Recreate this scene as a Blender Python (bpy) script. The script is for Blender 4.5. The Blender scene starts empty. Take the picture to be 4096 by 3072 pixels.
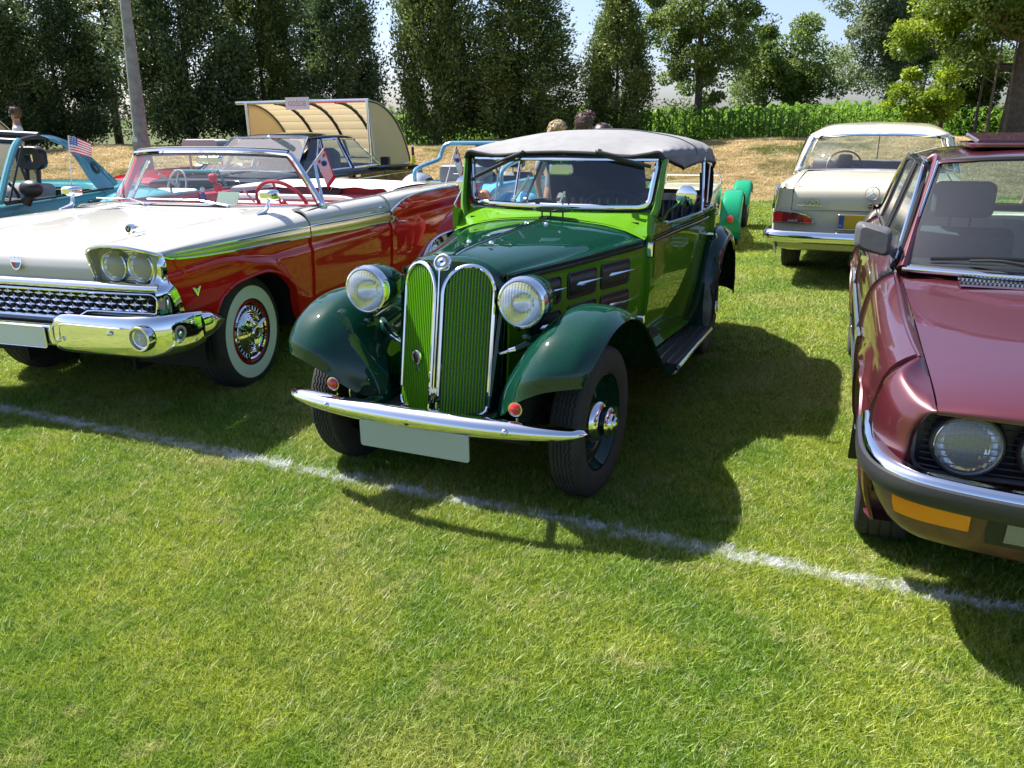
import bpy, bmesh, math, random
import numpy as np
from mathutils import Vector, Matrix
random.seed(7); RNG = np.random.default_rng(7)
SC = bpy.context.scene
COL = SC.collection
R = math.radians
# ---------------------------------------------------------------- camera
CAMH, PITCH, ROLL, FPX = 1.5677, R(18.357), R(-0.5416), 3180.64
cd = bpy.data.cameras.new('camera'); cam = bpy.data.objects.new('camera', cd); COL.objects.link(cam)
cd.sensor_width = 36; cd.sensor_fit = 'HORIZONTAL'; cd.lens = 36*FPX/4096; cd.clip_start = .05; cd.clip_end = 6000
_r0 = Vector((1, 0, 0)); _u0 = Vector((0, math.sin(PITCH), math.cos(PITCH))); _f = Vector((0, math.cos(PITCH), -math.sin(PITCH)))
_r = _r0*math.cos(ROLL)+_u0*math.sin(ROLL); _u = _u0*math.cos(ROLL)-_r0*math.sin(ROLL)
cam.matrix_world = Matrix(((_r.x, _u.x, -_f.x, 0), (_r.y, _u.y, -_f.y, 0), (_r.z, _u.z, -_f.z, CAMH), (0, 0, 0, 1)))
SC.camera = cam
# ---------------------------------------------------------------- world, sun, exposure
SUND = Vector((-.586, .408, 1.0)).normalized()      # direction towards the sun
SUN_EL = math.asin(SUND.z); SUN_AZ = math.atan2(SUND.x, SUND.y)
w = bpy.data.worlds.new('World'); SC.world = w; w.use_nodes = True
nt = w.node_tree; bg = nt.nodes['Background']
sky = nt.nodes.new('ShaderNodeTexSky'); sky.sky_type = 'NISHITA'; sky.sun_disc = False
sky.sun_elevation = SUN_EL; sky.sun_rotation = SUN_AZ; sky.air_density = .8; sky.dust_density = 1.9; sky.ozone_density = 4.0
tint = nt.nodes.new('ShaderNodeMix'); tint.data_type = 'RGBA'; tint.blend_type = 'MULTIPLY'; tint.inputs[0].default_value = 1; tint.inputs[7].default_value = (1.03, .98, 1.0, 1)
nt.links.new(sky.outputs[0], tint.inputs[6]); nt.links.new(tint.outputs[2], bg.inputs[0]); bg.inputs[1].default_value = 0.090
sl = bpy.data.lights.new('sun', 'SUN'); so = bpy.data.objects.new('sun', sl); COL.objects.link(so)
sl.energy = 4.7; sl.angle = R(.53); sl.color = (1.0, .955, .88)
so.rotation_euler = SUND.to_track_quat('Z', 'Y').to_euler(); so.location = (-6, 6, 12)
SC.view_settings.view_transform = 'Standard'; SC.view_settings.look = 'None'; SC.view_settings.gamma = 1
SC.view_settings.exposure = 1.38; SC.view_settings.use_curve_mapping = False
SC.render.engine = 'CYCLES'
cy = SC.cycles; cy.max_bounces = 9; cy.transparent_max_bounces = 16; cy.transmission_bounces = 6; cy.glossy_bounces = 4; cy.diffuse_bounces = 3
cy.caustics_reflective = False; cy.caustics_refractive = False; cy.use_denoising = True; cy.sample_clamp_indirect = 8

# ---------------------------------------------------------------- helpers
def catm(P, n, closed=False):
    """Catmull-Rom through control rows P (k, ...) -> n samples"""
    P = np.asarray(P, float); k = len(P)
    if closed:
        t = np.linspace(0, k, n, endpoint=False); i = np.floor(t).astype(int); f = t-i
        a, b, c, d = P[(i-1) % k], P[i % k], P[(i+1) % k], P[(i+2) % k]
    else:
        t = np.linspace(0, k-1, n); i = np.minimum(np.floor(t).astype(int), k-2); f = t-i
        E = np.concatenate([[2*P[0]-P[1]], P, [2*P[-1]-P[-2]]])
        a, b, c, d = E[i], E[i+1], E[i+2], E[i+3]
    f = f.reshape((-1,)+(1,)*(P.ndim-1))
    return .5*((2*b)+(c-a)*f+(2*a-5*b+4*c-d)*f**2+(3*b-a-3*c+d)*f**3)

def surf(T, nu, nv):
    """control table (ku,kv,3) -> dense grid (nu,nv,3)"""
    T = np.asarray(T, float)
    A = catm(T, nu); return np.swapaxes(catm(np.swapaxes(A, 0, 1), nv), 0, 1)

def lin(x, xs, ys):
    return np.interp(x, xs, ys)

def pch(x, xs, ys):
    """monotone cubic (pchip-like) interpolation"""
    xs = np.asarray(xs, float); ys = np.asarray(ys, float); x = np.asarray(x, float)
    h = np.diff(xs); d = np.diff(ys)/h; m = np.zeros(len(xs)); m[0] = d[0]; m[-1] = d[-1]
    for i in range(1, len(xs)-1):
        m[i] = 0 if d[i-1]*d[i] <= 0 else 2*d[i-1]*d[i]/(d[i-1]+d[i])
    xc = np.clip(x, xs[0], xs[-1]); i = np.clip(np.searchsorted(xs, xc, side='right')-1, 0, len(xs)-2)
    t = (xc-xs[i])/h[i]; t2, t3 = t*t, t*t*t
    return (2*t3-3*t2+1)*ys[i]+(t3-2*t2+t)*h[i]*m[i]+(-2*t3+3*t2)*ys[i+1]+(t3-t2)*h[i]*m[i+1]

class MB:
    def __init__(s): s.v = []; s.f = []; s.m = []; s.n = 0; s.col = None
    def add(s, V, F, mi=0):
        V = np.asarray(V, float).reshape(-1, 3); b = s.n; s.v.append(V); s.n += len(V)
        s.f += [tuple(int(i)+b for i in f) for f in F]; s.m += [mi]*len(F); return s
    def grid(s, P, cu=False, cv=False, mi=0, flip=False, keep=None):
        P = np.asarray(P, float); nu, nv = P.shape[:2]; F = []
        for i in range(nu if cu else nu-1):
            for j in range(nv if cv else nv-1):
                if keep is not None and not keep[i, j]: continue
                a, b, c, d = i*nv+j, ((i+1) % nu)*nv+j, ((i+1) % nu)*nv+(j+1) % nv, i*nv+(j+1) % nv
                F.append((a, d, c, b) if flip else (a, b, c, d))
        return s.add(P.reshape(-1, 3), F, mi)
    def box(s, c, d, mi=0, M=None):
        x, y, z = np.array(d)/2.
        V = np.array([(-x, -y, -z), (x, -y, -z), (x, y, -z), (-x, y, -z), (-x, -y, z), (x, -y, z), (x, y, z), (-x, y, z)])
        if M is not None: V = V@np.array(M)[:3, :3].T
        return s.add(V+np.array(c), [(3, 2, 1, 0), (4, 5, 6, 7), (0, 1, 5, 4), (1, 2, 6, 5), (2, 3, 7, 6), (3, 0, 4, 7)], mi)
    def tube(s, pts, r, seg=8, mi=0, closed=False, cap=True, sq=None):
        """sweep; r scalar or per point; sq=(a,b) scales in frame"""
        P = np.asarray(pts, float); n = len(P); r = np.broadcast_to(np.asarray(r, float), (n,))
        if closed: T = np.roll(P, -1, 0)-np.roll(P, 1, 0)
        else: T = np.gradient(P, axis=0)
        T /= np.linalg.norm(T, axis=1)[:, None]+1e-12
        ref = np.array([0, 0, 1.]) if abs(T[0][2]) < .9 else np.array([1., 0, 0])
        N = np.zeros_like(P); v = ref-T[0]*(ref@T[0]); N[0] = v/np.linalg.norm(v)
        for i in range(1, n):
            v = N[i-1]-T[i]*(N[i-1]@T[i]); N[i] = v/(np.linalg.norm(v)+1e-12)
        B = np.cross(T, N); a = np.linspace(0, 2*np.pi, seg, endpoint=False)
        sa, sb = sq if sq else (1, 1)
        G = P[:, None]+r[:, None, None]*(sa*np.cos(a)[None, :, None]*N[:, None]+sb*np.sin(a)[None, :, None]*B[:, None])
        b = s.n; s.grid(G, cu=closed, cv=True, mi=mi)
        if cap and not closed:
            s.f += [tuple(b+j for j in range(seg-1, -1, -1)), tuple(b+(n-1)*seg+j for j in range(seg))]; s.m += [mi, mi]
        return s
    def lathe(s, prof, c, ax='x', seg=48, mi=0, closed=False):
        """prof [(t, r)] along axis; c centre; ax 'x','y','z' or a 3-vector"""
        prof = np.asarray(prof, float); a = np.linspace(0, 2*np.pi, seg, endpoint=False)
        A = {'x': (1, 0, 0), 'y': (0, 1, 0), 'z': (0, 0, 1)}.get(ax, ax) if isinstance(ax, str) else ax
        A = np.array(A, float); A /= np.linalg.norm(A); ref = np.array([0, 0, 1.]) if abs(A[2]) < .9 else np.array([0, 1., 0])
        N = np.cross(ref, A); N /= np.linalg.norm(N); B = np.cross(A, N)
        G = np.array(c)+prof[:, 0][:, None, None]*A+prof[:, 1][:, None, None]*(np.cos(a)[None, :, None]*N+np.sin(a)[None, :, None]*B)
        return s.grid(G, cu=closed, cv=True, mi=mi)
    def loft(s, loops, mi=0, cap=False, closed=True):
        L = np.asarray(loops, float); b = s.n; s.grid(L, cv=closed, mi=mi); k = L.shape[1]
        if cap:
            s.f += [tuple(b+j for j in range(k-1, -1, -1)), tuple(b+(len(L)-1)*k+j for j in range(k))]; s.m += [mi, mi]
        return s
    def mirror(s, ax=0):
        V = np.concatenate(s.v); W = V.copy(); W[:, ax] *= -1; n = s.n
        s.v = [V, W]; s.n = 2*n; s.f += [tuple(i+n for i in reversed(f)) for f in s.f]; s.m += list(s.m); return s
    def xf(s, M):
        V = np.concatenate(s.v); M = np.array(M); s.v = [V@M[:3, :3].T+M[:3, 3]]; return s
    def mesh(s, name, mats, smooth=True, ang=40):
        me = bpy.data.meshes.new(name); V = np.concatenate(s.v) if s.v else np.zeros((0, 3))
        me.from_pydata(V.tolist(), [], s.f)
        for m in (mats if isinstance(mats, (list, tuple)) else [mats]): me.materials.append(m)
        if len(me.polygons) == len(s.m): me.polygons.foreach_set('material_index', s.m)
        me.polygons.foreach_set('use_smooth', [bool(smooth)]*len(me.polygons))
        me.update()
        if smooth and ang is not None:
            try: me.set_sharp_from_angle(angle=R(ang))
            except Exception: pass
        return me
    def build(s, name, mats, parent=None, smooth=True, ang=40, **kw):
        o = bpy.data.objects.new(name, s.mesh(name, mats, smooth, ang)); COL.objects.link(o)
        if parent is not None: o.parent = parent
        for k, v in kw.items(): o[k] = v
        return o

def put(name, me, parent=None, loc=(0, 0, 0), rot=(0, 0, 0), scale=(1, 1, 1), **kw):
    o = bpy.data.objects.new(name, me); COL.objects.link(o); o.location = loc; o.rotation_euler = rot; o.scale = scale
    if parent is not None: o.parent = parent
    for k, v in kw.items(): o[k] = v
    return o

def thing(name, label, cat, loc=(0, 0, 0), rz=0, group=None):
    o = bpy.data.objects.new(name, None); COL.objects.link(o); o.location = loc; o.rotation_euler = (0, 0, rz)
    o.empty_display_size = .2; o['label'] = label; o['category'] = cat
    if group: o['group'] = group
    return o

def tag(o, label, cat, group=None):
    o['label'] = label; o['category'] = cat
    if group: o['group'] = group
    return o

def text(name, body, size, mat, parent, M, extrude=.001, align='CENTER', shear=0, sx=1):
    c = bpy.data.curves.new(name, 'FONT'); c.body = body; c.size = size; c.extrude = extrude; c.align_x = align; c.align_y = 'CENTER'; c.shear = shear
    c.resolution_u = 3; t = bpy.data.objects.new(name, c); COL.objects.link(t)
    dg = bpy.context.evaluated_depsgraph_get(); me = bpy.data.meshes.new_from_object(t.evaluated_get(dg))
    bpy.data.objects.remove(t); me.materials.clear(); me.materials.append(mat); me.transform(Matrix.Diagonal((sx, 1, 1, 1)))
    me.transform(M); return put(name, me, parent)

def frame(o, x, y):
    """matrix with origin o, local X -> x, local Y -> y"""
    x = Vector(x).normalized(); z = x.cross(Vector(y)).normalized(); y = z.cross(x)
    return Matrix(((x.x, y.x, z.x, o[0]), (x.y, y.y, z.y, o[1]), (x.z, y.z, z.z, o[2]), (0, 0, 0, 1)))

# ---------------------------------------------------------------- materials
def nodes(m): m.use_nodes = True; return m.node_tree, m.node_tree.nodes, m.node_tree.links
def mat(name, col, rough=.5, metal=0, coat=0, cr=.03, spec=.5, noise=0, nscale=8, bump=0, bscale=60, dirt=0, emis=None, es=0, rvar=0, alpha=None, sheen=0):
    m = bpy.data.materials.new(name); t, N, L = nodes(m); b = N['Principled BSDF']
    c = tuple(col)+(1,) if len(col) == 3 else col
    b.inputs['Base Color'].default_value = c; b.inputs['Roughness'].default_value = rough; b.inputs['Metallic'].default_value = metal
    b.inputs['Coat Weight'].default_value = coat; b.inputs['Coat Roughness'].default_value = cr; b.inputs['Specular IOR Level'].default_value = spec
    if sheen: b.inputs['Sheen Weight'].default_value = sheen
    if noise or bump or dirt or rvar:
        tc = N.new('ShaderNodeTexCoord')
    if noise or dirt:
        nz = N.new('ShaderNodeTexNoise'); nz.inputs['Scale'].default_value = nscale; nz.inputs['Detail'].default_value = 6; L.new(tc.outputs['Object'], nz.inputs['Vector'])
        mx = N.new('ShaderNodeMix'); mx.data_type = 'RGBA'; mx.inputs[6].default_value = c
        k = 1-noise if noise else 1
        mx.inputs[7].default_value = (c[0]*k, c[1]*k, c[2]*k, 1) if noise else (.25, .21, .15, 1)
        rp = N.new('ShaderNodeMapRange'); rp.inputs[1].default_value = .4; rp.inputs[2].default_value = .7; rp.inputs[4].default_value = 1 if noise else dirt
        L.new(nz.outputs[0], rp.inputs[0]); L.new(rp.outputs[0], mx.inputs[0]); L.new(mx.outputs[2], b.inputs['Base Color'])
    if rvar:
        n3 = N.new('ShaderNodeTexNoise'); n3.inputs['Scale'].default_value = 5; n3.inputs['Detail'].default_value = 5; L.new(tc.outputs['Object'], n3.inputs['Vector'])
        r3 = N.new('ShaderNodeMapRange'); r3.inputs[1].default_value = .3; r3.inputs[2].default_value = .75; r3.inputs[3].default_value = max(0, rough-rvar*.3); r3.inputs[4].default_value = rough+rvar
        L.new(n3.outputs[0], r3.inputs[0]); L.new(r3.outputs[0], b.inputs['Roughness'])
    if bump:
        n2 = N.new('ShaderNodeTexNoise'); n2.inputs['Scale'].default_value = bscale; n2.inputs['Detail'].default_value = 4; L.new(tc.outputs['Object'], n2.inputs['Vector'])
        bp = N.new('ShaderNodeBump'); bp.inputs['Strength'].default_value = bump; bp.inputs['Distance'].default_value = .002; L.new(n2.outputs[0], bp.inputs['Height']); L.new(bp.outputs[0], b.inputs['Normal'])
    if es: b.inputs['Emission Color'].default_value = tuple(emis)+(1,); b.inputs['Emission Strength'].default_value = es
    return m

def paint(name, col, metal=0., rough=.35, flake=0):
    """coated car paint with faint waviness and a thin film of dust"""
    m = mat(name, col, rough, metal, coat=1, cr=.01, spec=.5 if metal else 0); t, N, L = nodes(m); b = N['Principled BSDF']
    tc = N.new('ShaderNodeTexCoord'); n = N.new('ShaderNodeTexNoise'); n.inputs['Scale'].default_value = 3.2; n.inputs['Detail'].default_value = 3; L.new(tc.outputs['Object'], n.inputs['Vector'])
    bp = N.new('ShaderNodeBump'); bp.inputs['Strength'].default_value = .2; bp.inputs['Distance'].default_value = .003; L.new(n.outputs[0], bp.inputs['Height']); L.new(bp.outputs[0], b.inputs['Coat Normal'])
    g = N.new('ShaderNodeTexNoise'); g.inputs['Scale'].default_value = 420; L.new(tc.outputs['Object'], g.inputs['Vector'])
    mr = N.new('ShaderNodeMapRange'); mr.inputs[1].default_value = .66; mr.inputs[2].default_value = .74; mr.inputs[4].default_value = .35; L.new(g.outputs[0], mr.inputs[0])
    mx = N.new('ShaderNodeMix'); mx.data_type = 'RGBA'; mx.inputs[6].default_value = tuple(col)+(1,); mx.inputs[7].default_value = (.30, .28, .22, 1) if not flake else tuple(min(1, c*2.2) for c in col)+(1,)
    L.new(mr.outputs[0], mx.inputs[0]); L.new(mx.outputs[2], b.inputs['Base Color'])
    n3 = N.new('ShaderNodeTexNoise'); n3.inputs['Scale'].default_value = 2.3; n3.inputs['Detail'].default_value = 6; L.new(tc.outputs['Object'], n3.inputs['Vector'])
    r3 = N.new('ShaderNodeMapRange'); r3.inputs[1].default_value = .35; r3.inputs[2].default_value = .75; r3.inputs[3].default_value = .004; r3.inputs[4].default_value = .022; L.new(n3.outputs[0], r3.inputs[0]); L.new(r3.outputs[0], b.inputs['Coat Roughness'])
    return m

def glass(name, tint=(.85, .93, .9), amt=1.0):
    m = bpy.data.materials.new(name); t, N, L = nodes(m); N.remove(N['Principled BSDF']); out = N['Material Output']
    tr = N.new('ShaderNodeBsdfTransparent'); tr.inputs[0].default_value = tuple(tint)+(1,); gl = N.new('ShaderNodeBsdfGlossy'); gl.inputs['Roughness'].default_value = .01
    fr = N.new('ShaderNodeLayerWeight'); fr.inputs[0].default_value = .5; pw = N.new('ShaderNodeMath'); pw.operation = 'POWER'; pw.inputs[1].default_value = 4.5; L.new(fr.outputs['Facing'], pw.inputs[0])
    ml = N.new('ShaderNodeMath'); ml.operation = 'MULTIPLY_ADD'; ml.inputs[1].default_value = .88; ml.inputs[2].default_value = .075*amt; ml.use_clamp = True
    L.new(pw.outputs[0], ml.inputs[0]); mx = N.new('ShaderNodeMixShader'); L.new(ml.outputs[0], mx.inputs[0]); L.new(tr.outputs[0], mx.inputs[1]); L.new(gl.outputs[0], mx.inputs[2])
    df = N.new('ShaderNodeBsdfDiffuse'); df.inputs[0].default_value = (.8, .8, .8, 1); m2 = N.new('ShaderNodeMixShader'); m2.inputs[0].default_value = .015; L.new(mx.outputs[0], m2.inputs[1]); L.new(df.outputs[0], m2.inputs[2])
    L.new(m2.outputs[0], out.inputs[0]); return m

def lensmat(name, tint=(.9, .93, .9), ribs=120, depth=.0015):
    """fluted headlamp glass over a reflector"""
    m = mat(name, tint, .08, 0, coat=1); t, N, L = nodes(m); b = N['Principled BSDF']
    b.inputs['Transmission Weight'].default_value = .78; b.inputs['IOR'].default_value = 1.25; b.inputs['Roughness'].default_value = .06
    tc = N.new('ShaderNodeTexCoord'); wv = N.new('ShaderNodeTexWave'); wv.wave_type = 'BANDS'; wv.bands_direction = 'X'; wv.inputs['Scale'].default_value = ribs/6.28; wv.inputs['Distortion'].default_value = .6; wv.inputs['Detail'].default_value = 0
    L.new(tc.outputs['Object'], wv.inputs['Vector']); bp = N.new('ShaderNodeBump'); bp.inputs['Strength'].default_value = .6; bp.inputs['Distance'].default_value = depth
    L.new(wv.outputs[0], bp.inputs['Height']); L.new(bp.outputs[0], b.inputs['Normal']); return m

CHROME = mat('chrome', (.86, .87, .88), .045, 1, rvar=.05)
DULLCHROME = mat('brushed_trim', (.70, .71, .72), .2, 1)
ALU = mat('aluminium_trim', (.72, .74, .77), .18, 1)
RUB = mat('tyre_rubber', (.028, .028, .03), .75, noise=.3, nscale=20, bump=.3, bscale=300)
RUBW = mat('whitewall_rubber', (.74, .78, .75), .6)
BLK = mat('black_plastic', (.018, .018, .02), .4)
DARK = mat('dark_underside', (.012, .012, .013), .9)
MATBLK = mat('black_seal', (.015, .015, .017), .6)
GREYPL = mat('grey_weathered_plastic', (.10, .10, .11), .45, noise=.2, nscale=30)
REDL = mat('red_lens', (.62, .02, .015), .12, coat=1)
ORL = mat('orange_lens', (.80, .25, .012), .15, coat=1)
CLR = lensmat('clear_lens', (.93, .95, .93), 150, .0025); CLR2 = lensmat('sealed_beam_lens', (.93, .95, .95), 90, .0008)
REFL = mat('lamp_reflector', (.86, .88, .90), .12, 1)
GLASS = glass('clear_glass', (.86, .93, .90)); GLASST = glass('tinted_glass', (.60, .74, .70), 1.2)
WHITEP = mat('white_plate', (.62, .66, .66), .35)
PLATEG = mat('pale_plate', (.36, .42, .39), .4)
BLUEP = mat('blue_plate_band', (.03, .08, .35), .35)
TAN = mat('tan_leather', (.45, .36, .26), .5, noise=.2)
# ================================================================ SETTING
def gh(x, y):
    """ground height: flat lawn, then a mown bank"""
    b0 = 16.0+.25*np.sin(x*.5)+(-.12)*(x-5)*.1; b1 = b0+4.6
    t = np.clip((y-b0)/(b1-b0), 0, 1); s = t*t*(3-2*t)
    return s*(1.0+.05*np.sin(x*.7+1)+.04*np.sin(x*1.9+y))+np.where(y > b1, .05*np.sin(x*.2), 0)
LA, LB = np.array([-2.969, 4.335]), np.array([1.685, 2.249])      # the chalk line, end to end
LD = (LB-LA)/np.linalg.norm(LB-LA); LN = np.array([-LD[1], LD[0]])

def lawn_mat():
    m = bpy.data.materials.new('lawn_soil_and_grass'); t, N, L = nodes(m); b = N['Principled BSDF']; b.inputs['Roughness'].default_value = .9; b.inputs['Specular IOR Level'].default_value = .2
    return m, t, N, L, b

def field_colour(N, L, straw=None):
    """patchy lawn colour from world position, shared by blades and soil; returns colour socket"""
    g = N.new('ShaderNodeNewGeometry')
    def noise(sc, det=4, dist=0):
        n = N.new('ShaderNodeTexNoise'); n.inputs['Scale'].default_value = sc; n.inputs['Detail'].default_value = det; n.inputs['Distortion'].default_value = dist; L.new(g.outputs['Position'], n.inputs['Vector']); return n.outputs[0]
    def ramp(s, a, b2, lo=0, hi=1):
        r = N.new('ShaderNodeMapRange'); r.inputs[1].default_value = a; r.inputs[2].default_value = b2; r.inputs[3].default_value = lo; r.inputs[4].default_value = hi; L.new(s, r.inputs[0]); return r.outputs[0]
    def mix(f, a, b2):
        x = N.new('ShaderNodeMix'); x.data_type = 'RGBA'
        for i, v in ((6, a), (7, b2)):
            if isinstance(v, tuple): x.inputs[i].default_value = v+(1,)
            else: L.new(v, x.inputs[i])
        if isinstance(f, (int, float)): x.inputs[0].default_value = f
        else: L.new(f, x.inputs[0])
        return x.outputs[2]
    return g, noise, ramp, mix

def chalk_factor(N, L, g, noise):
    """distance to the chalk line in world space"""
    sx = N.new('ShaderNodeVectorMath'); sx.operation = 'SUBTRACT'; sx.inputs[1].default_value = (LA[0], LA[1], 0); L.new(g.outputs['Position'], sx.inputs[0])
    dp = N.new('ShaderNodeVectorMath'); dp.operation = 'DOT_PRODUCT'; dp.inputs[1].default_value = (LN[0], LN[1], 0); L.new(sx.outputs[0], dp.inputs[0])
    ab = N.new('ShaderNodeMath'); ab.operation = 'ABSOLUTE'; L.new(dp.outputs['Value'], ab.inputs[0])
    n1 = noise(26, 3); ad = N.new('ShaderNodeMath'); ad.operation = 'MULTIPLY_ADD'; ad.inputs[1].default_value = .17; L.new(n1, ad.inputs[0]); L.new(ab.outputs[0], ad.inputs[2])
    r = N.new('ShaderNodeMapRange'); r.inputs[1].default_value = .140; r.inputs[2].default_value = .098; r.inputs[3].default_value = 0; r.inputs[4].default_value = 1; L.new(ad.outputs[0], r.inputs[0])
    # worn along its length
    n2 = noise(9, 5, 1.5); r2 = N.new('ShaderNodeMapRange'); r2.inputs[1].default_value = .38; r2.inputs[2].default_value = .58; r2.inputs[3].default_value = .12; r2.inputs[4].default_value = 1; L.new(n2, r2.inputs[0])
    mm = N.new('ShaderNodeMath'); mm.operation = 'MULTIPLY'; L.new(r.outputs[0], mm.inputs[0]); L.new(r2.outputs[0], mm.inputs[1]); return mm.outputs[0]

m_lawn, t, N, L, b = lawn_mat(); g, noise, ramp, mix = field_colour(N, L)
sep = N.new('ShaderNodeSeparateXYZ'); L.new(g.outputs['Position'], sep.inputs[0])
c1 = mix(ramp(noise(1.1, 5), .35, .65), (.14, .21, .022), (.24, .28, .05))
c1 = mix(ramp(noise(40, 5), .35, .7), c1, (.19, .20, .06))
c1 = mix(ramp(noise(9, 5, 1), .52, .75), c1, (.055, .085, .016))
hay = mix(ramp(noise(2.6, 6, .8), .38, .62), (.38, .30, .15), (.55, .44, .24)); hay = mix(ramp(noise(24, 4, 2), .45, .7), hay, (.28, .24, .11)); hay = mix(ramp(noise(.9, 3), .56, .70), hay, (.17, .19, .05))
bk = N.new('ShaderNodeMath'); bk.operation = 'MULTIPLY_ADD'; bk.inputs[1].default_value = .5; L.new(noise(1.5, 4), bk.inputs[0]); L.new(sep.outputs[1], bk.inputs[2])
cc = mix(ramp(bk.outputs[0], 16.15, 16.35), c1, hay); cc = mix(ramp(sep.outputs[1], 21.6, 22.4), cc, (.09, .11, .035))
L.new(cc, b.inputs['Base Color'])
nb = noise(55, 6); bp = N.new('ShaderNodeBump'); bp.inputs['Strength'].default_value = .9; bp.inputs['Distance'].default_value = .04; L.new(nb, bp.inputs['Height']); L.new(bp.outputs[0], b.inputs['Normal'])
# ground sheet
xs = np.concatenate([[-900, -300, -120, -60, -35], np.arange(-24, 26.1, .25), [35, 60, 120, 300, 900]])
ys = np.concatenate([[-60, -20, -8, -3], np.arange(-1, 26.1, .2), [30, 40, 60, 100, 200, 500, 1500]])
X, Y = np.meshgrid(xs, ys, indexing='ij'); Z = gh(X, Y)
MB().grid(np.stack([X, Y, Z], -1)).build('ground', m_lawn, ang=None, kind='structure', label='mown lawn rising to a dry hay-covered bank')

# ---- grass blades: tufts instanced over the lawn (one object, nobody could count it)
def blade_mat(name, hayish=False):
    m = bpy.data.materials.new(name); t, N, L = nodes(m); b = N['Principled BSDF']; g, noise, ramp, mix = field_colour(N, L)
    at = N.new('ShaderNodeAttribute'); at.attribute_name = 'tint'
    if not hayish:
        c = mix(ramp(noise(1.3, 5, .5), .40, .60), (.20, .34, .022), (.40, .47, .045))
        c = mix(ramp(noise(.7, 5, 1.2), .50, .66, 0, .75), c, (.50, .50, .14))
        c = mix(ramp(noise(16, 4, 1.0), .50, .66, 0, .6), c, (.11, .23, .015))
        c = mix(ramp(noise(5, 4, 1.5), .56, .72, 0, .7), c, (.62, .57, .24))
        c = mix(ramp(at.outputs['Fac'], .50, .80, 0, .8), c, (.64, .65, .30))
        c = mix(ramp(at.outputs['Fac'], .24, .10), c, (.06, .14, .010))
        ch = chalk_factor(N, L, g, noise); c = mix(ch, c, (.70, .73, .72))
    else:
        c = mix(ramp(noise(1.3, 4), .4, .62), (.62, .49, .27), (.46, .37, .17)); c = mix(ramp(at.outputs['Fac'], .4, 1), c, (.80, .67, .42)); c = mix(ramp(noise(.8, 3), .56, .68), c, (.16, .19, .04))
    L.new(c, b.inputs['Base Color']); b.inputs['Roughness'].default_value = .42; b.inputs['Specular IOR Level'].default_value = .4
    tl = N.new('ShaderNodeBsdfTranslucent'); L.new(c, tl.inputs[0]); ms = N.new('ShaderNodeMixShader'); ms.inputs[0].default_value = .38
    L.new(b.outputs[0], ms.inputs[1]); L.new(tl.outputs[0], ms.inputs[2]); L.new(ms.outputs[0], N['Material Output'].inputs[0]); return m
M_BLADE = blade_mat('grass_blade'); M_HAY = blade_mat('dry_hay', True)

def tuft(name, n, rad, hmin, hmax, wd, mtl, seed, lean=.5, seg=2):
    r = np.random.default_rng(seed); a = r.uniform(0, 6.283, n); d = rad*np.sqrt(r.uniform(0, 1, n)); h = r.uniform(hmin, hmax, n)*r.uniform(.6, 1, n)
    bx, by = d*np.cos(a), d*np.sin(a); la = r.uniform(0, 6.283, n); le = r.uniform(.15, 1, n)*lean*h*1.6; w = wd*r.uniform(.6, 1.2, n); wa = r.uniform(0, 6.283, n)
    V = []; F = []; ks = np.linspace(0, 1, seg+1)
    P = []
    for k in ks:
        px = bx+np.cos(la)*le*k**1.8; py = by+np.sin(la)*le*k**1.8; pz = h*(k-.25*lean*k*k)
        ww = w*(1-k)**.6*(1 if k < 1 else 0)
        if k < 1: P.append(np.stack([px-np.cos(wa)*ww/2, py-np.sin(wa)*ww/2, pz], 1)); P.append(np.stack([px+np.cos(wa)*ww/2, py+np.sin(wa)*ww/2, pz], 1))
        else: P.append(np.stack([px, py, pz], 1))
    P = np.stack(P, 1); k = P.shape[1]; base = np.arange(n)*k
    for s_ in range(seg-1):
        o = 2*s_; F.append(np.stack([base+o, base+o+1, base+o+3, base+o+2], 1))
    me = bpy.data.meshes.new(name); q = [tuple(x) for f in F for x in f.tolist()]; q += [tuple(x) for x in np.stack([base+k-3, base+k-2, base+k-1], 1).tolist()]
    me.from_pydata(P.reshape(-1, 3).tolist(), [], q); at = me.attributes.new('tint', 'FLOAT', 'POINT')
    tv = np.clip(r.beta(1.6, 3.2, n), 0, 1); at.data.foreach_set('value', np.repeat(tv, k)); me.materials.append(mtl); return bpy.data.objects.new(name, me)

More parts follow.
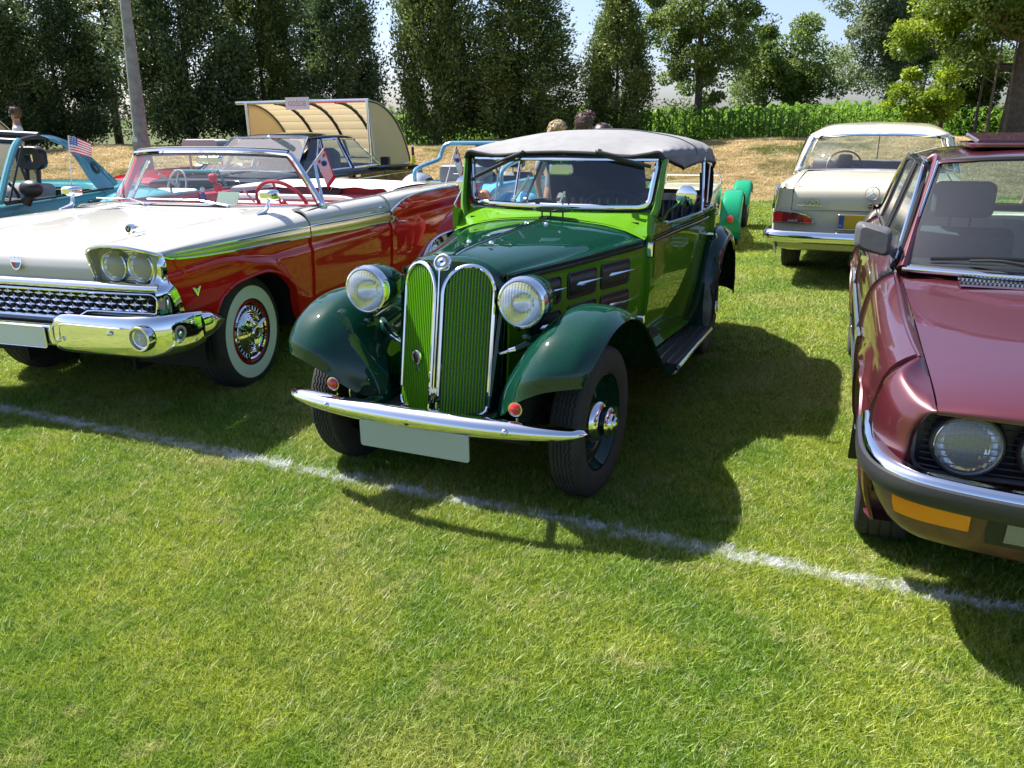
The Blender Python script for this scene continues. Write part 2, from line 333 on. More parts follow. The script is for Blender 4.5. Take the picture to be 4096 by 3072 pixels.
def scatter(name, pts, scl, tufts, seed, label):
    """one mesh of points whose geometry nodes instance tufts"""
    me = bpy.data.meshes.new(name); me.from_pydata(pts.tolist(), [], []); a = me.attributes.new('s', 'FLOAT', 'POINT'); a.data.foreach_set('value', scl)
    o = bpy.data.objects.new(name, me); COL.objects.link(o); o['kind'] = 'stuff'; o['label'] = label
    ng = bpy.data.node_groups.new(name+'_nodes', 'GeometryNodeTree'); ng.interface.new_socket('Geometry', in_out='INPUT', socket_type='NodeSocketGeometry'); ng.interface.new_socket('Geometry', in_out='OUTPUT', socket_type='NodeSocketGeometry')
    N = ng.nodes; L = ng.links; gi = N.new('NodeGroupInput'); go = N.new('NodeGroupOutput'); iop = N.new('GeometryNodeInstanceOnPoints'); jg = N.new('GeometryNodeGeometryToInstance')
    for tf in tufts:
        oi = N.new('GeometryNodeObjectInfo'); oi.inputs['Object'].default_value = tf; oi.inputs['As Instance'].default_value = True; L.new(oi.outputs['Geometry'], jg.inputs[0])
    L.new(gi.outputs[0], iop.inputs['Points']); L.new(jg.outputs[0], iop.inputs['Instance']); iop.inputs['Pick Instance'].default_value = True
    rv = N.new('FunctionNodeRandomValue'); rv.data_type = 'FLOAT_VECTOR'; rv.inputs[0].default_value = (-.06, -.06, 0); rv.inputs[1].default_value = (.06, .06, 6.283); L.new(rv.outputs[0], iop.inputs['Rotation'])
    ri = N.new('FunctionNodeRandomValue'); ri.data_type = 'INT'; ri.inputs[4].default_value = 0; ri.inputs[5].default_value = 999; L.new(ri.outputs[2], iop.inputs['Instance Index'])
    na = N.new('GeometryNodeInputNamedAttribute'); na.data_type = 'FLOAT'; na.inputs[0].default_value = 's'; L.new(na.outputs[0], iop.inputs['Scale']); L.new(iop.outputs[0], go.inputs[0])
    md = o.modifiers.new('tufts', 'NODES'); md.node_group = ng; return o

rg = np.random.default_rng(11)
def field(n, y0, y1, spread=.72, off=.3):
    y = rg.uniform(y0, y1, n); x = rg.uniform(-1, 1, n)*(y*spread+off); return np.stack([x, y, gh(x, y)-.002], 1)
TN = [tuft('near_tuft', 96, .080, .018, .046, .0031, M_BLADE, i, .75) for i in range(5)]
TN2 = [tuft('seeding_tuft', 14, .05, .05, .085, .0022, M_BLADE, 40+i, .5, 3) for i in range(3)]
TM = [tuft('mid_tuft', 90, .13, .018, .045, .0060, M_BLADE, 10+i, .7) for i in range(4)]
TF = [tuft('far_tuft', 80, .3, .02, .05, .014, M_BLADE, 20+i, .6) for i in range(3)]
TH = [tuft('hay_tuft', 90, .26, .02, .10, .013, M_HAY, 30+i, 1.5) for i in range(4)]
pn = field(26000, 1.1, 5.2); scatter('grass', pn, rg.uniform(.7, 1.25, len(pn)), TN, 1, 'short yellow-green lawn grass')
ps = field(1400, 1.2, 5.5)
md_ = np.abs((ps[:, :2]-LA)@LN); 
scatter('tall_grass', ps, rg.uniform(.6, 1.1, len(ps)), TN2, 2, 'thin seeding grass stems standing above the lawn')
pm = field(16000, 5.0, 10.5, .72, .6); scatter('mid_grass', pm, rg.uniform(.7, 1.2, len(pm)), TM, 3, 'lawn grass between the parked cars')
pf = field(9000, 10, 16.4, .74, .8); scatter('far_grass', pf, rg.uniform(.7, 1.1, len(pf)), TF, 4, 'lawn grass before the bank')
ph = field(17000, 16.1, 21.6, .76, 1.0); scatter('hay', ph, rg.uniform(.6, 1.2, len(ph)), TH, 5, 'dry mown hay lying on the bank')

# ================================================================ TREES
def leaf_mat(name, c0, c1, trans=.3, var=.35):
    m = bpy.data.materials.new(name); t, N, L = nodes(m); b = N['Principled BSDF']; at = N.new('ShaderNodeAttribute'); at.attribute_name = 'tint'
    mx = N.new('ShaderNodeMix'); mx.data_type = 'RGBA'; mx.inputs[6].default_value = c0+(1,); mx.inputs[7].default_value = c1+(1,); L.new(at.outputs['Fac'], mx.inputs[0]); L.new(mx.outputs[2], b.inputs['Base Color'])
    b.inputs['Roughness'].default_value = .42; b.inputs['Specular IOR Level'].default_value = .4; tl = N.new('ShaderNodeBsdfTranslucent'); L.new(mx.outputs[2], tl.inputs[0])
    ms = N.new('ShaderNodeMixShader'); ms.inputs[0].default_value = trans+.08; L.new(b.outputs[0], ms.inputs[1]); L.new(tl.outputs[0], ms.inputs[2]); L.new(ms.outputs[0], N['Material Output'].inputs[0]); return m
BARK = mat('bark', (.11, .085, .065), .9, noise=.5, nscale=12, bump=1, bscale=30)
L_THUJA = leaf_mat('thuja_foliage', (.045, .095, .028), (.25, .29, .07)); L_DARK = leaf_mat('dark_conifer_foliage', (.035, .080, .035), (.17, .22, .075))
L_DEC = leaf_mat('broad_leaf', (.06, .125, .025), (.27, .33, .08), .48); L_LITE = leaf_mat('yellow_green_leaf', (.15, .26, .02), (.38, .44, .04), .5); L_WILL = leaf_mat('grey_green_leaf', (.09, .14, .06), (.29, .34, .17), .42)

def leaves(pos, nrm, size, rnd, elong=1.0, droop=0.0, tint=None):
    """each leaf: a bent diamond of 2 triangles x2 -> V (n*5), F"""
    n = len(pos); a = rnd.normal(size=(n, 3)); d = nrm+a*.55; d[:, 2] -= droop; d /= np.linalg.norm(d, axis=1)[:, None]+1e-9
    s = np.cross(d, rnd.normal(size=(n, 3))); s /= np.linalg.norm(s, axis=1)[:, None]+1e-9; u = np.cross(d, s)
    L_ = size*rnd.uniform(.6, 1.3, n)[:, None]; W = L_*.34/elong**.5
    p0 = pos; p1 = pos+d*L_*.45*elong+s*W; p2 = pos+d*L_*elong-u*L_*.15; p3 = pos+d*L_*.45*elong-s*W
    V = np.stack([p0, p1, p2, p3], 1).reshape(-1, 3); b = np.arange(n)*4
    F = np.concatenate([np.stack([b, b+1, b+3], 1), np.stack([b+1, b+2, b+3], 1)])
    return V, F

def fast_mesh(name, V, F, mtl, tint=None):
    me = bpy.data.meshes.new(name); V = np.ascontiguousarray(V, np.float32); F = np.ascontiguousarray(F, np.int32)
    me.vertices.add(len(V)); me.vertices.foreach_set('co', V.ravel()); me.loops.add(F.size); me.loops.foreach_set('vertex_index', F.ravel())
    me.polygons.add(len(F)); me.polygons.foreach_set('loop_start', np.arange(0, F.size, 3, dtype=np.int32)); me.polygons.foreach_set('loop_total', np.full(len(F), 3, np.int32)); me.update(calc_edges=True)
    if tint is not None: at = me.attributes.new('tint', 'FLOAT', 'POINT'); at.data.foreach_set('value', np.ascontiguousarray(tint, np.float32))
    me.materials.append(mtl); return me

def conifer_crown(h, rad, seed, mtl, n=15000, base=.1, prof=None, size=.13):
    r = np.random.default_rng(seed); nb = 230
    # branch sprays: each a curved fan rising from the trunk
    bz = base+(h-base)*r.uniform(0, 1, nb)**1.2; ba = r.uniform(0, 6.283, nb); P = []; Nn = []; T = []
    lob = .16*np.sin(2*np.linspace(0, 6.283, 64)+r.uniform(0, 6))+.12*np.sin(5*np.linspace(0, 6.283, 64)+r.uniform(0, 6))
    for i in range(nb):
        k = (bz[i]-base)/(h-base); pr = (np.interp(k, [0, .1, .3, .55, .78, .92, 1], [.88, 1, .97, .80, .52, .28, .05]) if prof is None else np.interp(k, *prof))
        br = rad*pr*(1+np.interp(ba[i], np.linspace(0, 6.283, 64), lob))*r.uniform(.78, 1.18); m_ = int(n/nb*(.45+pr*.8)); tt = r.uniform(.25, 1, m_)**.55
        sp = r.normal(size=(m_, 3))*np.array([.15, .15, .20])*(.5+.5*tt[:, None])*rad**.5*.9
        d = np.array([np.cos(ba[i]), np.sin(ba[i]), 0]); p = d*(br*tt)[:, None]+np.array([0, 0, 1])*(bz[i]+.35*br*(tt**1.6))[:, None]+sp; p[:, 2] = np.clip(p[:, 2], .02, None)
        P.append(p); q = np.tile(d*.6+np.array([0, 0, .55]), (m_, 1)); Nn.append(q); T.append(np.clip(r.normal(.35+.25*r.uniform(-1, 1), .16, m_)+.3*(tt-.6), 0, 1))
    P = np.concatenate(P); Nn = np.concatenate(Nn); T = np.concatenate(T); V, F = leaves(P, Nn, size, r, 1.3, .1); return fast_mesh('crown', V, F, mtl, np.repeat(T, 4))

def trunk(h, r0, seed, limbs=6, fork=.35, spread=1.2, up=.8, thin=1):
    r = np.random.default_rng(seed); mb = MB(); P = np.array([(0, 0, -.1), (0, 0, h*.3), (.08*h*r.uniform(-1, 1)*.3, .05*h*r.uniform(-1, 1)*.3, h*.65), (0, 0, h)]); pts = catm(P, 10); mb.tube(pts, np.linspace(r0, r0*.25, 10), 9)
    ends = []
    for i in range(limbs):
        k = fork+(.95-fork)*i/max(1, limbs-1); b0 = pts[int(k*9)]; a = r.uniform(0, 6.283); ln = spread*(1.15-k*.6)*r.uniform(.7, 1.2); e = b0+np.array([np.cos(a)*ln, np.sin(a)*ln, up*ln])
        mid = (b0+e)/2+np.array([0, 0, -.1*ln]); q = catm([b0, mid, e], 7); mb.tube(q, np.linspace(r0*.4*(1.1-k*.5), r0*.08, 7)*thin, 6); ends.append(e)
        for j in range(2):
            a2 = a+r.uniform(-1, 1); e2 = q[4]+np.array([np.cos(a2), np.sin(a2), r.uniform(.2, .9)])*ln*.5; mb.tube(catm([q[4], (q[4]+e2)/2+(0, 0, .05), e2], 5), np.linspace(r0*.13, r0*.04, 5)*thin, 5); ends.append(e2)
    return mb, ends

def broad_crown(ends, rad, seed, mtl, n=14000, size=.12, c=(0, 0, 0), ext=(1, 1, 1), nclump=60, droop=.1, hollow=.35, flat=.7):
    r = np.random.default_rng(seed); P = []; Nn = []; T = []; ext = np.array(ext, float); c = np.array(c, float); cs = []
    for i in range(nclump):
        v = r.normal(size=3); v /= np.linalg.norm(v); cs.append(c+v*ext*r.uniform(hollow, 1))
    cs += [np.array(e) for e in ends]
    for q in cs:
        m_ = max(4, int(n/len(cs)*r.uniform(.4, 1.6))); cr = rad*r.uniform(.5, 1.25); v = r.normal(size=(m_, 3)); v /= np.linalg.norm(v, axis=1)[:, None]; p = q+v*cr*(r.uniform(0, 1, m_)**.4)[:, None]*np.array([1, 1, flat])
        P.append(p); Nn.append(v); T.append(np.clip(r.normal(r.uniform(.2, .7), .15, m_), 0, 1))
    P = np.concatenate(P); P[:, 2] = np.maximum(P[:, 2], .03); V, F = leaves(P, np.concatenate(Nn), size, r, 1.0, droop); return fast_mesh('crown', V, F, mtl, np.repeat(np.concatenate(T), 4))

def px2x(px, y): return (px-2048)/3180.64*(y*1.03)          # rough screen column -> x at depth y (layout aid)
def tree(name, label, cat, x, y, crown, tr, rz=0, sc=1, sz=None, group='trees on the bank'):
    t = thing(name, label, cat, (x, y, float(gh(np.array(x), np.array(y)))-.03), rz, group); t.scale = (sc, sc, sz or sc)
    put('crown', crown, t); tr.build('trunk', BARK, t); return t
CT = [conifer_crown(5.6, 1.25, 100, L_THUJA, 52000, size=.085), conifer_crown(5.9, 1.35, 101, L_THUJA, 52000, size=.085), conifer_crown(6.4, 1.4, 102, L_DARK, 52000, size=.085)]
def straight(h, r, s): 
    mb = MB(); rr = np.random.default_rng(s); mb.tube(catm([(0, 0, -.1), (rr.uniform(-.05, .05), 0, h*.4), (0, 0, h)], 8), np.linspace(r, r*.15, 8), 8); return mb
# x from screen columns (4096 px) at y~22
con = [(1785, 22.3, 0, .82, 'tall green thuja column right of the narrow gap beside the bike shelter', 2.0, 1.12),
       (2085, 22.2, 1, .98, 'broad pointed thuja just left of the sky gap above the green car', 4.1, .72),
       (1430, 22.8, 2, .80, 'tall dark thuja column rising behind the shelter end', 1.0, .84),
       (1150, 23.8, 1, .80, 'thuja behind the middle of the bike shelter', 3.3, .95),
       (880, 22.4, 2, .98, 'wide dark conifer right of the grey pole', 5.1, 1.02),
       (2440, 22.4, 0, .70, 'narrow thuja just right of the sky gap', .4, .70),
       (400, 22.8, 2, .82, 'dark conifer on the left behind the turquoise car', 2.6, .80),
       (190, 22.0, 2, .66, 'low dark conifer at the left edge behind the turquoise car', 1.6, .62)]
# leafy trees and bushes: x from screen columns at their depth
for px, y, k, s_, lb, rz, sz in con:
    tree('conifer_tree', lb, 'tree', px2x(px, y), y, CT[k], straight(4.2, .12, px), rz, s_, sz)
def btree(name, lab, px, y, h, r0, seed, mtl, rad, n, size, c, ext, nc=60, limbs=6, spread=1.2, sc=1, droop=.1, up=.8, fork=.35, hollow=.35, flat=.7):
    tr, ends = trunk(h, r0, seed, limbs, fork, spread, up); cr = broad_crown(ends, rad, seed+1, mtl, n, size, c, ext, nc, droop, hollow, flat)
    return tree(name, lab, 'tree', px2x(px, y), y, cr, tr, 0, sc)
btree('leafy_tree', 'airy broadleaf tree at the far left with sky showing between its branches', 60, 24, 5.5, .17, 201, L_DEC, .42, 22000, .085, (0, 0, 3.7), (2.4, 1.5, 2.3), 50, 9, 2.0, hollow=.45)
btree('leafy_tree', 'thin pale-leaved tree in the gap left of the grey pole', 600, 24.5, 5.2, .13, 205, L_WILL, .40, 22000, .08, (0, 0, 3.1), (1.7, 1.3, 2.9), 56, 8, 1.3, hollow=.2)
btree('leafy_tree', 'narrow leafy tree between the wide conifer and the dark thuja column', 1255, 25.0, 5.2, .13, 207, L_DEC, .42, 16000, .085, (0, 0, 3.2), (1.2, 1.1, 2.9), 44, 8, 1.2, hollow=.2)
btree('leafy_tree', 'open airy broadleaf tree right of the sky gap behind the green car', 2740, 23.0, 4.3, .13, 209, L_DEC, .38, 34000, .078, (0, 0, 2.45), (1.75, 1.2, 2.1), 72, 9, 1.5, hollow=.25)
btree('leafy_bush', 'dark bushy shrub with bare twigs above the maize', 3060, 28, 3.2, .10, 213, L_DEC, .45, 30000, .09, (0, 0, 1.75), (2.2, 1.2, 1.45), 60, 7, 1.2, hollow=.15)
btree('leafy_tree', 'grey-green rounded tree standing behind the maize', 3440, 31, 6.0, .2, 217, L_WILL, .58, 46000, .10, (0, 0, 3.7), (2.7, 1.7, 3.3), 96, 9, 1.8, droop=.35, hollow=.15)
btree('leafy_bush', 'bright yellow-green bush above the pale sedan roof', 3560, 21.8, 1.5, .05, 221, L_LITE, .24, 9000, .085, (0, 0, .80), (1.1, .7, .5), 26, 5, .7, droop=.3, hollow=.2)
btree('leafy_tree', 'thick-trunked big tree on the right edge shading the bank', 3915, 21.0, 5.5, .34, 225, L_DEC, .55, 60000, .095, (-.3, -.2, 3.9), (3.0, 1.9, 1.9), 100, 9, 2.4, up=.35, hollow=.1)
btree('leafy_tree', 'smaller leafy tree left of the big trunk with bright lit leaves', 3640, 22.5, 4.4, .08, 229, L_LITE, .42, 18000, .085, (0, 0, 3.0), (1.3, 1.0, 1.5), 40, 7, 1.1, hollow=.2)
btree('leafy_bush', 'dark undergrowth bush at the right edge beneath the big tree', 4080, 23.0, 1.8, .06, 233, L_DEC, .42, 20000, .09, (0, 0, 1.3), (2.3, .9, 1.3), 44, 5, .9, hollow=.1)
btree('leafy_bush', 'dark low bush between the thin trunks right of the maize', 3760, 24.5, 2.2, .06, 237, L_DEC, .42, 20000, .09, (0, 0, 1.5), (1.9, .9, 1.6), 44, 5, .9, hollow=.1)
for i, (px, y, lb) in enumerate([(3815, 20.6, 'thin bare stem left of the thick trunk'), (3770, 21.6, 'slender leaning sapling trunk left of the bare stem'), (3880, 20.4, 'crooked young trunk touching the thick trunk')]):
    tr, e_ = trunk(3.2, .045, 300+i, 3, .5, .8, .9); t_ = thing('sapling', lb, 'tree', (px2x(px, y), y, float(gh(np.array(px2x(px, y)), np.array(y)))-.03), i, 'thin trunks under the big tree'); tr.build('trunk', BARK, t_); put('crown', broad_crown(e_, .3, 310+i, L_DEC, 900, .12, (0, 0, 3.1), (.5, .5, .4), 6), t_)
# row of distant trees closing the far horizon
hz = MB(); rr = np.random.default_rng(5); P = []; Nn = []
for i in range(150):
    x = rr.uniform(-60, 80); y = rr.uniform(95, 125); q = rr.normal(size=(60, 3)); q /= np.linalg.norm(q, axis=1)[:, None]; P.append(np.array([x, y, 1.2])+q*np.array([3.5, 2, 2.2])*rr.uniform(.5, 1)); Nn.append(q)
V, F = leaves(np.concatenate(P), np.concatenate(Nn), 1.3, rr); o = put('distant_wood', fast_mesh('distant_wood', V, F, L_WILL, np.full(len(V), .6)), None, (0, 0, -1.0), kind='stuff', label='far hazy strip of trees on the horizon')

# ---- maize: plants one can tell apart in the front rows, the rest one mass
L_CORN = leaf_mat('maize_leaf', (.09, .21, .015), (.24, .40, .05), .45)
def maize(h, seed):
    r = np.random.default_rng(seed); mb = MB(); mb.tube([(0, 0, 0), (.01, 0, h*.5), (0, .01, h*.85)], [.014, .012, .005], 5)
    for i in range(9):
        z = h*(.08+.085*i); a = i*2.6+r.uniform(-.4, .4); ln = h*r.uniform(.42, .62)*(1 if i < 6 else .75); d = np.array([np.cos(a), np.sin(a), 0]); s = np.array([-d[1], d[0], 0]); up = .75 if i < 6 else 1.1
        ks = np.linspace(0, 1, 6); c = np.array([(d*ln*k*.8)+np.array([0, 0, z+ln*(up*k-1.0*k**2.4)]) for k in ks]); w = .034*np.array([.5, 1, 1.05, .9, .55, .05])
        mb.grid(np.stack([c-s*w[:, None], c+np.array([0, 0, -.012]), c+s*w[:, None]], 1))
    me = mb.mesh('maize', L_CORN, True, None); at = me.attributes.new('tint', 'FLOAT', 'POINT'); at.data.foreach_set('value', r.uniform(.1, .9, len(me.vertices))); return me
CM = [maize(1.0, 400+i) for i in range(6)]
rc = np.random.default_rng(77); k = 0; cols = np.concatenate([np.arange(2.75, 10.4, .2), [-3.2, -3.0, -2.8, 1.45, 1.65, 1.85, 2.05]])
for x in cols:
    for row in range(2 if x > 2 else 1):
        xx = x+rc.uniform(-.06, .06)+row*.1; yy = 21.9+row*.55+rc.uniform(-.08, .08) if x > 2.3 else 22.8
        if k >= 96: break
        o = put('maize_plant', CM[k % 6], None, (xx, yy, float(gh(np.array(xx), np.array(yy)))-.03), (0, 0, rc.uniform(0, 6.28)), (1, 1, rc.uniform(.82, 1.05)), label='green maize plant in the front rows along the top of the bank', category='maize plant', group='maize plants along the bank'); k += 1
pc = []
for row in range(2, 16): 
    for x in np.arange(-3.6, 16, .24): pc.append((x+rc.uniform(-.07, .07), 21.9+row*.55, float(gh(np.array(x), np.array(22.+row*.5)))-.03))
pc = np.array(pc); scatter('maize_field', pc, rc.uniform(.85, 1.05, len(pc)), [bpy.data.objects.new('maize_source', m_) for m_ in CM[:4]], 9, 'maize field stretching away behind the front rows')
# ================================================================ shared vehicle pieces
def tyre_mesh(name, Rr, W, rim, mats, zig=False, white=None, seg=180, blocks=False, groove=.006):
    """tyre about the local X axis; outer face at +x"""
    hw = W/2; t = np.linspace(-1, 1, 61 if zig or blocks else 25)
    # tread band
    xt = t*hw*.80; n = seg; a = np.linspace(0, 2*np.pi, n, endpoint=False)
    XX, AA = np.meshgrid(xt, a); RR = Rr-.010*(np.abs(XX)/(hw*.8))**3
    if zig:
        for g0 in (-.62, -.3, 0, .3, .62):
            zz = g0*hw*.8+.0045*(2*np.abs(((AA*n/(2*np.pi)/5.) % 1)-.5)*2-1); RR = np.where(np.abs(XX-zz) < .0028, RR-groove, RR)
    elif blocks:
        for g0 in (-.5, 0, .5): RR = np.where(np.abs(XX-g0*hw*.8) < .004, RR-groove, RR)
        RR = np.where((((AA*n/(2*np.pi)+np.abs(XX)*220) % 4) < 1) & (np.abs(XX) > hw*.1), RR-groove*.7, RR)
    else:
        for g0 in (-.5, 0, .5): RR = np.where(np.abs(XX-g0*hw*.8) < hw*.05, RR-groove, RR)
    mb = MB(); G = np.stack([XX, RR*np.cos(AA), RR*np.sin(AA)], -1); mb.grid(G, cu=True)
    side = [(.80, Rr-.010), (.90, Rr-.018), (.985, Rr-.045), (1.0, (Rr+rim)/2), (.93, rim+.018), (.80, rim)]
    for sg in (-1, 1):
        mb.lathe([(sg*hw*k, r) for k, r in side], (0, 0, 0), 'x', n)
    if white:
        mb.lathe([(hw*1.012, white[1]), (hw*1.03, (white[0]+white[1])/2), (hw*.99, white[0])], (0, 0, 0), 'x', 96, 1)
    return mb.mesh(name, mats, True, 50)

def wheel(parent, tyre, pos, parts, flip=False, steer=0, name='wheel'):
    w = bpy.data.objects.new(name, None); COL.objects.link(w); w.parent = parent; w.location = pos; w.rotation_euler = (0, 0, steer+(math.pi if flip else 0)); w.empty_display_size = .1
    put('tyre', tyre, w)
    for nm, me in parts: put(nm, me, w)
    return w

def rrect(w, h, r, n=6):
    P = []
    for cx, cy, a0 in ((w/2-r, h/2-r, 0), (-w/2+r, h/2-r, 90), (-w/2+r, -h/2+r, 180), (w/2-r, -h/2+r, 270)):
        for k in range(n+1): a = R(a0+90*k/n); P.append((cx+r*math.cos(a), cy+r*math.sin(a)))
    return np.array(P)

def slab(mb, loop, n, d, mi=0, bev=.0, mi2=None):
    """extrude closed 3d loop (k,3) along n by d, capped, small bevel on the outer edge"""
    L0 = np.asarray(loop, float); n = np.array(n, float); n /= np.linalg.norm(n); c = L0.mean(0)
    if bev:
        sc = 1-bev/np.maximum(np.linalg.norm(L0-c, axis=1), 1e-4)[:, None]
        mb.loft([L0, L0+n*(d-bev), c+(L0-c)*sc+n*d], mi, cap=False); b = mb.n; k = len(L0)
        mb.add(c+(L0-c)*sc+n*d, [tuple(range(k))], mi if mi2 is None else mi2)
    else: mb.loft([L0, L0+n*d], mi, cap=True)
    return mb

def panel(P, mb, keep=None, th=.012, mi=0, n=None, edges='all', flip=False):
    """surface grid plus a folded edge around its border"""
    mb.grid(P, mi=mi, keep=keep, flip=flip)
    if keep is not None: return mb
    gu = np.gradient(P, axis=0); gv = np.gradient(P, axis=1); N_ = np.cross(gu, gv); N_ /= np.linalg.norm(N_, axis=2)[..., None]+1e-12
    s = -1 if flip else 1
    B = np.concatenate([P[0, :-1], P[:-1, -1], P[-1, :0:-1], P[:0:-1, 0]]); NB = np.concatenate([N_[0, :-1], N_[:-1, -1], N_[-1, :0:-1], N_[:0:-1, 0]])
    mb.loft([B, B-s*NB*th], mi); return mb

def steering(name, c, tilt, r, mtl, parent, spokes=3, rim=.013):
    """steering wheel; driver side faces +y (car faces -y)"""
    mb = MB(); a = np.linspace(0, 2*np.pi, 40, endpoint=False); n = np.array([0, math.cos(tilt), math.sin(tilt)]); u = np.array([1., 0, 0]); v = np.cross(n, u); c = np.array(c)
    mb.tube(c+r*(np.cos(a)[:, None]*u+np.sin(a)[:, None]*v), rim, 8, closed=True)
    for i in range(spokes):
        b = R(90+i*360/spokes)+math.pi; mb.tube([c-n*.02, c+r*(math.cos(b)*u+math.sin(b)*v)*.98], .009, 6)
    mb.lathe([(-.03, .03), (.01, .035), (.02, 0)], c, n, 16); mb.tube([c-n*.02, c-n*.35-np.array([0, 0, 0])], .018, 8)
    return mb.build(name, mtl, parent)

def seat(parent, c, w, d, hgt, mtl, name='seat', tilt=.18, ribs=0, head=None, hm=None, th=.14, rz=0, sub=True):
    """cushion + back; c = front-bottom centre; faces -y"""
    s = MB(); cx, cy, cz = c
    s.loft([[(cx+px*k, cy+d/2+py*k2, cz+dz) for px, py in rrect(w, d, .07)] for k, k2, dz in ((.92, .92, 0), (1, 1, .03), (1, 1, .11), (.93, .93, .145))], cap=True)
    nb = ribs if ribs else 1
    n = 40 if ribs else 14; V = []
    us = np.linspace(-1, 1, n*2+1); vs = np.linspace(0, 1, 14); G = np.zeros((len(us), len(vs), 3)); H = np.zeros_like(G)
    for i, u in enumerate(us):
        rb = abs(math.sin(u*nb*math.pi/2))**.4*.016 if ribs else 0
        for j, v in enumerate(vs):
            e = (1-abs(u)**8)**.3; q = (1-abs(2*v-1)**8)**.35; x = cx+u*w/2; z = cz+.05+v*hgt*(.93+.07*e); y = cy+d-.02+tilt*v*hgt
            G[i, j] = (x, y-(th*.5+rb)*min(e, q), z); H[i, j] = (x, y+th*.5*min(e, q), z)
    s.grid(G); s.grid(H, flip=True)
    o = s.build(name, mtl, parent)
    if head:
        hw, hh = head; hb = MB(); z0 = cz+.05+hgt; y0 = cy+d-.02+tilt*(hgt+.1); L = rrect(hw, hh, .04)
        hb.loft([[(cx+px*k, y0+dy, z0+.05+hh/2+pz*k) for px, pz in L] for k, dy in ((.9, -.05), (1, -.03), (1, .03), (.9, .05))], cap=True)
        for sx in (-.05, .05): hb.tube([(cx+sx, y0, z0-.03), (cx+sx, y0, z0+.08)], .007, 6)
        hb.build('head_rest', hm or mtl, o)
    return o

# ================================================================ GREEN CABRIOLET
P_LIME = paint('lime_green_paint', (.10, .27, .012), rough=.4); P_DKG = paint('bottle_green_paint', (.003, .036, .023), rough=.4)
CLOTH = mat('grey_hood_canvas', (.22, .222, .225), .85, noise=.12, nscale=14, bump=.5, bscale=500); BLKIN = mat('black_interior', (.012, .012, .014), .75)
DKLEA = mat('dark_blue_leather', (.010, .011, .020), .4, coat=.25, cr=.2)
G = thing('cabriolet', 'lime and bottle green vintage cabriolet with twin kidney grille and grey canvas roof up', 'car', (-.194, 3.479, 0), R(-23.545))
ys_ = [-.16, -.1, .3, .7, 1.02, 1.5, 2.0, 2.4, 2.8, 3.1, 3.3]; xs_ = [.236, .245, .352, .463, .555, .605, .650, .660, .60, .46, .33]
def gx(y, z):
    x = pch(y, ys_, xs_); return x*(1-.10*np.clip((.74-np.asarray(z))/.42, 0, 1)**1.7)
belt = lambda y: pch(y, [-.2, 0, .5, 1.02, 1.5, 2.2, 2.8, 3.3], [.925, .928, .932, .947, .958, .962, .93, .80])
# bonnet: dark top, central hinge, folding shoulders
st = []
for y, zc, zs in ((-.125, 1.022, .93), (-.02, 1.036, .93), (.3, 1.045, .93), (.65, 1.053, .935), (.985, 1.060, .948)):
    xe = float(gx(y, .95)); st.append([(0, y, zc), (xe*.30, y, zc-.010), (xe*.58, y, zc-.026), (xe*.80, y, zc-.050), (xe*.93, y, zc-.078), (xe*1.0, y, (zs+.030)), (xe*1.005, y, zs)])
S = surf(st, 60, 34); S[-8:, :, 1] += (np.linspace(0, 1, 8)**2)[:, None]*(-.03)*(np.linspace(0, 1, 34)**3)[None]
for sg in (1, -1):
    P = S.copy(); P[..., 0] = P[..., 0]*sg+.0015*sg; mb = MB(); panel(P, mb, flip=sg < 0, th=.01); mb.build('bonnet_panel', P_DKG, G)
mb = MB(); mb.tube([(0, y, z) for y, z in zip(np.linspace(-.11, .98, 12), pch(np.linspace(-.11, .98, 12), [-.11, 0, .3, .65, .98], [1.026, 1.039, 1.048, 1.056, 1.063]))], .006, 8); mb.build('bonnet_hinge', DULLCHROME, G)
for y, sx in ((.12, 1), (.12, -1), (.80, 1), (.80, -1)):
    mb = MB(); mb.lathe([(0, .013), (.006, .012), (.011, .006), (.012, 0)], (.055*sx+.01, y, 1.046+.008*y), 'z', 14); mb.build('bonnet_catch', CHROME, G)
# belt moulding (black-green raised line)
for sg in (1, -1):
    yy = np.linspace(-.10, 3.0, 70); mb = MB(); mb.tube([(sg*(float(gx(y, .9))+.004), y, float(belt(y))) for y in yy], .013, 8, sq=(1, .7)); mb.build('belt_moulding', P_DKG, G)
    mb = MB(); mb.tube([(sg*(float(gx(y, .9))+.003), y, float(belt(y))+.024) for y in yy], .004, 6); mb.build('belt_bead', P_DKG, G)
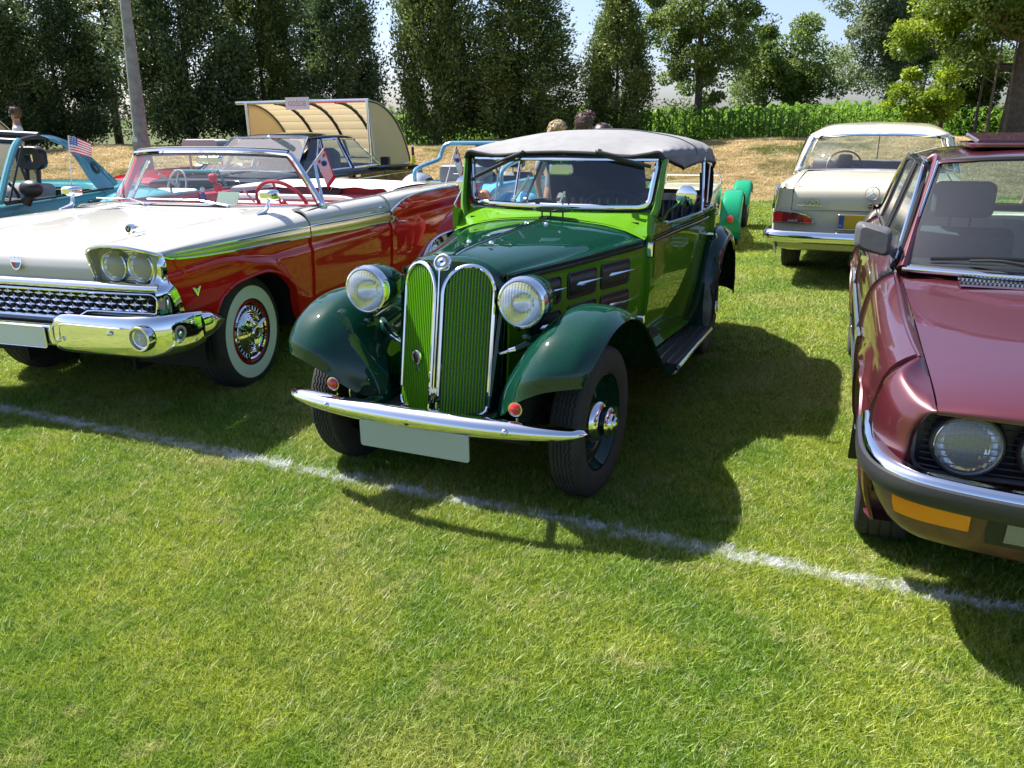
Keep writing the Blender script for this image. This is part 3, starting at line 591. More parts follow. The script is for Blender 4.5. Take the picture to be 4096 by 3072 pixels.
# side panels: bonnet side (lime), scuttle + door + rear quarter
def side(y0, y1, zt, zb, ny, nz, sg, off=0):
    yy = np.linspace(y0, y1, ny)[:, None]+np.zeros((1, nz)); k = np.linspace(0, 1, nz)[None]; zt_ = zt(yy) if callable(zt) else zt; zb_ = zb(yy) if callable(zb) else zb; Z = zt_+(zb_-zt_)*k
    return np.stack([sg*(gx(yy, Z)+off), yy, Z], -1)
for sg in (1, -1):
    mb = MB(); panel(side(-.115, .985, lambda y: belt(y), .46, 30, 12, sg), mb, flip=sg < 0); mb.build('bonnet_side', P_LIME, G)
    mb = MB(); dl = lambda y: np.where(y < 1.2, 1.075-.06*np.clip((y-1.04)/.16, 0, 1), 1.015+.0*y); 
    dlow = lambda y: .315+.04*np.clip((1.25-y)/.3, 0, 1)**2
    panel(side(.995, 2.235, lambda y: pch(y, [.99, 1.10, 1.25, 1.6, 2.3], [1.10, 1.075, 1.02, 1.012, 1.010]), dlow, 44, 30, sg), mb, flip=sg < 0, th=.03); d = mb.build('door', P_LIME, G)
    # hinges, handle
    for hy, hz, hl in ((1.0, .915, .085), (.955, .55, .05)):
        mb = MB(); x = float(gx(hy, hz)); L = rrect(.05, hl, .012)
        mb.loft([[(sg*(x+dx), hy+.012+py*k, hz+pz*k) for py, pz in L] for k, dx in ((1, -.004), (1.0, .026), (.86, .036))], cap=True); mb.build('hinge', CHROME, d)
    mb = MB(); x = float(gx(2.17, .84)); mb.lathe([(0, .016), (.01, .016), (.03, .009), (.05, .008)], (sg*x, 2.17, .855), (sg, 0, 0), 12)
    mb.tube([(sg*(x+.052), 2.165, .865), (sg*(x+.055), 2.185, .84), (sg*(x+.052), 2.20, .80), (sg*(x+.046), 2.20, .765)], [.010, .012, .011, .004], 8); mb.build('handle', CHROME, d)
    mb = MB(); panel(side(2.245, 3.28, lambda y: pch(y, [2.2, 2.5, 2.9, 3.3], [1.012, 1.005, .96, .80]), lambda y: .32+.1*np.clip((y-2.9)/.4, 0, 1), 34, 20, sg), mb, flip=sg < 0); mb.build('rear_quarter', P_LIME, G)
# louvre panels: three columns, three rows, ribs and chrome arrows
LM = mat('black_green_enamel', (.004, .012, .010), .35, coat=.3, cr=.15)
def louv(sg, y0, y1, z0, z1):
    mb = MB(); yc, zc = (y0+y1)/2, (z0+z1)/2; L = rrect(y1-y0, z1-z0, .022)
    lp = lambda k, dx: [(sg*(float(gx(yc+p*k, zc+q*k))+dx), yc+p*k, zc+q*k) for p, q in L]
    mb.loft([lp(1, -.002), lp(1, .006), lp(.95, .008), lp(.92, .003)]); b = mb.n; P = lp(.92, .003); mb.add(P, [tuple(range(len(P)))])
    n = 13
    for i in range(n):
        y = y0+.022+(y1-y0-.044)*i/(n-1); x = float(gx(y, zc)); wv = (y1-y0)/n*.36; zz = np.linspace(z0+.016, z1-.016, 7); bulge = np.array([0, .8, 1, 1, 1, .8, 0])*.011
        mb.grid([[(sg*(x+.003+bl*e), y+q*wv, z) for q, e in ((-1, 0), (-.2, .9), (.5, 1), (1, .0))] for z, bl in zip(zz, bulge)], flip=sg < 0)
    return mb.build('louvre_panel', LM, G)
for sg in (1, -1):
    for (y0, y1) in ((.585, .835), (.315, .55), (.045, .265)):
        for j, (z0, z1) in enumerate(((.772, .898), (.618, .744), (.482, .592))):
            lv = louv(sg, y0, y1, z0, z1)
            if j < 2:
                zc = (z0+z1)/2; ya, yb = y0+.05, y1+.03; x0 = float(gx(ya, zc))+.016; x1 = float(gx(yb, zc))+.016; mb = MB()
                mb.add([(sg*x0, ya, zc), (sg*(x0+.004), ya+.025, zc-.011), (sg*x1, yb, zc+.002), (sg*(x0+.004), ya+.025, zc+.011), (sg*(x0+.012), ya+.03, zc)], [(0, 1, 4), (1, 2, 4), (2, 3, 4), (3, 0, 4)]); mb.build('chrome_arrow', CHROME, lv, smooth=False)
# radiator shell
yk = lambda x, z: -.252-.19*(.91-z)+np.abs(x)*.47+.30*np.clip(np.abs(x)-.2, 0, 1)
def shell_loop(k, dy, s):
    P = []
    for a in np.linspace(0, 1, 41):
        # outline: up the right side, over the crown, down the left
        if a < .3: z = .355+(.86-.355)*a/.3; x = .220+.030*a/.3
        elif a > .7: z = .355+(.86-.355)*(1-a)/.3; x = -(.220+.030*(1-a)/.3)
        else: t_ = (a-.3)/.4*math.pi; x = .25*abs(math.cos(t_))**.75*np.sign(math.cos(t_)); z = .86+.170*math.sin(t_)**.85
        z2 = .355+(z-.355)*k; P.append((x*s, float(yk(x*s*.9, z2))+dy, z2))
    return np.array(P)
L0 = shell_loop(.965, -.0, .93); L1 = shell_loop(.985, -.002, .985); L2 = shell_loop(1.0, .018, 1.0)
Lb = L2.copy(); Lb[:, 1] = -.118; Lb[:, 0] *= .98; Lm = .5*(L2+Lb); Lm[:, 0] *= 1.012; Lm[:, 2] += .004
mb = MB(); mb.loft([L0, L1, L2, Lm, Lb], closed=False)
# front face, V-shaped
zz = np.linspace(.355, 1.012, 30); F_ = []
for z in zz:
    hwid = .222 if z < .86 else .222*max(.02, 1-((z-.86)/.156)**2.4)**.5; F_.append([(x*hwid, float(yk(x*hwid, z)), z) for x in np.linspace(-1, 1, 33)])
mb.grid(F_, flip=False); mb.build('radiator_shell', P_DKG, G)
def kid(x0, x1, zb, zt, n=14):
    """kidney outline points (x, z)"""
    c = (x0+x1)/2; rx = (x1-x0)/2; P = []
    P += [(x0, z) for z in np.linspace(zb+.05, zt-rx*1.15, n)]
    P += [(c-rx*math.cos(t), zt-rx*1.15+rx*1.15*math.sin(t)) for t in np.linspace(0, math.pi, 18)[1:-1]]
    P += [(x1, z) for z in np.linspace(zt-rx*1.15, zb+.05, n)]
    P += [(c+rx*math.cos(t)**1, zb+.05-.05*math.sin(t)**.7) for t in np.linspace(0, math.pi, 12)[1:-1]]
    return np.array(P)
BARG = mat('lime_grille_bar', (.17, .46, .012), .35, coat=.5, cr=.1)
for sg in (1, -1):
    K = kid(.018, .210, .372, 1.000); K[:, 0] *= sg
    g = MB(); lp = [(x, float(yk(x, z))-.004, z) for x, z in K]; g.add(lp, [tuple(range(len(lp)))]); gk = g.build('kidney_grille', BLK, G, smooth=False)  # black backing sheet stands in for the sheltered dark behind the bars
    fr_ = MB(); fr_.tube([(x, float(yk(x, z))-.010, z) for x, z in K], .0095, 8, closed=True, sq=(1, 1)); fr_.build('grille_frame', CHROME, gk)
    n = 15
    for i in range(n):
        x = sg*(.032+(.196-.032)*i/(n-1)); u = (abs(x)-.114)/.094; zt = 1.0-.108+.108*max(0, 1-u*u)**.5-.01; zb = .385+.02*abs(u)**4
        bm = MB(); q = np.linspace(zb, zt, 8); bm.tube([(x, float(yk(x, z))-.010, z) for z in q], .003, 5, sq=(.8, 1.6)); bm.build('grille_bar', BARG, gk)
    wm = MB()
    for z in np.arange(.39, .985, .0078):
        u = max(0, (z-.892)/.108); hw_ = .084*(1-u*u)**.5 if u < 1 else 0
        if hw_ > .01: wm.tube([(sg*(.114-hw_), float(yk(.114-hw_, z))-.0065, z), (sg*(.114+hw_), float(yk(.114+hw_, z))-.0065, z)], .0009, 3, cap=False)
    wm.build('mesh_wires', BARG, gk, kind='stuff')
# centre strip, badge, bottom chevron
mb = MB(); q = np.linspace(.44, .985, 14); mb.tube([(0, float(yk(0, z))-.008, z) for z in q], np.interp(q, [.44, .6, .985], [.006, .007, .009]), 8, sq=(.6, 1.1)); mb.build('centre_strip', CHROME, G)
for k in (-1, 1):
    mb = MB(); mb.tube([(0, float(yk(0, .50))-.004, .50), (k*.022, float(yk(.02, .43))-.012, .425)], .007, 6); mb.build('chevron', CHROME, G)
nb = Vector((0, -.82, .57)).normalized(); Bc = np.array([0, -.222, 1.012]); nn = np.array(nb)
bd = MB(); bd.lathe([(-.03, .040), (0, .040), (.008, .036), (.010, .031), (.008, .029)], Bc, nn, 32); bdg = bd.build('badge', CHROME, G)
q = MB(); u_ = np.array([1., 0, 0]); v_ = np.cross(nn, u_)
for r0, r1, mi in ((.029, .019, 0),):
    a = np.linspace(0, 2*np.pi, 33); q.grid([[Bc+nn*.0082+r*(math.cos(t_)*u_+math.sin(t_)*v_) for r in (r0, r1)] for t_ in a])
q.build('badge_ring', BLK, bdg)
MW = mat('badge_white', (.75, .76, .78), .25, coat=1); MBL = mat('badge_blue', (.05, .17, .45), .25, coat=1)
for i in range(4):
    a = np.linspace(i*math.pi/2, (i+1)*math.pi/2, 9); q = MB(); q.add([Bc+nn*.0095]+[Bc+nn*.0088+.019*(math.cos(t_)*u_+math.sin(t_)*v_) for t_ in a], [(0, j+1, j+2) for j in range(8)]); q.build('badge_quarter', MW if i % 2 else MBL, bdg, smooth=False)
# club badge on the right kidney
cb = np.array([-.107, float(yk(.107, .60))-.022, .612]); nx = Vector((-.42, -.9, .1)).normalized(); u3 = Vector((.9, -.42, 0)).normalized(); MC = frame(cb, u3, (0, 0, 1))
mb = MB(); mb.lathe([(-.004, .030), (.002, .030), (.004, .027), (.003, .018), (.004, .017), (.004, 0)], (0, 0, 0), 'z', 28)
mb.add([(-.016, -.062, 0), (.016, -.062, 0), (.004, -.028, 0), (-.004, -.028, 0), (-.016, -.062, .005), (.016, -.062, .005), (.004, -.028, .005), (-.004, -.028, .005)], [(4, 5, 6, 7), (0, 4, 7, 3), (1, 2, 6, 5), (0, 1, 5, 4)]); mb.xf(MC); cbo = mb.build('club_badge', CHROME, G)
mb = MB(); mb.lathe([(.0055, .0265), (.0055, .0185)], (0, 0, 0), 'z', 28); mb.xf(MC); mb.build('club_badge_ring', BLK, cbo)
for i, ch in enumerate('MOTOR RARITY CZECHOSLOVAKIA'[:24]):
    if ch == ' ': continue
    a = R(225-i*11.5); M2 = MC @ Matrix.Translation((.0232*math.cos(a), .0232*math.sin(a), .0062)) @ Matrix.Rotation(a-math.pi/2, 4, 'Z')
    text('badge_letter', ch, .0105, WHITEP, cbo, M2, .0005)
mb = MB(); mb.lathe([(.0045, .0165), (.007, .012), (.0075, 0)], (0, 0, 0), 'z', 20); mb.xf(MC); mb.build('club_badge_centre', mat('badge_dark_red', (.07, .02, .03), .4), cbo)
# front wings
W0 = [[(.275, -.30, .40), (.345, -.39, .45), (.42, -.455, .525), (.53, -.47, .585), (.63, -.445, .606), (.680, -.405, .606), (.672, -.395, .61)],
      [(.275, -.25, .50), (.350, -.35, .575), (.435, -.43, .635), (.53, -.455, .672), (.64, -.425, .682), (.697, -.378, .662), (.688, -.37, .66)],
      [(.315, -.19, .585), (.385, -.28, .675), (.455, -.335, .738), (.53, -.355, .772), (.645, -.33, .768), (.714, -.288, .725), (.705, -.28, .72)],
      [(.335, -.09, .635), (.405, -.135, .735), (.475, -.17, .797), (.54, -.18, .828), (.655, -.16, .818), (.722, -.135, .775), (.712, -.13, .768)],
      [(.345, .06, .65), (.41, .05, .745), (.48, .04, .803), (.55, .04, .830), (.66, .05, .818), (.726, .06, .776), (.716, .06, .768)],
      [(.365, .25, .61), (.42, .25, .69), (.48, .25, .740), (.57, .25, .762), (.67, .255, .752), (.730, .26, .716), (.720, .26, .708)],
      [(.38, .46, .49), (.44, .46, .555), (.52, .46, .60), (.60, .46, .617), (.68, .46, .612), (.734, .46, .585), (.725, .455, .578)],
      [(.43, .66, .37), (.48, .66, .41), (.55, .66, .44), (.62, .66, .452), (.69, .66, .448), (.737, .66, .430), (.728, .655, .424)],
      [(.46, .86, .285), (.51, .86, .305), (.57, .86, .318), (.63, .86, .325), (.69, .86, .322), (.738, .86, .305), (.729, .855, .298)],
      [(.48, 1.02, .262), (.53, 1.02, .268), (.58, 1.02, .272), (.64, 1.02, .274), (.70, 1.02, .270), (.738, 1.02, .255), (.729, 1.02, .25)],
      [(.49, 1.11, .262), (.54, 1.11, .268), (.59, 1.11, .270), (.64, 1.11, .271), (.70, 1.11, .266), (.735, 1.11, .25), (.727, 1.11, .245)]]
SW = surf(W0, 90, 44)
for sg in (1, -1):
    P = SW.copy(); P[..., 0] *= sg; mb = MB(); mb.grid(P, flip=sg > 0)
    # inner splash apron down to the chassis
    A = np.stack([P[:, 0], P[:, 0]*np.array([.9, 1, 1])-np.array([0, 0, .22])], 1); A[:, 1, 2] = np.maximum(.30, A[:, 1, 2]); mb.grid(A, flip=sg < 0)
    mb.build('front_wing', P_DKG, G)
# rear wings
W1 = [[(.50, 2.00, .262), (.58, 1.99, .268), (.66, 1.99, .27), (.73, 1.995, .265), (.752, 2.0, .25)],
      [(.56, 2.03, .42), (.62, 2.015, .43), (.68, 2.01, .43), (.745, 2.02, .425), (.765, 2.03, .42)],
      [(.60, 2.07, .60), (.645, 2.045, .62), (.70, 2.04, .62), (.755, 2.06, .61), (.772, 2.08, .60)],
      [(.61, 2.16, .74), (.655, 2.12, .785), (.71, 2.115, .79), (.762, 2.15, .765), (.776, 2.18, .74)],
      [(.61, 2.34, .80), (.66, 2.33, .865), (.715, 2.33, .87), (.765, 2.34, .835), (.778, 2.35, .80)],
      [(.59, 2.56, .77), (.65, 2.58, .84), (.71, 2.59, .845), (.762, 2.58, .80), (.776, 2.56, .765)],
      [(.56, 2.74, .62), (.64, 2.79, .70), (.70, 2.80, .70), (.757, 2.78, .66), (.770, 2.75, .63)],
      [(.54, 2.84, .44), (.62, 2.89, .50), (.69, 2.90, .50), (.75, 2.88, .46), (.765, 2.85, .44)],
      [(.52, 2.90, .33), (.60, 2.95, .36), (.68, 2.96, .36), (.74, 2.94, .34), (.757, 2.91, .33)]]
S2 = surf(W1, 60, 30)
for sg in (1, -1):
    P = S2.copy(); P[..., 0] *= sg; mb = MB(); mb.grid(P, flip=sg > 0); mb.grid(np.stack([P[:, -1], P[:, -1]+np.array([-.012*sg, 0, -.008])], 1)); mb.build('rear_wing', P_DKG, G)
    mb = MB(); mb.tube([(sg*.40, 3.30, .40), (sg*.66, 3.22, .40), (sg*.70, 3.15, .40)], [.03, .032, .03], 10); mb.build('rear_bumper', CHROME if 0 else BLK, G)
# running boards
RB = mat('ribbed_black_rubber', (.03, .03, .034), .55, bump=.4, bscale=200)
for sg in (1, -1):
    mb = MB(); L = [(sg*.50, 1.10, .262), (sg*.728, 1.10, .262), (sg*.745, 2.0, .262), (sg*.60, 2.02, .262)]
    L = L if sg > 0 else L[::-1]; slab(mb, L, (0, 0, 1), .02); rb = mb.build('running_board', RB, G)
    for k, xx in enumerate((.56, .615, .67, .715)):
        mb = MB(); mb.tube([(sg*xx, 1.11, .285), (sg*(xx+.018), 2.0, .285)], .0055, 6, sq=(.5, 1)); mb.build('rubber_rib', DULLCHROME, rb)
    mb = MB(); mb.tube([(sg*.738, 1.09, .270), (sg*.752, 2.0, .270), (sg*.745, 2.015, .270), (sg*.60, 2.03, .270)], .012, 8); mb.build('board_edge', ALU, rb)
# cowl with windscreen surround
gl_b = lambda x: (1.075-.15*0+.09*(x/.55)**2, 1.088-.006*(x/.55)**2)       # (y, z) of glass bottom edge
ck = []
for x in np.linspace(-1, 1, 41):
    ax = abs(x); xe = float(gx(1.0, .95)); X_ = x*xe
    zf = float(np.interp(ax, [0, .3, .58, .8, .93, 1], [1.060, 1.051, 1.036, 1.012, .987, .972]))+.006; yf = .978-.03*ax**4
    ck.append([(X_, yf, zf-.004), (X_*1.005, yf+.03, zf+.010), (X_*1.015, yf+.07+.05*ax**2, zf+.024+.045*ax**3), (X_*1.02, 1.070+.085*ax**2, 1.088+.006*ax**2), (X_*1.015, 1.10+.09*ax**2, 1.092+.006*ax**2)])
mb = MB(); mb.grid(surf(ck, 60, 16), flip=True)
mb.build('cowl', P_LIME, G)
for sg in (1, -1):
    # cowl side flare into the A-pillar
    T_ = []
    for z, w_ in ((.94, .06), (.99, .055), (1.05, .045), (1.12, .032), (1.2, .026), (1.3, .024), (1.375, .022)):
        yb = 1.10+(z-1.09)*.36 if z > 1.05 else 1.0+.10*(z-.94)/.11*.8; xo = .575+.018*(z-1.0)/.37 if z > 1.05 else float(gx(1.02, .95))+.012; xi = xo-w_*1.0
        T_.append([(sg*(xi), yb-.005, z), (sg*(xi+w_*.35), yb-.028, z), (sg*xo, yb-.012, z), (sg*(xo+.004), yb+.02, z), (sg*(xo-.004), yb+.055, z), (sg*(xi+.005), yb+.055, z)])
    mb = MB(); mb.grid(surf(T_, 40, 16), flip=sg > 0); mb.build('windscreen_pillar', P_LIME, G)
# windscreen frame and glass
def wf(x, k):  # k 0 bottom 1 top
    ax = abs(x); yb = 1.080+.075*ax**2; zb = 1.112+.004*ax**2-.0; yt = 1.165+.045*ax**2; zt = 1.366
    W_ = .520+(.548-.520)*k; return np.array([x*W_, yb+(yt-yb)*k, zb+(zt-zb)*k])
fp = []
for x in np.linspace(-.86, .86, 20): fp.append(wf(x, 0))
for t_ in np.linspace(0, 1, 6)[1:-1]: a = t_*math.pi/2; fp.append(wf(.86+.14*math.sin(a), .16*(1-math.cos(a))))
for k in np.linspace(.16, 1, 10): fp.append(wf(1, k))
for x in np.linspace(1, -1, 22)[1:]: fp.append(wf(x, 1))
for k in np.linspace(1, .16, 10)[1:]: fp.append(wf(-1, k))
for t_ in np.linspace(1, 0, 6)[1:-1]: a = t_*math.pi/2; fp.append(wf(-.86-.14*math.sin(a), .16*(1-math.cos(a))))
ws = MB(); ws.tube(fp, .019, 8, closed=True, sq=(1, .6)); wso = ws.build('windscreen', CHROME, G)
mb = MB(); mb.tube([p+np.array([0, -.004, 0])+(p-np.array([0, 1.14, 1.24]))*np.array([.042, 0, .085]) for p in fp], .006, 6, closed=True); mb.build('windscreen_seal', MATBLK, wso)
mb = MB(); mb.grid([[wf(x, k) for k in np.linspace(.0, 1, 8)] for x in np.linspace(-.985, .985, 24)]); mb.build('windscreen_glass', GLASS, wso)
# wipers hung from the header
for x0, z0, x1, z1 in ((-.212, 1.402, -.499, 1.262), (.234, 1.412, .524, 1.330)):
    mb = MB(); y0 = 1.145; mb.lathe([(0, .016), (-.03, .016), (-.035, .010)], (x0, y0+.012, z0-.01), 'y', 12)
    mb.tube([(x0, y0-.02, z0-.01), (x0+(x1-x0)*.5, y0-.035, z0+(z1-z0)*.42)], [.011, .006], 8); mb.tube([(x0+(x1-x0)*.12, y0-.02, z0-.02+(z1-z0)*.08), (x1, y0-.012, z1)], .0065, 6, sq=(1.6, .7)); w_ = mb.build('wiper', BLK, G)
mb = MB(); mb.lathe([(0, .006), (-.008, .006), (-.01, 0)], (-.03, 1.145, 1.375), 'y', 8); mb.lathe([(0, .006), (-.008, .006), (-.01, 0)], (.01, 1.145, 1.375), 'y', 8); mb.build('frame_screw', BLK, wso)
# dark bar lamp on the cowl
mb = MB(); a = np.linspace(0, 2*np.pi, 24, endpoint=False); mb.loft([[(.032+.112*np.sign(math.cos(t_))*abs(math.cos(t_))**.6*k, .985+dy, 1.108+.016*math.sin(t_)*k) for t_ in a] for k, dy in ((.85, -.022), (1, -.012), (1, .012), (.85, .02))], cap=True)
for xx in (-.03, .02, .09): mb.tube([(xx, .985, 1.10), (xx, .985, 1.065)], .005, 6)
mb.build('cowl_lamp_bar', P_DKG, G)
# headlamps
for sg in (1, -1):
    c = np.array([sg*.364, -.235, .875]); mb = MB()
    mb.lathe([(0, .098), (.03, .102), (.09, .098), (.16, .080), (.22, .050), (.25, .022), (.257, 0)], c, 'y', 40); hl = mb.build('headlamp', P_DKG, G)
    mb = MB(); mb.lathe([(-.020, .088), (-.024, .094), (-.020, .101), (-.004, .106), (.012, .106), (.016, .101)], c, 'y', 48); mb.build('lamp_rim', CHROME, hl)
    mb = MB(); mb.lathe([(-.018, .093), (-.032, .08), (-.041, .055), (-.045, .025), (-.046, 0)], (0, 0, 0), 'y', 40); put('lens', mb.mesh('lens', CLR), hl, tuple(c))
    mb = MB(); mb.lathe([(-.012, .092), (.02, .075), (.055, .045), (.07, .012), (.07, 0)], c, 'y', 32); mb.build('reflector', REFL, hl)
    mb = MB(); mb.tube([c+(sg*.01, .02, -.095), c+(sg*.012, .03, -.15)], [.010, .014], 8); mb.lathe([(0, .012), (.02, .016), (.03, .01)], c+(sg*.01, -.02, -.135), 'x', 10)
    mb.tube(catm([(sg*.56, .02, .70), (sg*.47, -.04, .705), (sg*.37, -.12, .685), (sg*.30, -.16, .655)], 10), [.05, .045, .04, .036, .033, .030, .027, .024, .020, .017], 10); mb.build('lamp_bracket', P_DKG, hl)
    mb = MB(); mb.tube([(sg*.30, -.16, .655), (sg*.272, -.172, .648)], [.0175, .013], 10); mb.tube([(sg*.272, -.172, .648), (sg*.225, -.185, .632)], [.009, .003], 8); mb.build('bracket_tip', CHROME, hl)
    mb = MB(); mb.lathe([(0, .03), (.03, .032), (.05, .025), (.055, 0)], (sg*.235, -.02, .70), 'z', 16); mb.build('horn', BLK, hl)
# front bumper blade
bm = MB(); L_ = []
for x in np.linspace(-.700, .700, 61):
    k = abs(x)/.700; y = -.535+.125*k**2.3; h = .043*(1-.42*k**2)*(1-k**14)**.5+.0015; z = .432-.012*k**2; th = .046*(1-k**14)**.5+.001
    L_.append([(x, y+.01-th*math.cos(q), z+h*math.sin(q)) for q in np.linspace(1.9, -1.5, 9)])
bm.grid(surf(L_, 90, 18), flip=True); bo = bm.build('front_bumper', CHROME, G)
for x in (-.412, .412):
    mb = MB(); mb.lathe([(0, .014), (-.006, .013), (-.012, .007), (-.013, 0)], (x, -.535, .436), 'y', 14); o = mb.build('bumper_bolt', CHROME, bo); 
mb = MB(); mb.lathe([(0, .012), (-.004, .012), (-.004, 0)], (.0, -.5675, .428), 'y', 14); mb.box((0, -.567, .428), (.05, .008, .009)); mb.build('crank_hole', BLK, bo)
for sg in (1, -1):
    mb = MB(); mb.tube([(sg*.32, -.50, .42), (sg*.28, -.30, .40), (sg*.27, .1, .38)], .02, 8, sq=(1.4, .6)); mb.build('bumper_iron', P_DKG, bo)
    c = np.array([sg*.423, -.455, .505]); mb = MB(); mb.lathe([(.03, .012), (.02, .024), (.0, .030), (-.004, .030), (-.004, .025)], c, 'y', 28); mb.tube([c+(0, .01, -.02), c+(0, .02, -.055)], .006, 6); ml = mb.build('marker_lamp', CHROME, bo)
    mb = MB(); mb.lathe([(-.003, .0255), (-.012, .023), (-.018, .014), (-.020, 0)], c, 'y', 24); mb.build('red_lens', REDL, ml)
# number plate (left blank)
L = rrect(.50, .115, .012); mb = MB(); slab(mb, [(.02+px, -.555+.15*(.33-.33-pz)*0, .352+pz) for px, pz in L], (0, -1, 0), .006); mb.build('number_plate', PLATEG, bo)
# wheels
TG = tyre_mesh('tyre', .336, .140, .215, [RUB], zig=True, seg=300)
hub = MB(); hub.lathe([(.035, .215), (.050, .218), (.055, .208), (.035, .200), (.008, .188), (.0, .15), (.006, .12), (.012, .10)], (0, 0, 0), 'x', 56); HM = hub.mesh('rim', P_DKG)
cp = MB(); cp.lathe([(.0, .098), (.025, .097), (.045, .086), (.055, .070), (.058, .060)], (0, 0, 0), 'x', 40); CPM = cp.mesh('hub_ring', CHROME)
c2 = MB(); c2.lathe([(.05, .066), (.085, .068), (.092, .062), (.096, .05), (.108, .046), (.112, .030), (.120, .026), (.123, 0)], (0, 0, 0), 'x', 40); C2M = c2.mesh('hub_cap', CHROME)
for sg in (1, -1):
    wheel(G, TG, (sg*.585, 0, .322), [('rim', HM), ('hub_ring', CPM), ('hub_cap', C2M)], sg < 0, -.05)
    wheel(G, TG, (sg*.61, 2.40, .322), [('rim', HM), ('hub_ring', CPM), ('hub_cap', C2M)], sg < 0)
# underside, wells, front axle
mb = MB(); mb.box((0, 1.4, .34), (.84, 3.4, .10)); mb.box((0, .3, .5), (.4, .9, .4)); mb.box((0, 1.05, .75), (.98, .02, .6)); mb.tube([(-.55, 0, .30), (.55, 0, .30)], .03, 8); mb.tube([(-.5, -.1, .40), (.5, -.1, .40)], .02, 8)
for sg in (1, -1): mb.box((sg*.40, .0, .42), (.03, .7, .16)); mb.box((sg*.56, 2.4, .62), (.02, .7, .5))
mb.build('chassis', DARK, G)
# soft top
zr = []
for y, zc, xe, ze in ((1.165, 1.405, .575, 1.392), (1.25, 1.435, .595, 1.400), (1.42, 1.480, .615, 1.402), (1.62, 1.502, .622, 1.398), (1.85, 1.508, .625, 1.392), (2.1, 1.502, .628, 1.385), (2.35, 1.488, .628, 1.372), (2.52, 1.455, .615, 1.340), (2.62, 1.395, .595, 1.285)):
    zr.append([(0, y, zc), (xe*.35, y, zc-.006), (xe*.65, y, zc-.02-.1*(zc-ze)), (xe*.86, y, ze+.45*(zc-ze)), (xe*.97, y, ze+.012), (xe, y, ze-.02)])
RS = surf(zr, 70, 40); ii = np.linspace(0, 1, 70)[:, None]; jj = np.linspace(0, 1, 40)[None]
RS[..., 2] += .012*np.sin(ii*26+jj*9)*np.clip(jj-.55, 0, 1)*np.clip((ii-.35)*2, 0, 1)*2+.004*np.sin(ii*60+jj*20)*jj**3
lowz = pch(RS[:, -1, 1], [1.16, 1.25, 1.42, 1.55, 1.8, 2.2, 2.55, 2.62], [1.375, 1.362, 1.322, 1.300, 1.318, 1.312, 1.285, 1.20])
D_ = np.stack([np.stack([RS[:, -1, 0]+.010*np.sin(np.linspace(0, 30, 70))*k, RS[:, -1, 1], RS[:, -1, 2]*(1-k)+lowz*k], 1) for k in np.linspace(0, 1, 8)[1:]], 1)
RS = np.concatenate([RS, D_], 1)
rf = MB(); Pm = RS.copy(); Pm[..., 0] *= -1; FullR = np.concatenate([Pm[:, :0:-1], RS], 1); rf.grid(FullR, flip=True); In = FullR.copy(); In[..., 2] -= .012; In[..., 0] *= .985; rf.grid(In, mi=1)
rf.tube(FullR[0]+np.array([0, .0, -.006]), .010, 8, mi=2)
rf.tube(FullR[:, -1]+np.array([0, 0, 0]), .005, 6, mi=2); rf.tube(FullR[:, 0], .005, 6, mi=2)
roof = rf.build('canvas_roof', [CLOTH, BLKIN, MATBLK], G)
mb = MB(); k = 34; mb.tube(RS[k, :42]+np.array([0, 0, .003]), .0035, 5); mb.build('roof_seam', mat('seam_thread', (.10, .105, .12), .9), roof)
mb = MB(); mb.tube([(0, 1.19, 1.395)]*1+[tuple(p) for p in (RS[1, ::6]+np.array([0, 0, -.012]))], .012, 6); mb.tube([tuple(p*np.array([-1, 1, 1])) for p in (RS[1, ::6]+np.array([0, 0, -.012]))], .012, 6); mb.build('roof_header', MATBLK, roof)
# back curtain with two small windows
bc = []
for x in np.linspace(-1, 1, 25):
    bc.append([(x*.59, 2.60-.06*x*x, 1.37-.1*abs(x)**3), (x*.60, 2.68-.08*x*x, 1.22), (x*.60, 2.74-.12*x*x, 1.08), (x*.58, 2.78-.16*x*x, .96)])
C_ = surf(bc, 49, 26); kp = np.ones((48, 25), bool)
for i in range(48):
    for j in range(25):
        x = C_[i, j, 0]; z = C_[i, j, 2]
        if .08 < x < .50 and 1.10 < z < 1.31: kp[i, j] = False
mb = MB(); mb.grid(C_, keep=kp); mb.build('back_curtain', BLKIN, roof)
mb = MB(); mb.grid(C_[26:, 3:19]); mb.build('back_window', glass('celluloid_window', (.9, .9, .8)), roof)
# side posts, strut, rear deck
for sg in (1, -1):
    mb = MB(); mb.tube([(sg*.617, 2.10, 1.34), (sg*.642, 2.02, 1.01)], .011, 8); mb.build('window_post', CHROME, G)
    mb = MB(); mb.tube([(sg*.60, 2.44, 1.28), (sg*.635, 2.22, 1.03)], .010, 6, sq=(1.4, .5)); mb.lathe([(-.012, .02), (.012, .02)], (sg*.637, 2.22, 1.03), 'x', 10); mb.build('hood_iron', DULLCHROME, G)
    mb = MB(); mb.tube([(sg*(float(gx(y, 1.0))-.01), y, z) for y, z in zip(np.linspace(1.12, 2.9, 24), pch(np.linspace(1.12, 2.9, 24), [1.1, 1.25, 1.6, 2.3, 2.5, 2.9], [1.075, 1.022, 1.014, 1.012, 1.006, .962]))], .014, 8); mb.build('door_capping', P_DKG, G)
    mc = (.727, 1.085, 1.187) if sg > 0 else (-.655, 1.30, 1.20)
    mb = MB(); mb.tube([(sg*.60, 1.13, 1.045), (sg*.63, 1.11, 1.10), mc], .007, 8); mb.lathe([(-.012, .006), (-.010, .040), (-.004, .054), (.006, .056), (.012, .052), (.012, 0)], mc, (sg*.15, 1, .05), 32); mb.build('door_mirror', CHROME, G)
mb = MB(); dk = []
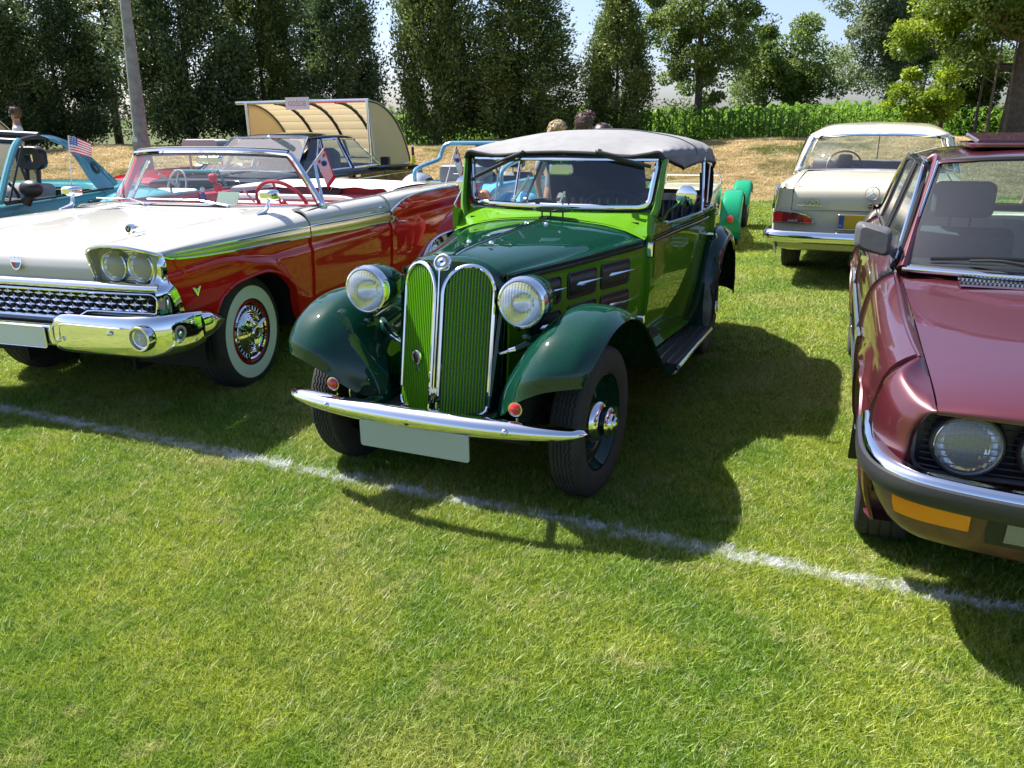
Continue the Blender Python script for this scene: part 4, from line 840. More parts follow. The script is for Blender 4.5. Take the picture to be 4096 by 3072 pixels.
for y, z0, z1 in ((2.62, .985, .985), (2.80, .97, .94), (3.0, .92, .86), (3.16, .82, .75), (3.27, .68, .62), (3.30, .5, .46), (3.28, .40, .38)):
    xe = float(gx(min(y, 3.28), .9)); dk.append([(x*xe, y-.03*x*x, z0-(z0-z1)*x*x) for x in np.linspace(-1, 1, 15)])
mb.grid(surf(dk, 30, 30), flip=True); mb.build('tail_panel', P_LIME, G)
# interior
mb = MB(); mb.box((0, 1.19, .98), (1.08, .06, .16)); mb.box((0, 1.75, .42), (1.1, 1.2, .06)); mb.box((0, 2.62, .75), (1.14, .03, .5))
for sg in (1, -1): mb.box((sg*.505, 1.70, .62), (.02, 1.2, .5))
mb.build('cabin_trim', BLKIN, G)
seat(G, (0, 2.12, .50), 1.08, .42, .52, DKLEA, 'rear_bench', .16, ribs=16, th=.14)
for sx in (-.27, .27): seat(G, (sx, 1.42, .46), .48, .44, .46, DKLEA, 'front_seat', .2, ribs=8, th=.10)
steering('steering_wheel', (.25, 1.46, 1.0), .5, .205, BLK, G, 3, .011)
mb = MB(); mb.tube([(0, 1.19, 1.375), (0, 1.205, 1.335)], .004, 6); mb.loft([[(px*k, 1.20+dy, 1.305+pz*k) for px, pz in rrect(.135, .062, .014)] for k, dy in ((.8, -.012), (1, -.008), (1, .008))], cap=True); mb.build('inner_mirror', DULLCHROME, G)
for p0, p1 in (((-.255, 1.12, 1.135), (-.175, 1.16, 1.27)), ((.02, 1.12, 1.125), (.045, 1.14, 1.19))):
    mb = MB(); mb.tube([p0, p1], .007, 6); mb.lathe([(-.01, .016), (.01, .016)], p0, 'x', 10); mb.build('screen_stay', DULLCHROME, G)
mb = MB(); mb.tube([(-.38, 1.135, 1.12), (-.365, 1.19, 1.36)], .006, 6); mb.build('screen_rod', DULLCHROME, G)
mb = MB(); mb.box((.18, 2.55, 1.16), (.13, .004, .018)); mb.build('curtain_tab', mat('grey_tab', (.12, .12, .13), .6), roof)
# ================================================================ RED AND WHITE CONVERTIBLE
P_RED = paint('red_paint', (.62, .016, .010), rough=.4); P_IVORY = paint('ivory_white_paint', (.50, .49, .465), rough=.4)
VINR = mat('pink_red_vinyl', (.42, .085, .10), .3, coat=.3, cr=.15); VINW = mat('white_vinyl', (.66, .62, .60), .45, bump=.2); REDT = mat('red_trim', (.45, .015, .02), .35, coat=.4, cr=.1)
ANO = mat('gold_anodised_band', (.62, .60, .48), .22, 1)
F = thing('convertible', 'long red and white open-top convertible with whitewall tyres and chrome star grille', 'car', (-2.428, 5.039, 0), R(-17.664))
ztop = lambda y: pch(y, [-.78, -.4, .6, 1.2, 1.82], [.938, .932, .915, .898, .885])
zlow = lambda y: pch(y, [-.78, -.7, -.4, .6, 1.2, 1.82, 2.06], [.930, .906, .884, .849, .824, .800, .780])
fin = lambda y: pch(y, [1.80, 1.86, 1.98, 2.22, 2.7, 3.5, 4.35], [.882, .905, .938, .972, .982, .966, .945])
wide = lambda y: pch(y, [-.80, -.6, 0, 1.2, 2.4, 3.4, 4.0, 4.38], [.935, .955, .972, .978, .975, .955, .93, .90])
def fx(y, z):
    y = np.asarray(y, float); z = np.asarray(z, float); b = wide(y)
    prof = pch(z, [.22, .30, .45, .6, .70, .755, .80, .86, .93, 1.0], [-.085, -.055, -.02, -.008, -.006, -.001, -.016, -.010, -.012, -.03])
    cz = pch(y, [-.8, -.33, .0, .2, .40, .6], [.80, .816, .775, .70, .50, .42]); cr = .020*np.exp(-((z-cz)/.030)**2)*np.clip((.62-y)/.2, 0, 1)
    finb = .022*np.exp(-((z-.885)/.055)**2)*np.clip((y-1.85)/.3, 0, 1)-.020*np.exp(-((z-.775)/.06)**2)*np.clip((y-1.9)/.4, 0, 1)
    return b+prof+cr+finb
arch = lambda y, y0=0.0: pch(y-y0, [-.47, -.452, -.43, -.36, -.2, .04, .2, .33, .43, .505], [.56, .50, .545, .635, .695, .712, .672, .565, .365, .285])
def fbot(y):
    y = np.asarray(y, float); r = .285+0*y; a = np.where((y > -.47) & (y < .505), arch(y), r); a = np.where(y <= -.469, .56+0*y, a); return np.where((y > 2.34) & (y < 3.66), np.maximum(a, .285+.28*np.clip(1-np.abs((y-3.0)/.66)**3.2, 0, 1)**.6), a)
def red_side(y0, y1, ny, nz, sg, top, yy=None):
    yy = (np.linspace(y0, y1, ny) if yy is None else yy)[:, None]+np.zeros((1, nz)); k = np.linspace(0, 1, nz)[None]; zt = top(yy); zb = fbot(yy); Z = zt+(zb-zt)*k; return np.stack([sg*fx(yy, Z), yy, Z], -1)
ya = np.unique(np.concatenate([np.linspace(-.755, -.47, 10), np.linspace(-.47, -.43, 8), np.linspace(-.43, .35, 34), np.linspace(.35, .589, 14)]))
for sg in (1, -1):
    mb = MB(); panel(red_side(0, 0, 0, 40, sg, lambda y: zlow(y), ya), mb, flip=sg < 0); P = red_side(0, 0, 0, 40, sg, lambda y: zlow(y), ya)
    e = P[6:, -1]; mb.grid(np.stack([e, e-np.array([.05*sg, 0, -.0])], 1)); fw_ = mb.build('front_wing', P_RED, F)
    mb = MB(); mb.tube(np.array([P[i, -1] for i in range(len(P)) if -.45 < P[i, -1, 1] < .48])+np.array([.002*sg, 0, 0]), .009, 6); mb.build('arch_lip', P_RED, fw_)
    mb = MB(); panel(red_side(.593, 1.787, 30, 34, sg, lambda y: zlow(y)), mb, flip=sg < 0); dr = mb.build('door', P_RED, F)
    mb = MB(); panel(red_side(1.791, 4.36, 70, 44, sg, lambda y: np.where(y < 1.82, zlow(y), fin(y))), mb, flip=sg < 0); mb.build('rear_wing', P_RED, F)
    # white upper flank: spear line up to the sill, rolled inwards
    def white(y0, y1, n, sill):
        o = []
        for y in np.linspace(y0, y1, n):
            zt = float(ztop(y)) if y < 1.82 else float(fin(y)); xo = float(fx(y, zt)); zs, xs2 = sill(y)
            o.append([(sg*xo, y, zt), (sg*(xo-.004), y, zt+.35*(zs-zt)), (sg*(xo-.03), y, zt+.75*(zs-zt)), (sg*((xo+xs2)/2-.01), y, zs-.003), (sg*xs2, y, zs)])
        return surf(o, n, 14)
    mb = MB(); panel(white(.593, 1.787, 30, lambda y: (1.012-.008*(y-.6), .845)), mb, flip=sg > 0); wd = mb.build('door_top', P_IVORY, dr)
    mb = MB(); panel(white(1.791, 4.34, 60, lambda y: (float(pch(y, [1.8, 2.2, 3.0, 4.34], [1.003, 1.010, .995, .955])), float(pch(y, [1.8, 2.2, 3, 4.34], [.845, .84, .80, .78])))), mb, flip=sg > 0); mb.build('rear_wing_top', P_IVORY, F)
    # spear: anodised band with chrome borders
    def band(y0, y1, n):
        return np.array([[(sg*(float(fx(y, z))+.004+.004*math.sin(math.pi*k)), y, z) for k, z in ((k, float(ztop(y))*(1-k)+float(zlow(y))*k) for k in np.linspace(0, 1, 6))] for y in np.linspace(y0, y1, n)])
    for a, b_, pr in ((-.755, .588, fw_), (.60, 1.79, dr)):
        B_ = band(a, b_, 30); mb = MB(); mb.grid(B_, flip=sg < 0); so_ = mb.build('side_band', ANO, pr)
        for j in (0, -1): mb = MB(); mb.tube(B_[:, j]+np.array([.002*sg, 0, 0]), .0065, 6); mb.build('chrome_strip', CHROME, so_)
    y2 = np.linspace(1.795, 2.10, 14); mb = MB(); mb.grid(np.array([[(sg*(float(fx(y, z))+.006), y, z) for z in np.linspace(max(.778, float(pch(y, [1.79, 1.84, 1.95, 2.1], [.885, .86, .81, .779]))), float(pch(y, [1.79, 2.1], [.801, .776])), 5)] for y in y2]), flip=sg < 0); mb.build('spear_tail', CHROME, F)
    mb = MB(); yy = np.linspace(1.80, 4.34, 60); mb.tube([(sg*(float(fx(y, float(fin(y))))+.004), y, float(fin(y))) for y in yy], .010, 8); mb.build('fin_strip', CHROME, F)
    mb = MB(); yy = 3.0-.655*np.cos(np.linspace(0, math.pi, 40)); mb.tube([(sg*(float(fx(y, .5))+.004), y, float(fbot(y))) for y in yy], .022, 8, sq=(1, .5)); mb.build('rear_arch_trim', CHROME, F)
    mb = MB(); mb.tube([(sg*.915, .60, .292), (sg*.918, 2.33, .292)], .012, 6); mb.build('sill_strip', CHROME, F)
    # door handle
    mb = MB(); mb.tube([(sg*.925, 1.60, .925), (sg*.955, 1.62, .93), (sg*.958, 1.74, .925), (sg*.948, 1.755, .922)], [.008, .010, .010, .008], 8); mb.lathe([(0, .018), (.012, .014), (.014, 0)], (sg*.945, 1.765, .905), (sg, 0, 0), 12); mb.build('handle', CHROME, wd)
    # wheel well
    mb = MB(); a = np.linspace(-.2, math.pi+.2, 20); mb.grid([[(sg*x, .0+.50*math.cos(t_)*1.0+.01, .33+.40*math.sin(t_)) for x in (.40, .90)] for t_ in a], flip=sg < 0); mb.box((sg*.40, .0, .5), (.02, 1.0, .6)); mb.build('wheel_well', DARK, F)
# bonnet and wing tops
H_ = []
for u in ((-.822, .797, -.815, .797), (-.812, .862, -.806, .862), (-.772, .915, -.770, .915), (-.665, .955, -.67, .950), (-.45, .981, -.46, .972), (0, 1.003, 0, .994), (.50, 1.022, .60, 1.016)):
    y0, z0, y1, z1 = u; H_.append([(x*.53, y0+(y1-y0)*abs(x)**1.5, z0+(z1-z0)*x*x) for x in np.linspace(-1, 1, 11)])
mb = MB(); panel(surf(H_, 50, 44), mb, flip=True); mb.build('bonnet', P_IVORY, F)
for sg in (1, -1):
    T_ = [[(.536, -.80, .80), (.536, -.815, .88), (.545, -.84, .945), (.60, -.865, .978), (.70, -.875, .990), (.80, -.87, .987), (.88, -.85, .972), (.935, -.815, .952), (.950, -.775, .938)],
          [(.536, -.77, .85), (.537, -.79, .90), (.55, -.80, .955), (.605, -.82, .986), (.70, -.825, .996), (.80, -.82, .992), (.885, -.80, .976), (.94, -.77, .955), (.953, -.74, .938)],
          [(.536, -.665, .951), (.545, -.665, .958), (.56, -.66, .975), (.62, -.655, .996), (.71, -.65, 1.002), (.80, -.65, .997), (.89, -.64, .980), (.945, -.63, .958), (.955, -.62, .937)],
          [(.536, -.45, .973), (.55, -.45, .982), (.58, -.45, .993), (.64, -.45, 1.003), (.72, -.45, 1.006), (.81, -.45, 1.001), (.90, -.45, .983), (.950, -.45, .958), (.962, -.45, .933)],
          [(.536, 0, .995), (.56, 0, 1.004), (.60, 0, 1.010), (.66, 0, 1.013), (.73, 0, 1.013), (.81, 0, 1.007), (.90, 0, .988), (.955, 0, .955), (.970, 0, .926)],
          [(.536, .585, 1.018), (.57, .585, 1.022), (.61, .585, 1.024), (.67, .585, 1.024), (.73, .585, 1.022), (.81, .585, 1.015), (.90, .585, .994), (.958, .585, .955), (.972, .585, .916)]]
    P = surf(T_, 60, 40); P[..., 0] *= sg; mb = MB(); panel(P, mb, flip=sg > 0); wt = mb.build('wing_top', P_IVORY, F)
    mb = MB(); mb.tube(P[0, 2:]+np.array([0, -.002, -.002]), .010, 8); mb.tube([(sg*.536, -.80, .80), (sg*.534, -.825, .88), tuple(P[0, 5])], .008, 6); mb.build('headlamp_brow', CHROME, F)
    # lamp pod
    BZ = mat('lamp_panel_silver', (.58, .55, .44), .35, .25) if sg == 1 else BZ
    mb = MB(); q = [(.540, .795), (.905, .795), (.925, .86), (.935, .935), (.88, .962), (.80, .975), (.70, .978), (.60, .968), (.545, .94)]
    back = [(sg*x, -.775, z) for x, z in q]; frnt = [(sg*(.54+(x-.54)*1.0+.003), -.845 if z > .9 else -.815, z+.004) for x, z in q]; mb.loft([frnt, back]); b = mb.n; mb.add(back, [tuple(range(len(back)))]); pod = mb.build('headlamp_panel', BZ, F, smooth=False)
    for z in np.arange(.805, .965, .0085):
        if z > 0: mbx = MB(); x0, x1 = .735, .765; mbx.box((sg*.748, -.779, z), (.075, .006, .004)); mbx.build('panel_rib', DULLCHROME, pod)
    for cx in (.665, .831):
        c = np.array([sg*cx, -.80, .876]); mb = MB(); mb.lathe([(.02, .080), (-.006, .080), (-.010, .075), (-.004, .069)], c, 'y', 40); hl = mb.build('headlamp', CHROME, pod)
        mb = MB(); mb.lathe([(-.002, .070), (-.016, .060), (-.026, .040), (-.031, .015), (-.032, 0)], (0, 0, 0), 'y', 36); put('lens', mb.mesh('lens', CLR2), hl, tuple(c)); mb = MB(); mb.lathe([(0, .069), (.03, .05), (.05, .02), (.05, 0)], c, 'y', 28); mb.build('reflector', REFL, hl)
    # side wrap of the lamp pod and grille surround (chrome)
    T2 = [[(.895, -.800, .962), (.925, -.785, .93), (.940, -.760, .938)], [(.915, -.812, .90), (.942, -.785, .88), (.950, -.752, .885)], [(.905, -.805, .84), (.935, -.785, .83), (.945, -.750, .83)], [(.895, -.83, .79), (.935, -.80, .79), (.952, -.748, .795)], [(.93, -.84, .755), (.960, -.79, .75), (.966, -.725, .755)], [(.935, -.835, .69), (.965, -.775, .69), (.967, -.700, .69)], [(.935, -.825, .62), (.962, -.76, .62), (.962, -.680, .62)]]
    P = surf(T2, 30, 12); P[..., 0] *= sg; mb = MB(); mb.grid(P, flip=sg > 0); mb.build('wrap_trim', CHROME, F)
# chrome lip bar over the grille
mb = MB(); L_ = []
for x in np.linspace(-.94, .94, 61):
    k = abs(x)/.94; y = -.835+.02*k**6; z = .772-.0*k; L_.append([(x, y+.03, z+.026), (x, y, z+.022), (x, y-.018, z+.006), (x, y-.018, z-.008), (x, y-.004, z-.020), (x, y+.03, z-.022)])
mb.grid(surf(L_, 80, 14), flip=True); mb.build('grille_top_bar', CHROME, F)
# grille: dark box, frame, floating stars, lower mesh
mb = MB(); mb.box((0, -.70, .64), (1.84, .10, .22)); mb.build('grille_recess', DARK, F)
def gframe(dx, dz):
    r = .04; P = []
    for x in np.linspace(-.86, .86, 30): P.append((x, .735+dz))
    P += [(.86+r*math.sin(t_), .735-r+r*math.cos(t_)+dz) for t_ in np.linspace(.2, 1.5, 5)]+[(.895, .67)]+[(.87+.02*math.cos(t_), .645-.012*math.sin(t_)) for t_ in np.linspace(.3, 1.5, 4)]
    P += [(x, .636) for x in np.linspace(.85, .52, 12)]+[(.47, .632), (.43, .612), (.395, .592)]
    P += [(x, .588) for x in np.linspace(.36, -.36, 24)]+[(-.395, .592), (-.43, .612), (-.47, .632)]+[(x, .636) for x in np.linspace(-.52, -.85, 12)]
    P += [(-.87-.02*math.cos(t_), .645-.012*math.sin(t_)) for t_ in np.linspace(1.5, .3, 4)]+[(-.895, .67)]+[(-.86-r*math.sin(t_), .735-r+r*math.cos(t_)) for t_ in np.linspace(1.5, .2, 5)]
    return P
gf = gframe(0, 0); mb = MB(); mb.tube([(x, -.825+.03*(abs(x)/.9)**6, z) for x, z in gf], .0085, 8, closed=True); GR = mb.build('grille_frame', CHROME, F)
sm = MB(); # one star
sm.add([(-.035, -.004, 0), (-.008, -.004, .0062), (0, -.004, .018), (.008, -.004, .0062), (.035, -.004, 0), (.008, -.006, -.0055), (0, -.006, -.014), (-.008, -.006, -.0055), (0, -.013, -.004)], [(0, 1, 8), (1, 2, 8), (2, 3, 8), (3, 4, 8), (4, 5, 8), (5, 6, 8), (6, 7, 8), (7, 0, 8)])
STM = sm.mesh('grille_star', CHROME, False)
for r_, z in enumerate((.710, .678, .646, .613)):
    for i in range(-13, 14):
        x = i*.0725+(.036 if r_ % 2 else 0)
        if abs(x) > (.855 if r_ < 3 else .375): continue
        if r_ == 2 and .40 < abs(x) and abs(x) > .83: continue
        put('grille_star', STM, GR, (x, -.812+.03*(abs(x)/.9)**6, z))
mb = MB()
for i in range(-26, 27):
    x = i*.0363
    if abs(x) < .86: mb.tube([(x-.018, -.79, .735), (x+.02, -.79, .60 if abs(x) < .4 else .64)], .0016, 3, cap=False); mb.tube([(x+.018, -.79, .735), (x-.02, -.79, .60 if abs(x) < .4 else .64)], .0016, 3, cap=False)
for z in (.710, .678, .646, .613): mb.tube([(-.87 if z > .62 else -.4, -.792, z), (.87 if z > .62 else .4, -.792, z)], .0014, 3)
mb.build('grille_wires', GREYPL, GR, kind='stuff')
mb = MB()
for i in range(-58, 59):
    x = i*.0155; z0, z1 = (.556, .580) if abs(x) < .42 else (.612, .630)
    mb.tube([(x-.006, -.80, z0), (x+.006, -.80, z1)], .0013, 3, cap=False); mb.tube([(x+.006, -.80, z0), (x-.006, -.80, z1)], .0013, 3, cap=False)
mb.build('lower_mesh', CHROME, GR, kind='stuff')
# bumper: centre blade and two heavy pods ending in swept tips
mb = MB(); L_ = []
for x in np.linspace(-.36, .36, 13): L_.append([(x, -.80, .558), (x, -.862, .555), (x, -.885, .540), (x, -.888, .495), (x, -.885, .45), (x, -.865, .437), (x, -.80, .436)])
mb.grid(surf(L_, 14, 26), flip=True); bmp = mb.build('front_bumper', CHROME, F)
for sg in (1, -1):
    T_ = []
    rows = [(.245, -.865, .498, .050, .02), (.262, -.885, .505, .075, .035), (.31, -.905, .515, .098, .05), (.40, -.918, .522, .108, .06), (.60, -.925, .525, .108, .065), (.74, -.925, .527, .110, .068), (.86, -.915, .528, .114, .080), (.945, -.875, .530, .112, .085), (1.005, -.80, .532, .108, .08), (1.032, -.70, .533, .100, .065), (1.035, -.62, .533, .088, .052)]
    n_ = 26
    for x, y, z, h, d in rows:
        a = np.linspace(-1.25, 1.25, n_); nx_, ny_ = (0, -1) if x < .86 else ((x-.80)/.24*.9, -(1-((x-.80)/.24)*.9) if x < 1.03 else -.0)
        nl = math.hypot(nx_, ny_) or 1; nx_, ny_ = nx_/nl, ny_/nl
        if x >= 1.03: nx_, ny_ = 1, 0
        T_.append([(sg*(x+nx_*d*(abs(math.cos(t_))**.45-1)*1.0), y+ny_*d*(abs(math.cos(t_))**.45-1), z+h*math.sin(t_)/math.sin(1.25)*.96) for t_ in a])
    P = surf(T_, 70, 40); mb = MB(); mb.grid(P, flip=sg > 0)
    e = P[0]; mb.grid(np.stack([e, e+np.array([-.02*sg, .06, 0])], 1)); pod = mb.build('bumper_pod', CHROME, bmp)
    mb = MB(); T3 = [[(sg*(1.03+dx), -.64, .533+h) for dx, h in ((-.05, .083), (-.01, .075), (.012, .04), (.014, 0), (.006, -.04), (-.02, -.07), (-.05, -.08))], [(sg*(1.03+dx), -.56, .533+h) for dx, h in ((-.05, .072), (-.01, .066), (.008, .035), (.010, 0), (.004, -.035), (-.02, -.06), (-.05, -.068))], [(sg*(1.02+dx), -.49, .53+h) for dx, h in ((-.04, .045), (-.01, .04), (.003, .02), (.005, 0), (.002, -.02), (-.02, -.035), (-.04, -.04))], [(sg*(1.005+dx), -.425, .526+h) for dx, h in ((-.02, .006), (-.01, .004), (.0, .002), (.0, 0), (0, -.002), (-.01, -.004), (-.02, -.006))]]
    mb.grid(surf(T3, 26, 20), flip=sg > 0); mb.build('bumper_tip', CHROME, bmp)
    # recessed panel line, fog lamp, bolts
    mb = MB(); mb.tube([(sg*.30, -.927, .47), (sg*.31, -.930, .565), (sg*.40, -.932, .582), (sg*.76, -.934, .580)], .005, 6); mb.build('pod_crease', CHROME, pod)
    c = np.array([sg*.872, -.925, .535]); mb = MB(); mb.lathe([(.03, .070), (-.004, .070), (-.014, .063), (-.014, .056), (.006, .052), (.010, .040)], c, 'y', 36); fl = mb.build('fog_lamp', CHROME, pod)
    mb = MB(); mb.lathe([(.008, .046), (.0, .040), (.004, .036), (-.004, .030), (.0, .026), (-.006, .018), (-.002, .014), (-.008, .008), (-.008, 0)], c, 'y', 32); mb.build('ribbed_lens', mat('fog_glass', (.55, .55, .52), .1, coat=1) if sg > 0 else bpy.data.materials['fog_glass'], fl)
    for bx, by, bz in ((.345, -.925, .492), (.69, -.930, .552), (1.0, -.80, .50), (1.02, -.70, .49)):
        mb = MB(); mb.lathe([(0, .013), (.008, .012), (.013, .005), (.014, 0)], (sg*bx, by, bz), (sg*(0 if bx < .9 else .8), -1 if bx < .9 else -.5, 0), 14); mb.build('bumper_bolt', CHROME, pod)
L = rrect(.52, .115, .01); mb = MB(); slab(mb, [(-.035+px, -.895, .490+pz) for px, pz in L], (0, -1, 0), .006); pl = mb.build('number_plate', WHITEP, bmp)
mb = MB(); slab(mb, [(-.272+px, -.9015, .490+pz) for px, pz in rrect(.04, .105, .004)], (0, -1, 0), .0015); mb.build('blue_band', BLUEP, pl)
mb = MB(); mb.tube([(-.035+px, -.901, .490+pz) for px, pz in L], .0035, 5, closed=True); mb.build('plate_frame', DULLCHROME, pl)
# crest, gun-sight ornaments, V badge
cr = MB(); cr.add([(-.040, 0, .034), (.040, 0, .034), (.036, 0, 0), (.022, 0, -.026), (0, 0, -.036), (-.022, 0, -.026), (-.036, 0, 0)], [(0, 6, 5, 4, 3, 2, 1)]); CF = frame((.045, -.826, .866), (1, 0, 0), (0, .15, 1)); 
cr = MB(); lp = [(-.040, .034), (-.036, 0), (-.022, -.026), (0, -.036), (.022, -.026), (.036, 0), (.040, .034), (.026, .026), (.013, .036), (0, .026), (-.013, .036), (-.026, .026)]; slab(cr, [(x, z, 0) for x, z in lp], (0, 0, 1), .008); cr.xf(CF); co = cr.build('crest', CHROME, F, smooth=False)
cr = MB(); slab(cr, [(-.030, .006, .008), (-.018, -.020, .008), (0, -.029, .008), (0, .006, .008)], (0, 0, 1), .002); cr.xf(CF); cr.build('crest_red', REDT, co, smooth=False); cr = MB(); slab(cr, [(0, .006, .008), (0, -.029, .008), (.018, -.020, .008), (.030, .006, .008)], (0, 0, 1), .002); cr.xf(CF); cr.build('crest_blue', MBL, co, smooth=False)
for sg in (1, -1):
    mb = MB(); mb.lathe([(-.02, .018), (-.015, .026), (.012, .026), (.02, .020), (.05, .006)], (sg*.62, -.60, 1.038), 'y', 24); mb.tube([(sg*.62, -.62, 1.012), (sg*.62, -.50, 1.006)], .006, 6); o = mb.build('wing_ornament', CHROME, F)
    mb = MB(); mb.lathe([(-.016, .021), (-.018, 0)], (sg*.62, -.60, 1.038), 'y', 20); mb.build('ornament_face', BLK, o); text('ornament_mark', 'V', .03, CHROME, o, frame((sg*.62, -.6205, 1.038), (1, 0, 0), (0, 0, 1)), .001)
    x = float(fx(-.56, .712))+.003; VM = frame((sg*x, -.56, .712), (0, sg, 0), (0, 0, 1))
    mb = MB(); slab(mb, [(-.034, .022, 0), (0, -.028, 0), (.034, .022, 0), (.018, .022, 0), (0, -.004, 0), (-.018, .022, 0)], (0, 0, 1), .005); mb.tube([(-.01, .010, .004), (.01, .010, .004), (.01, -.004, .004), (-.01, -.004, .004)], .003, 5, closed=True); mb.xf(VM); mb.build('vee_badge', CHROME, F, smooth=False)
# cowl between bonnet and screen
mb = MB(); T_ = []
for x in np.linspace(-1, 1, 31):
    ax = abs(x); X_ = x*.93; yb = .515+.085*ax**1.5; wy = .60+.30*ax**2.2; T_.append([(X_*.98, yb, 1.021-.006*ax-.05*max(0, ax-.75)), (X_*.97, (yb+wy)/2, 1.028-.008*ax-.03*max(0, ax-.75)), (X_*.955, wy, 1.030-.016*ax), (X_*.955, wy+.12, 1.028-.016*ax)])
mb.grid(surf(T_, 44, 10)); mb.build('cowl', P_IVORY, F)
# windscreen
wb = lambda x: np.array([x*.875, .585+.31*abs(x)**2.4, 1.036-.036*abs(x)**2]); wtp = lambda x: np.array([x*.640, .835+.095*abs(x)**2.2, 1.384-.022*abs(x)**3])
xs2_ = np.linspace(-1, 1, 41); mb = MB(); mb.tube([wtp(x) for x in xs2_], .020, 8, sq=(1.0, 1.2)); wsc = mb.build('windscreen', CHROME, F)
mb = MB(); mb.tube([wtp(x)+np.array([0, .02, .012]) for x in xs2_], .016, 8); mb.tube([wtp(x)+np.array([0, .0, -.022]) for x in xs2_], .012, 8); mb.build('header_pad', MATBLK, wsc)
for sg in (1, -1):
    mb = MB(); mb.tube(catm([wtp(sg), wtp(sg)+np.array([sg*.035, .012, -.04]), wtp(sg)*.45+wb(sg)*.55+np.array([sg*.012, .03, 0]), wb(sg)+np.array([0, .02, .03]), wb(sg)+np.array([sg*.005, .05, -.01])], 16), [.021]*13+[.024, .028, .03], 8, sq=(1, 1)); mb.build('pillar', CHROME, wsc)
    mb = MB(); mb.tube(catm([wtp(sg)+np.array([-sg*.02, .03, -.02]), wtp(sg)*.5+wb(sg)*.5+np.array([-sg*.015, .045, 0]), wb(sg)+np.array([-sg*.02, .05, 0])], 10), .020, 6); mb.build('pillar_lining', REDT, wsc)
    mb = MB(); mb.tube([(sg*.84, 1.01, 1.0), (sg*.72, 1.13, 1.30)], .012, 6); mb.tube([(sg*.84, 1.01, 1.0), (sg*.86, .93, 1.0)], .010, 6); vw = mb.build('vent_frame', CHROME, F)
    p0, p1, p2 = wb(sg)+np.array([0, .06, .0]), (wtp(sg)+np.array([sg*.03, .05, -.05])), np.array((sg*.72, 1.13, 1.30)); mb = MB(); mb.add([p0, (sg*.84, 1.01, 1.0), p2, p1], [(0, 1, 2, 3)]); mb.build('vent_glass', GLASS, vw, smooth=False)
    mb = MB(); mb.tube(catm([wb(x) for x in np.linspace(-1, 1, 9)], 5), .001, 3) if 0 else None
mb = MB(); mb.tube([wb(x)+np.array([0, -.006, 0]) for x in xs2_], .012, 8); mb.build('lower_rail', CHROME, wsc)
mb = MB(); mb.tube([wb(x)+np.array([0, -.028, -.004]) for x in xs2_[2:-2]], .010, 6); mb.build('screen_seal', MATBLK, wsc)
mb = MB(); mb.grid([[wb(x)*(1-k)+wtp(x)*k+np.array([0, -.02*math.sin(math.pi*k), 0]) for k in np.linspace(.02, .97, 9)] for x in xs2_]); mb.build('windscreen_glass', GLASS, wsc)
for sg, a in ((1, .42), (-1, -.35)):
    w0 = wb(a)+np.array([0, -.05, .005]); w1 = wb(a-.55)+np.array([0, -.01, .03]); mb = MB(); mb.tube([w0, (w0+w1)/2+np.array([0, 0, .02]), w1], [.008, .005, .003], 6); mb.tube([w1+np.array([.12, -.004, .004]), w1-np.array([.18, 0, -.004])], .005, 5); mb.lathe([(0, .014), (.02, .010)], w0-np.array([0, 0, .02]), 'z', 10); mb.build('wiper', DULLCHROME, F)
for sg in (1, -1):
    mb = MB(); b0 = np.array([sg*.78, .40, 1.012]); mb.tube(catm([b0+(0, -.11, .004), b0+(0, -.04, .012), b0+(sg*.003, .005, .03), b0+(sg*.008, .02, .07), b0+(sg*.01, .02, .095)], 9), [.010, .016, .022, .020, .016, .014, .013, .012, .012], 8, sq=(.7, 1))
    mb.loft([[b0+np.array([sg*.012+px*k, .03+dy, .115+pz*k]) for px, pz in rrect(.115, .068, .022)] for k, dy in ((.5, -.055), (.85, -.045), (1, -.02), (1, .03), (.94, .034))], cap=True); mb.build('wing_mirror', CHROME, F)
# cabin
mb = MB(); mb.box((0, 1.6, .40), (1.7, 2.2, .06)); mb.box((0, 2.86, .72), (1.6, .04, .55)); mb.box((0, -.05, .62), (.78, 1.3, .40)); mb.box((0, 2.2, .36), (1.4, 3.4, .12)); mb.box((0, 3.9, .6), (1.3, .8, .4)); mb.box((0, .62, .7), (1.5, .03, .55)); mb.build('underbody', DARK, F)
for sg in (1, -1):
    mb = MB(); mb.grid([[(sg*x, y, z) for x, z in ((.845, 1.002), (.825, .985), (.82, .9), (.815, .45))] for y in np.linspace(.95, 1.8, 6)], flip=sg > 0); mb.grid([[(sg*x, y, z) for x, z in ((.842, 1.004), (.80, .985), (.78, .9), (.775, .45))] for y in np.linspace(1.8, 2.75, 6)], flip=sg > 0); mb.build('door_card', REDT, F)
mb = MB(); T_ = [[(x*.82, yy+.12*abs(x)**2, z) for x in np.linspace(-1, 1, 15)] for yy, z in ((.70, 1.022), (.86, 1.018), (.95, .99), (.97, .93), (.93, .80))]; mb.grid(surf(T_, 16, 24), flip=True); mb.build('dashboard', REDT, F)
steering('steering_wheel', (.385, 1.20, .985), .55, .205, REDT, F, 2, .014)
mb = MB(); mb.tube([(.16, 1.17, 1.0), (.10, 1.16, 1.07)], .007, 6); mb.lathe([(-.01, .012), (.02, .008)], (.095, 1.16, 1.08), 'z', 8); mb.build('gear_lever', VINW, F)
def benchf(nm, y, hgt, z0, mt, mt2, w_=1.45, tl=.18):
    o = seat(F, (0, y, z0), w_, .5, hgt, mt, nm, tl, ribs=0, th=.16); mb = MB()
    mb.tube([(x*w_/2*.97, y+.48+tl*hgt+.0, z0+.05+hgt*(1-.25*abs(x)**10)) for x in np.linspace(-1, 1, 25)], .035, 8); mb.build('seat_piping', mt2, o); return o
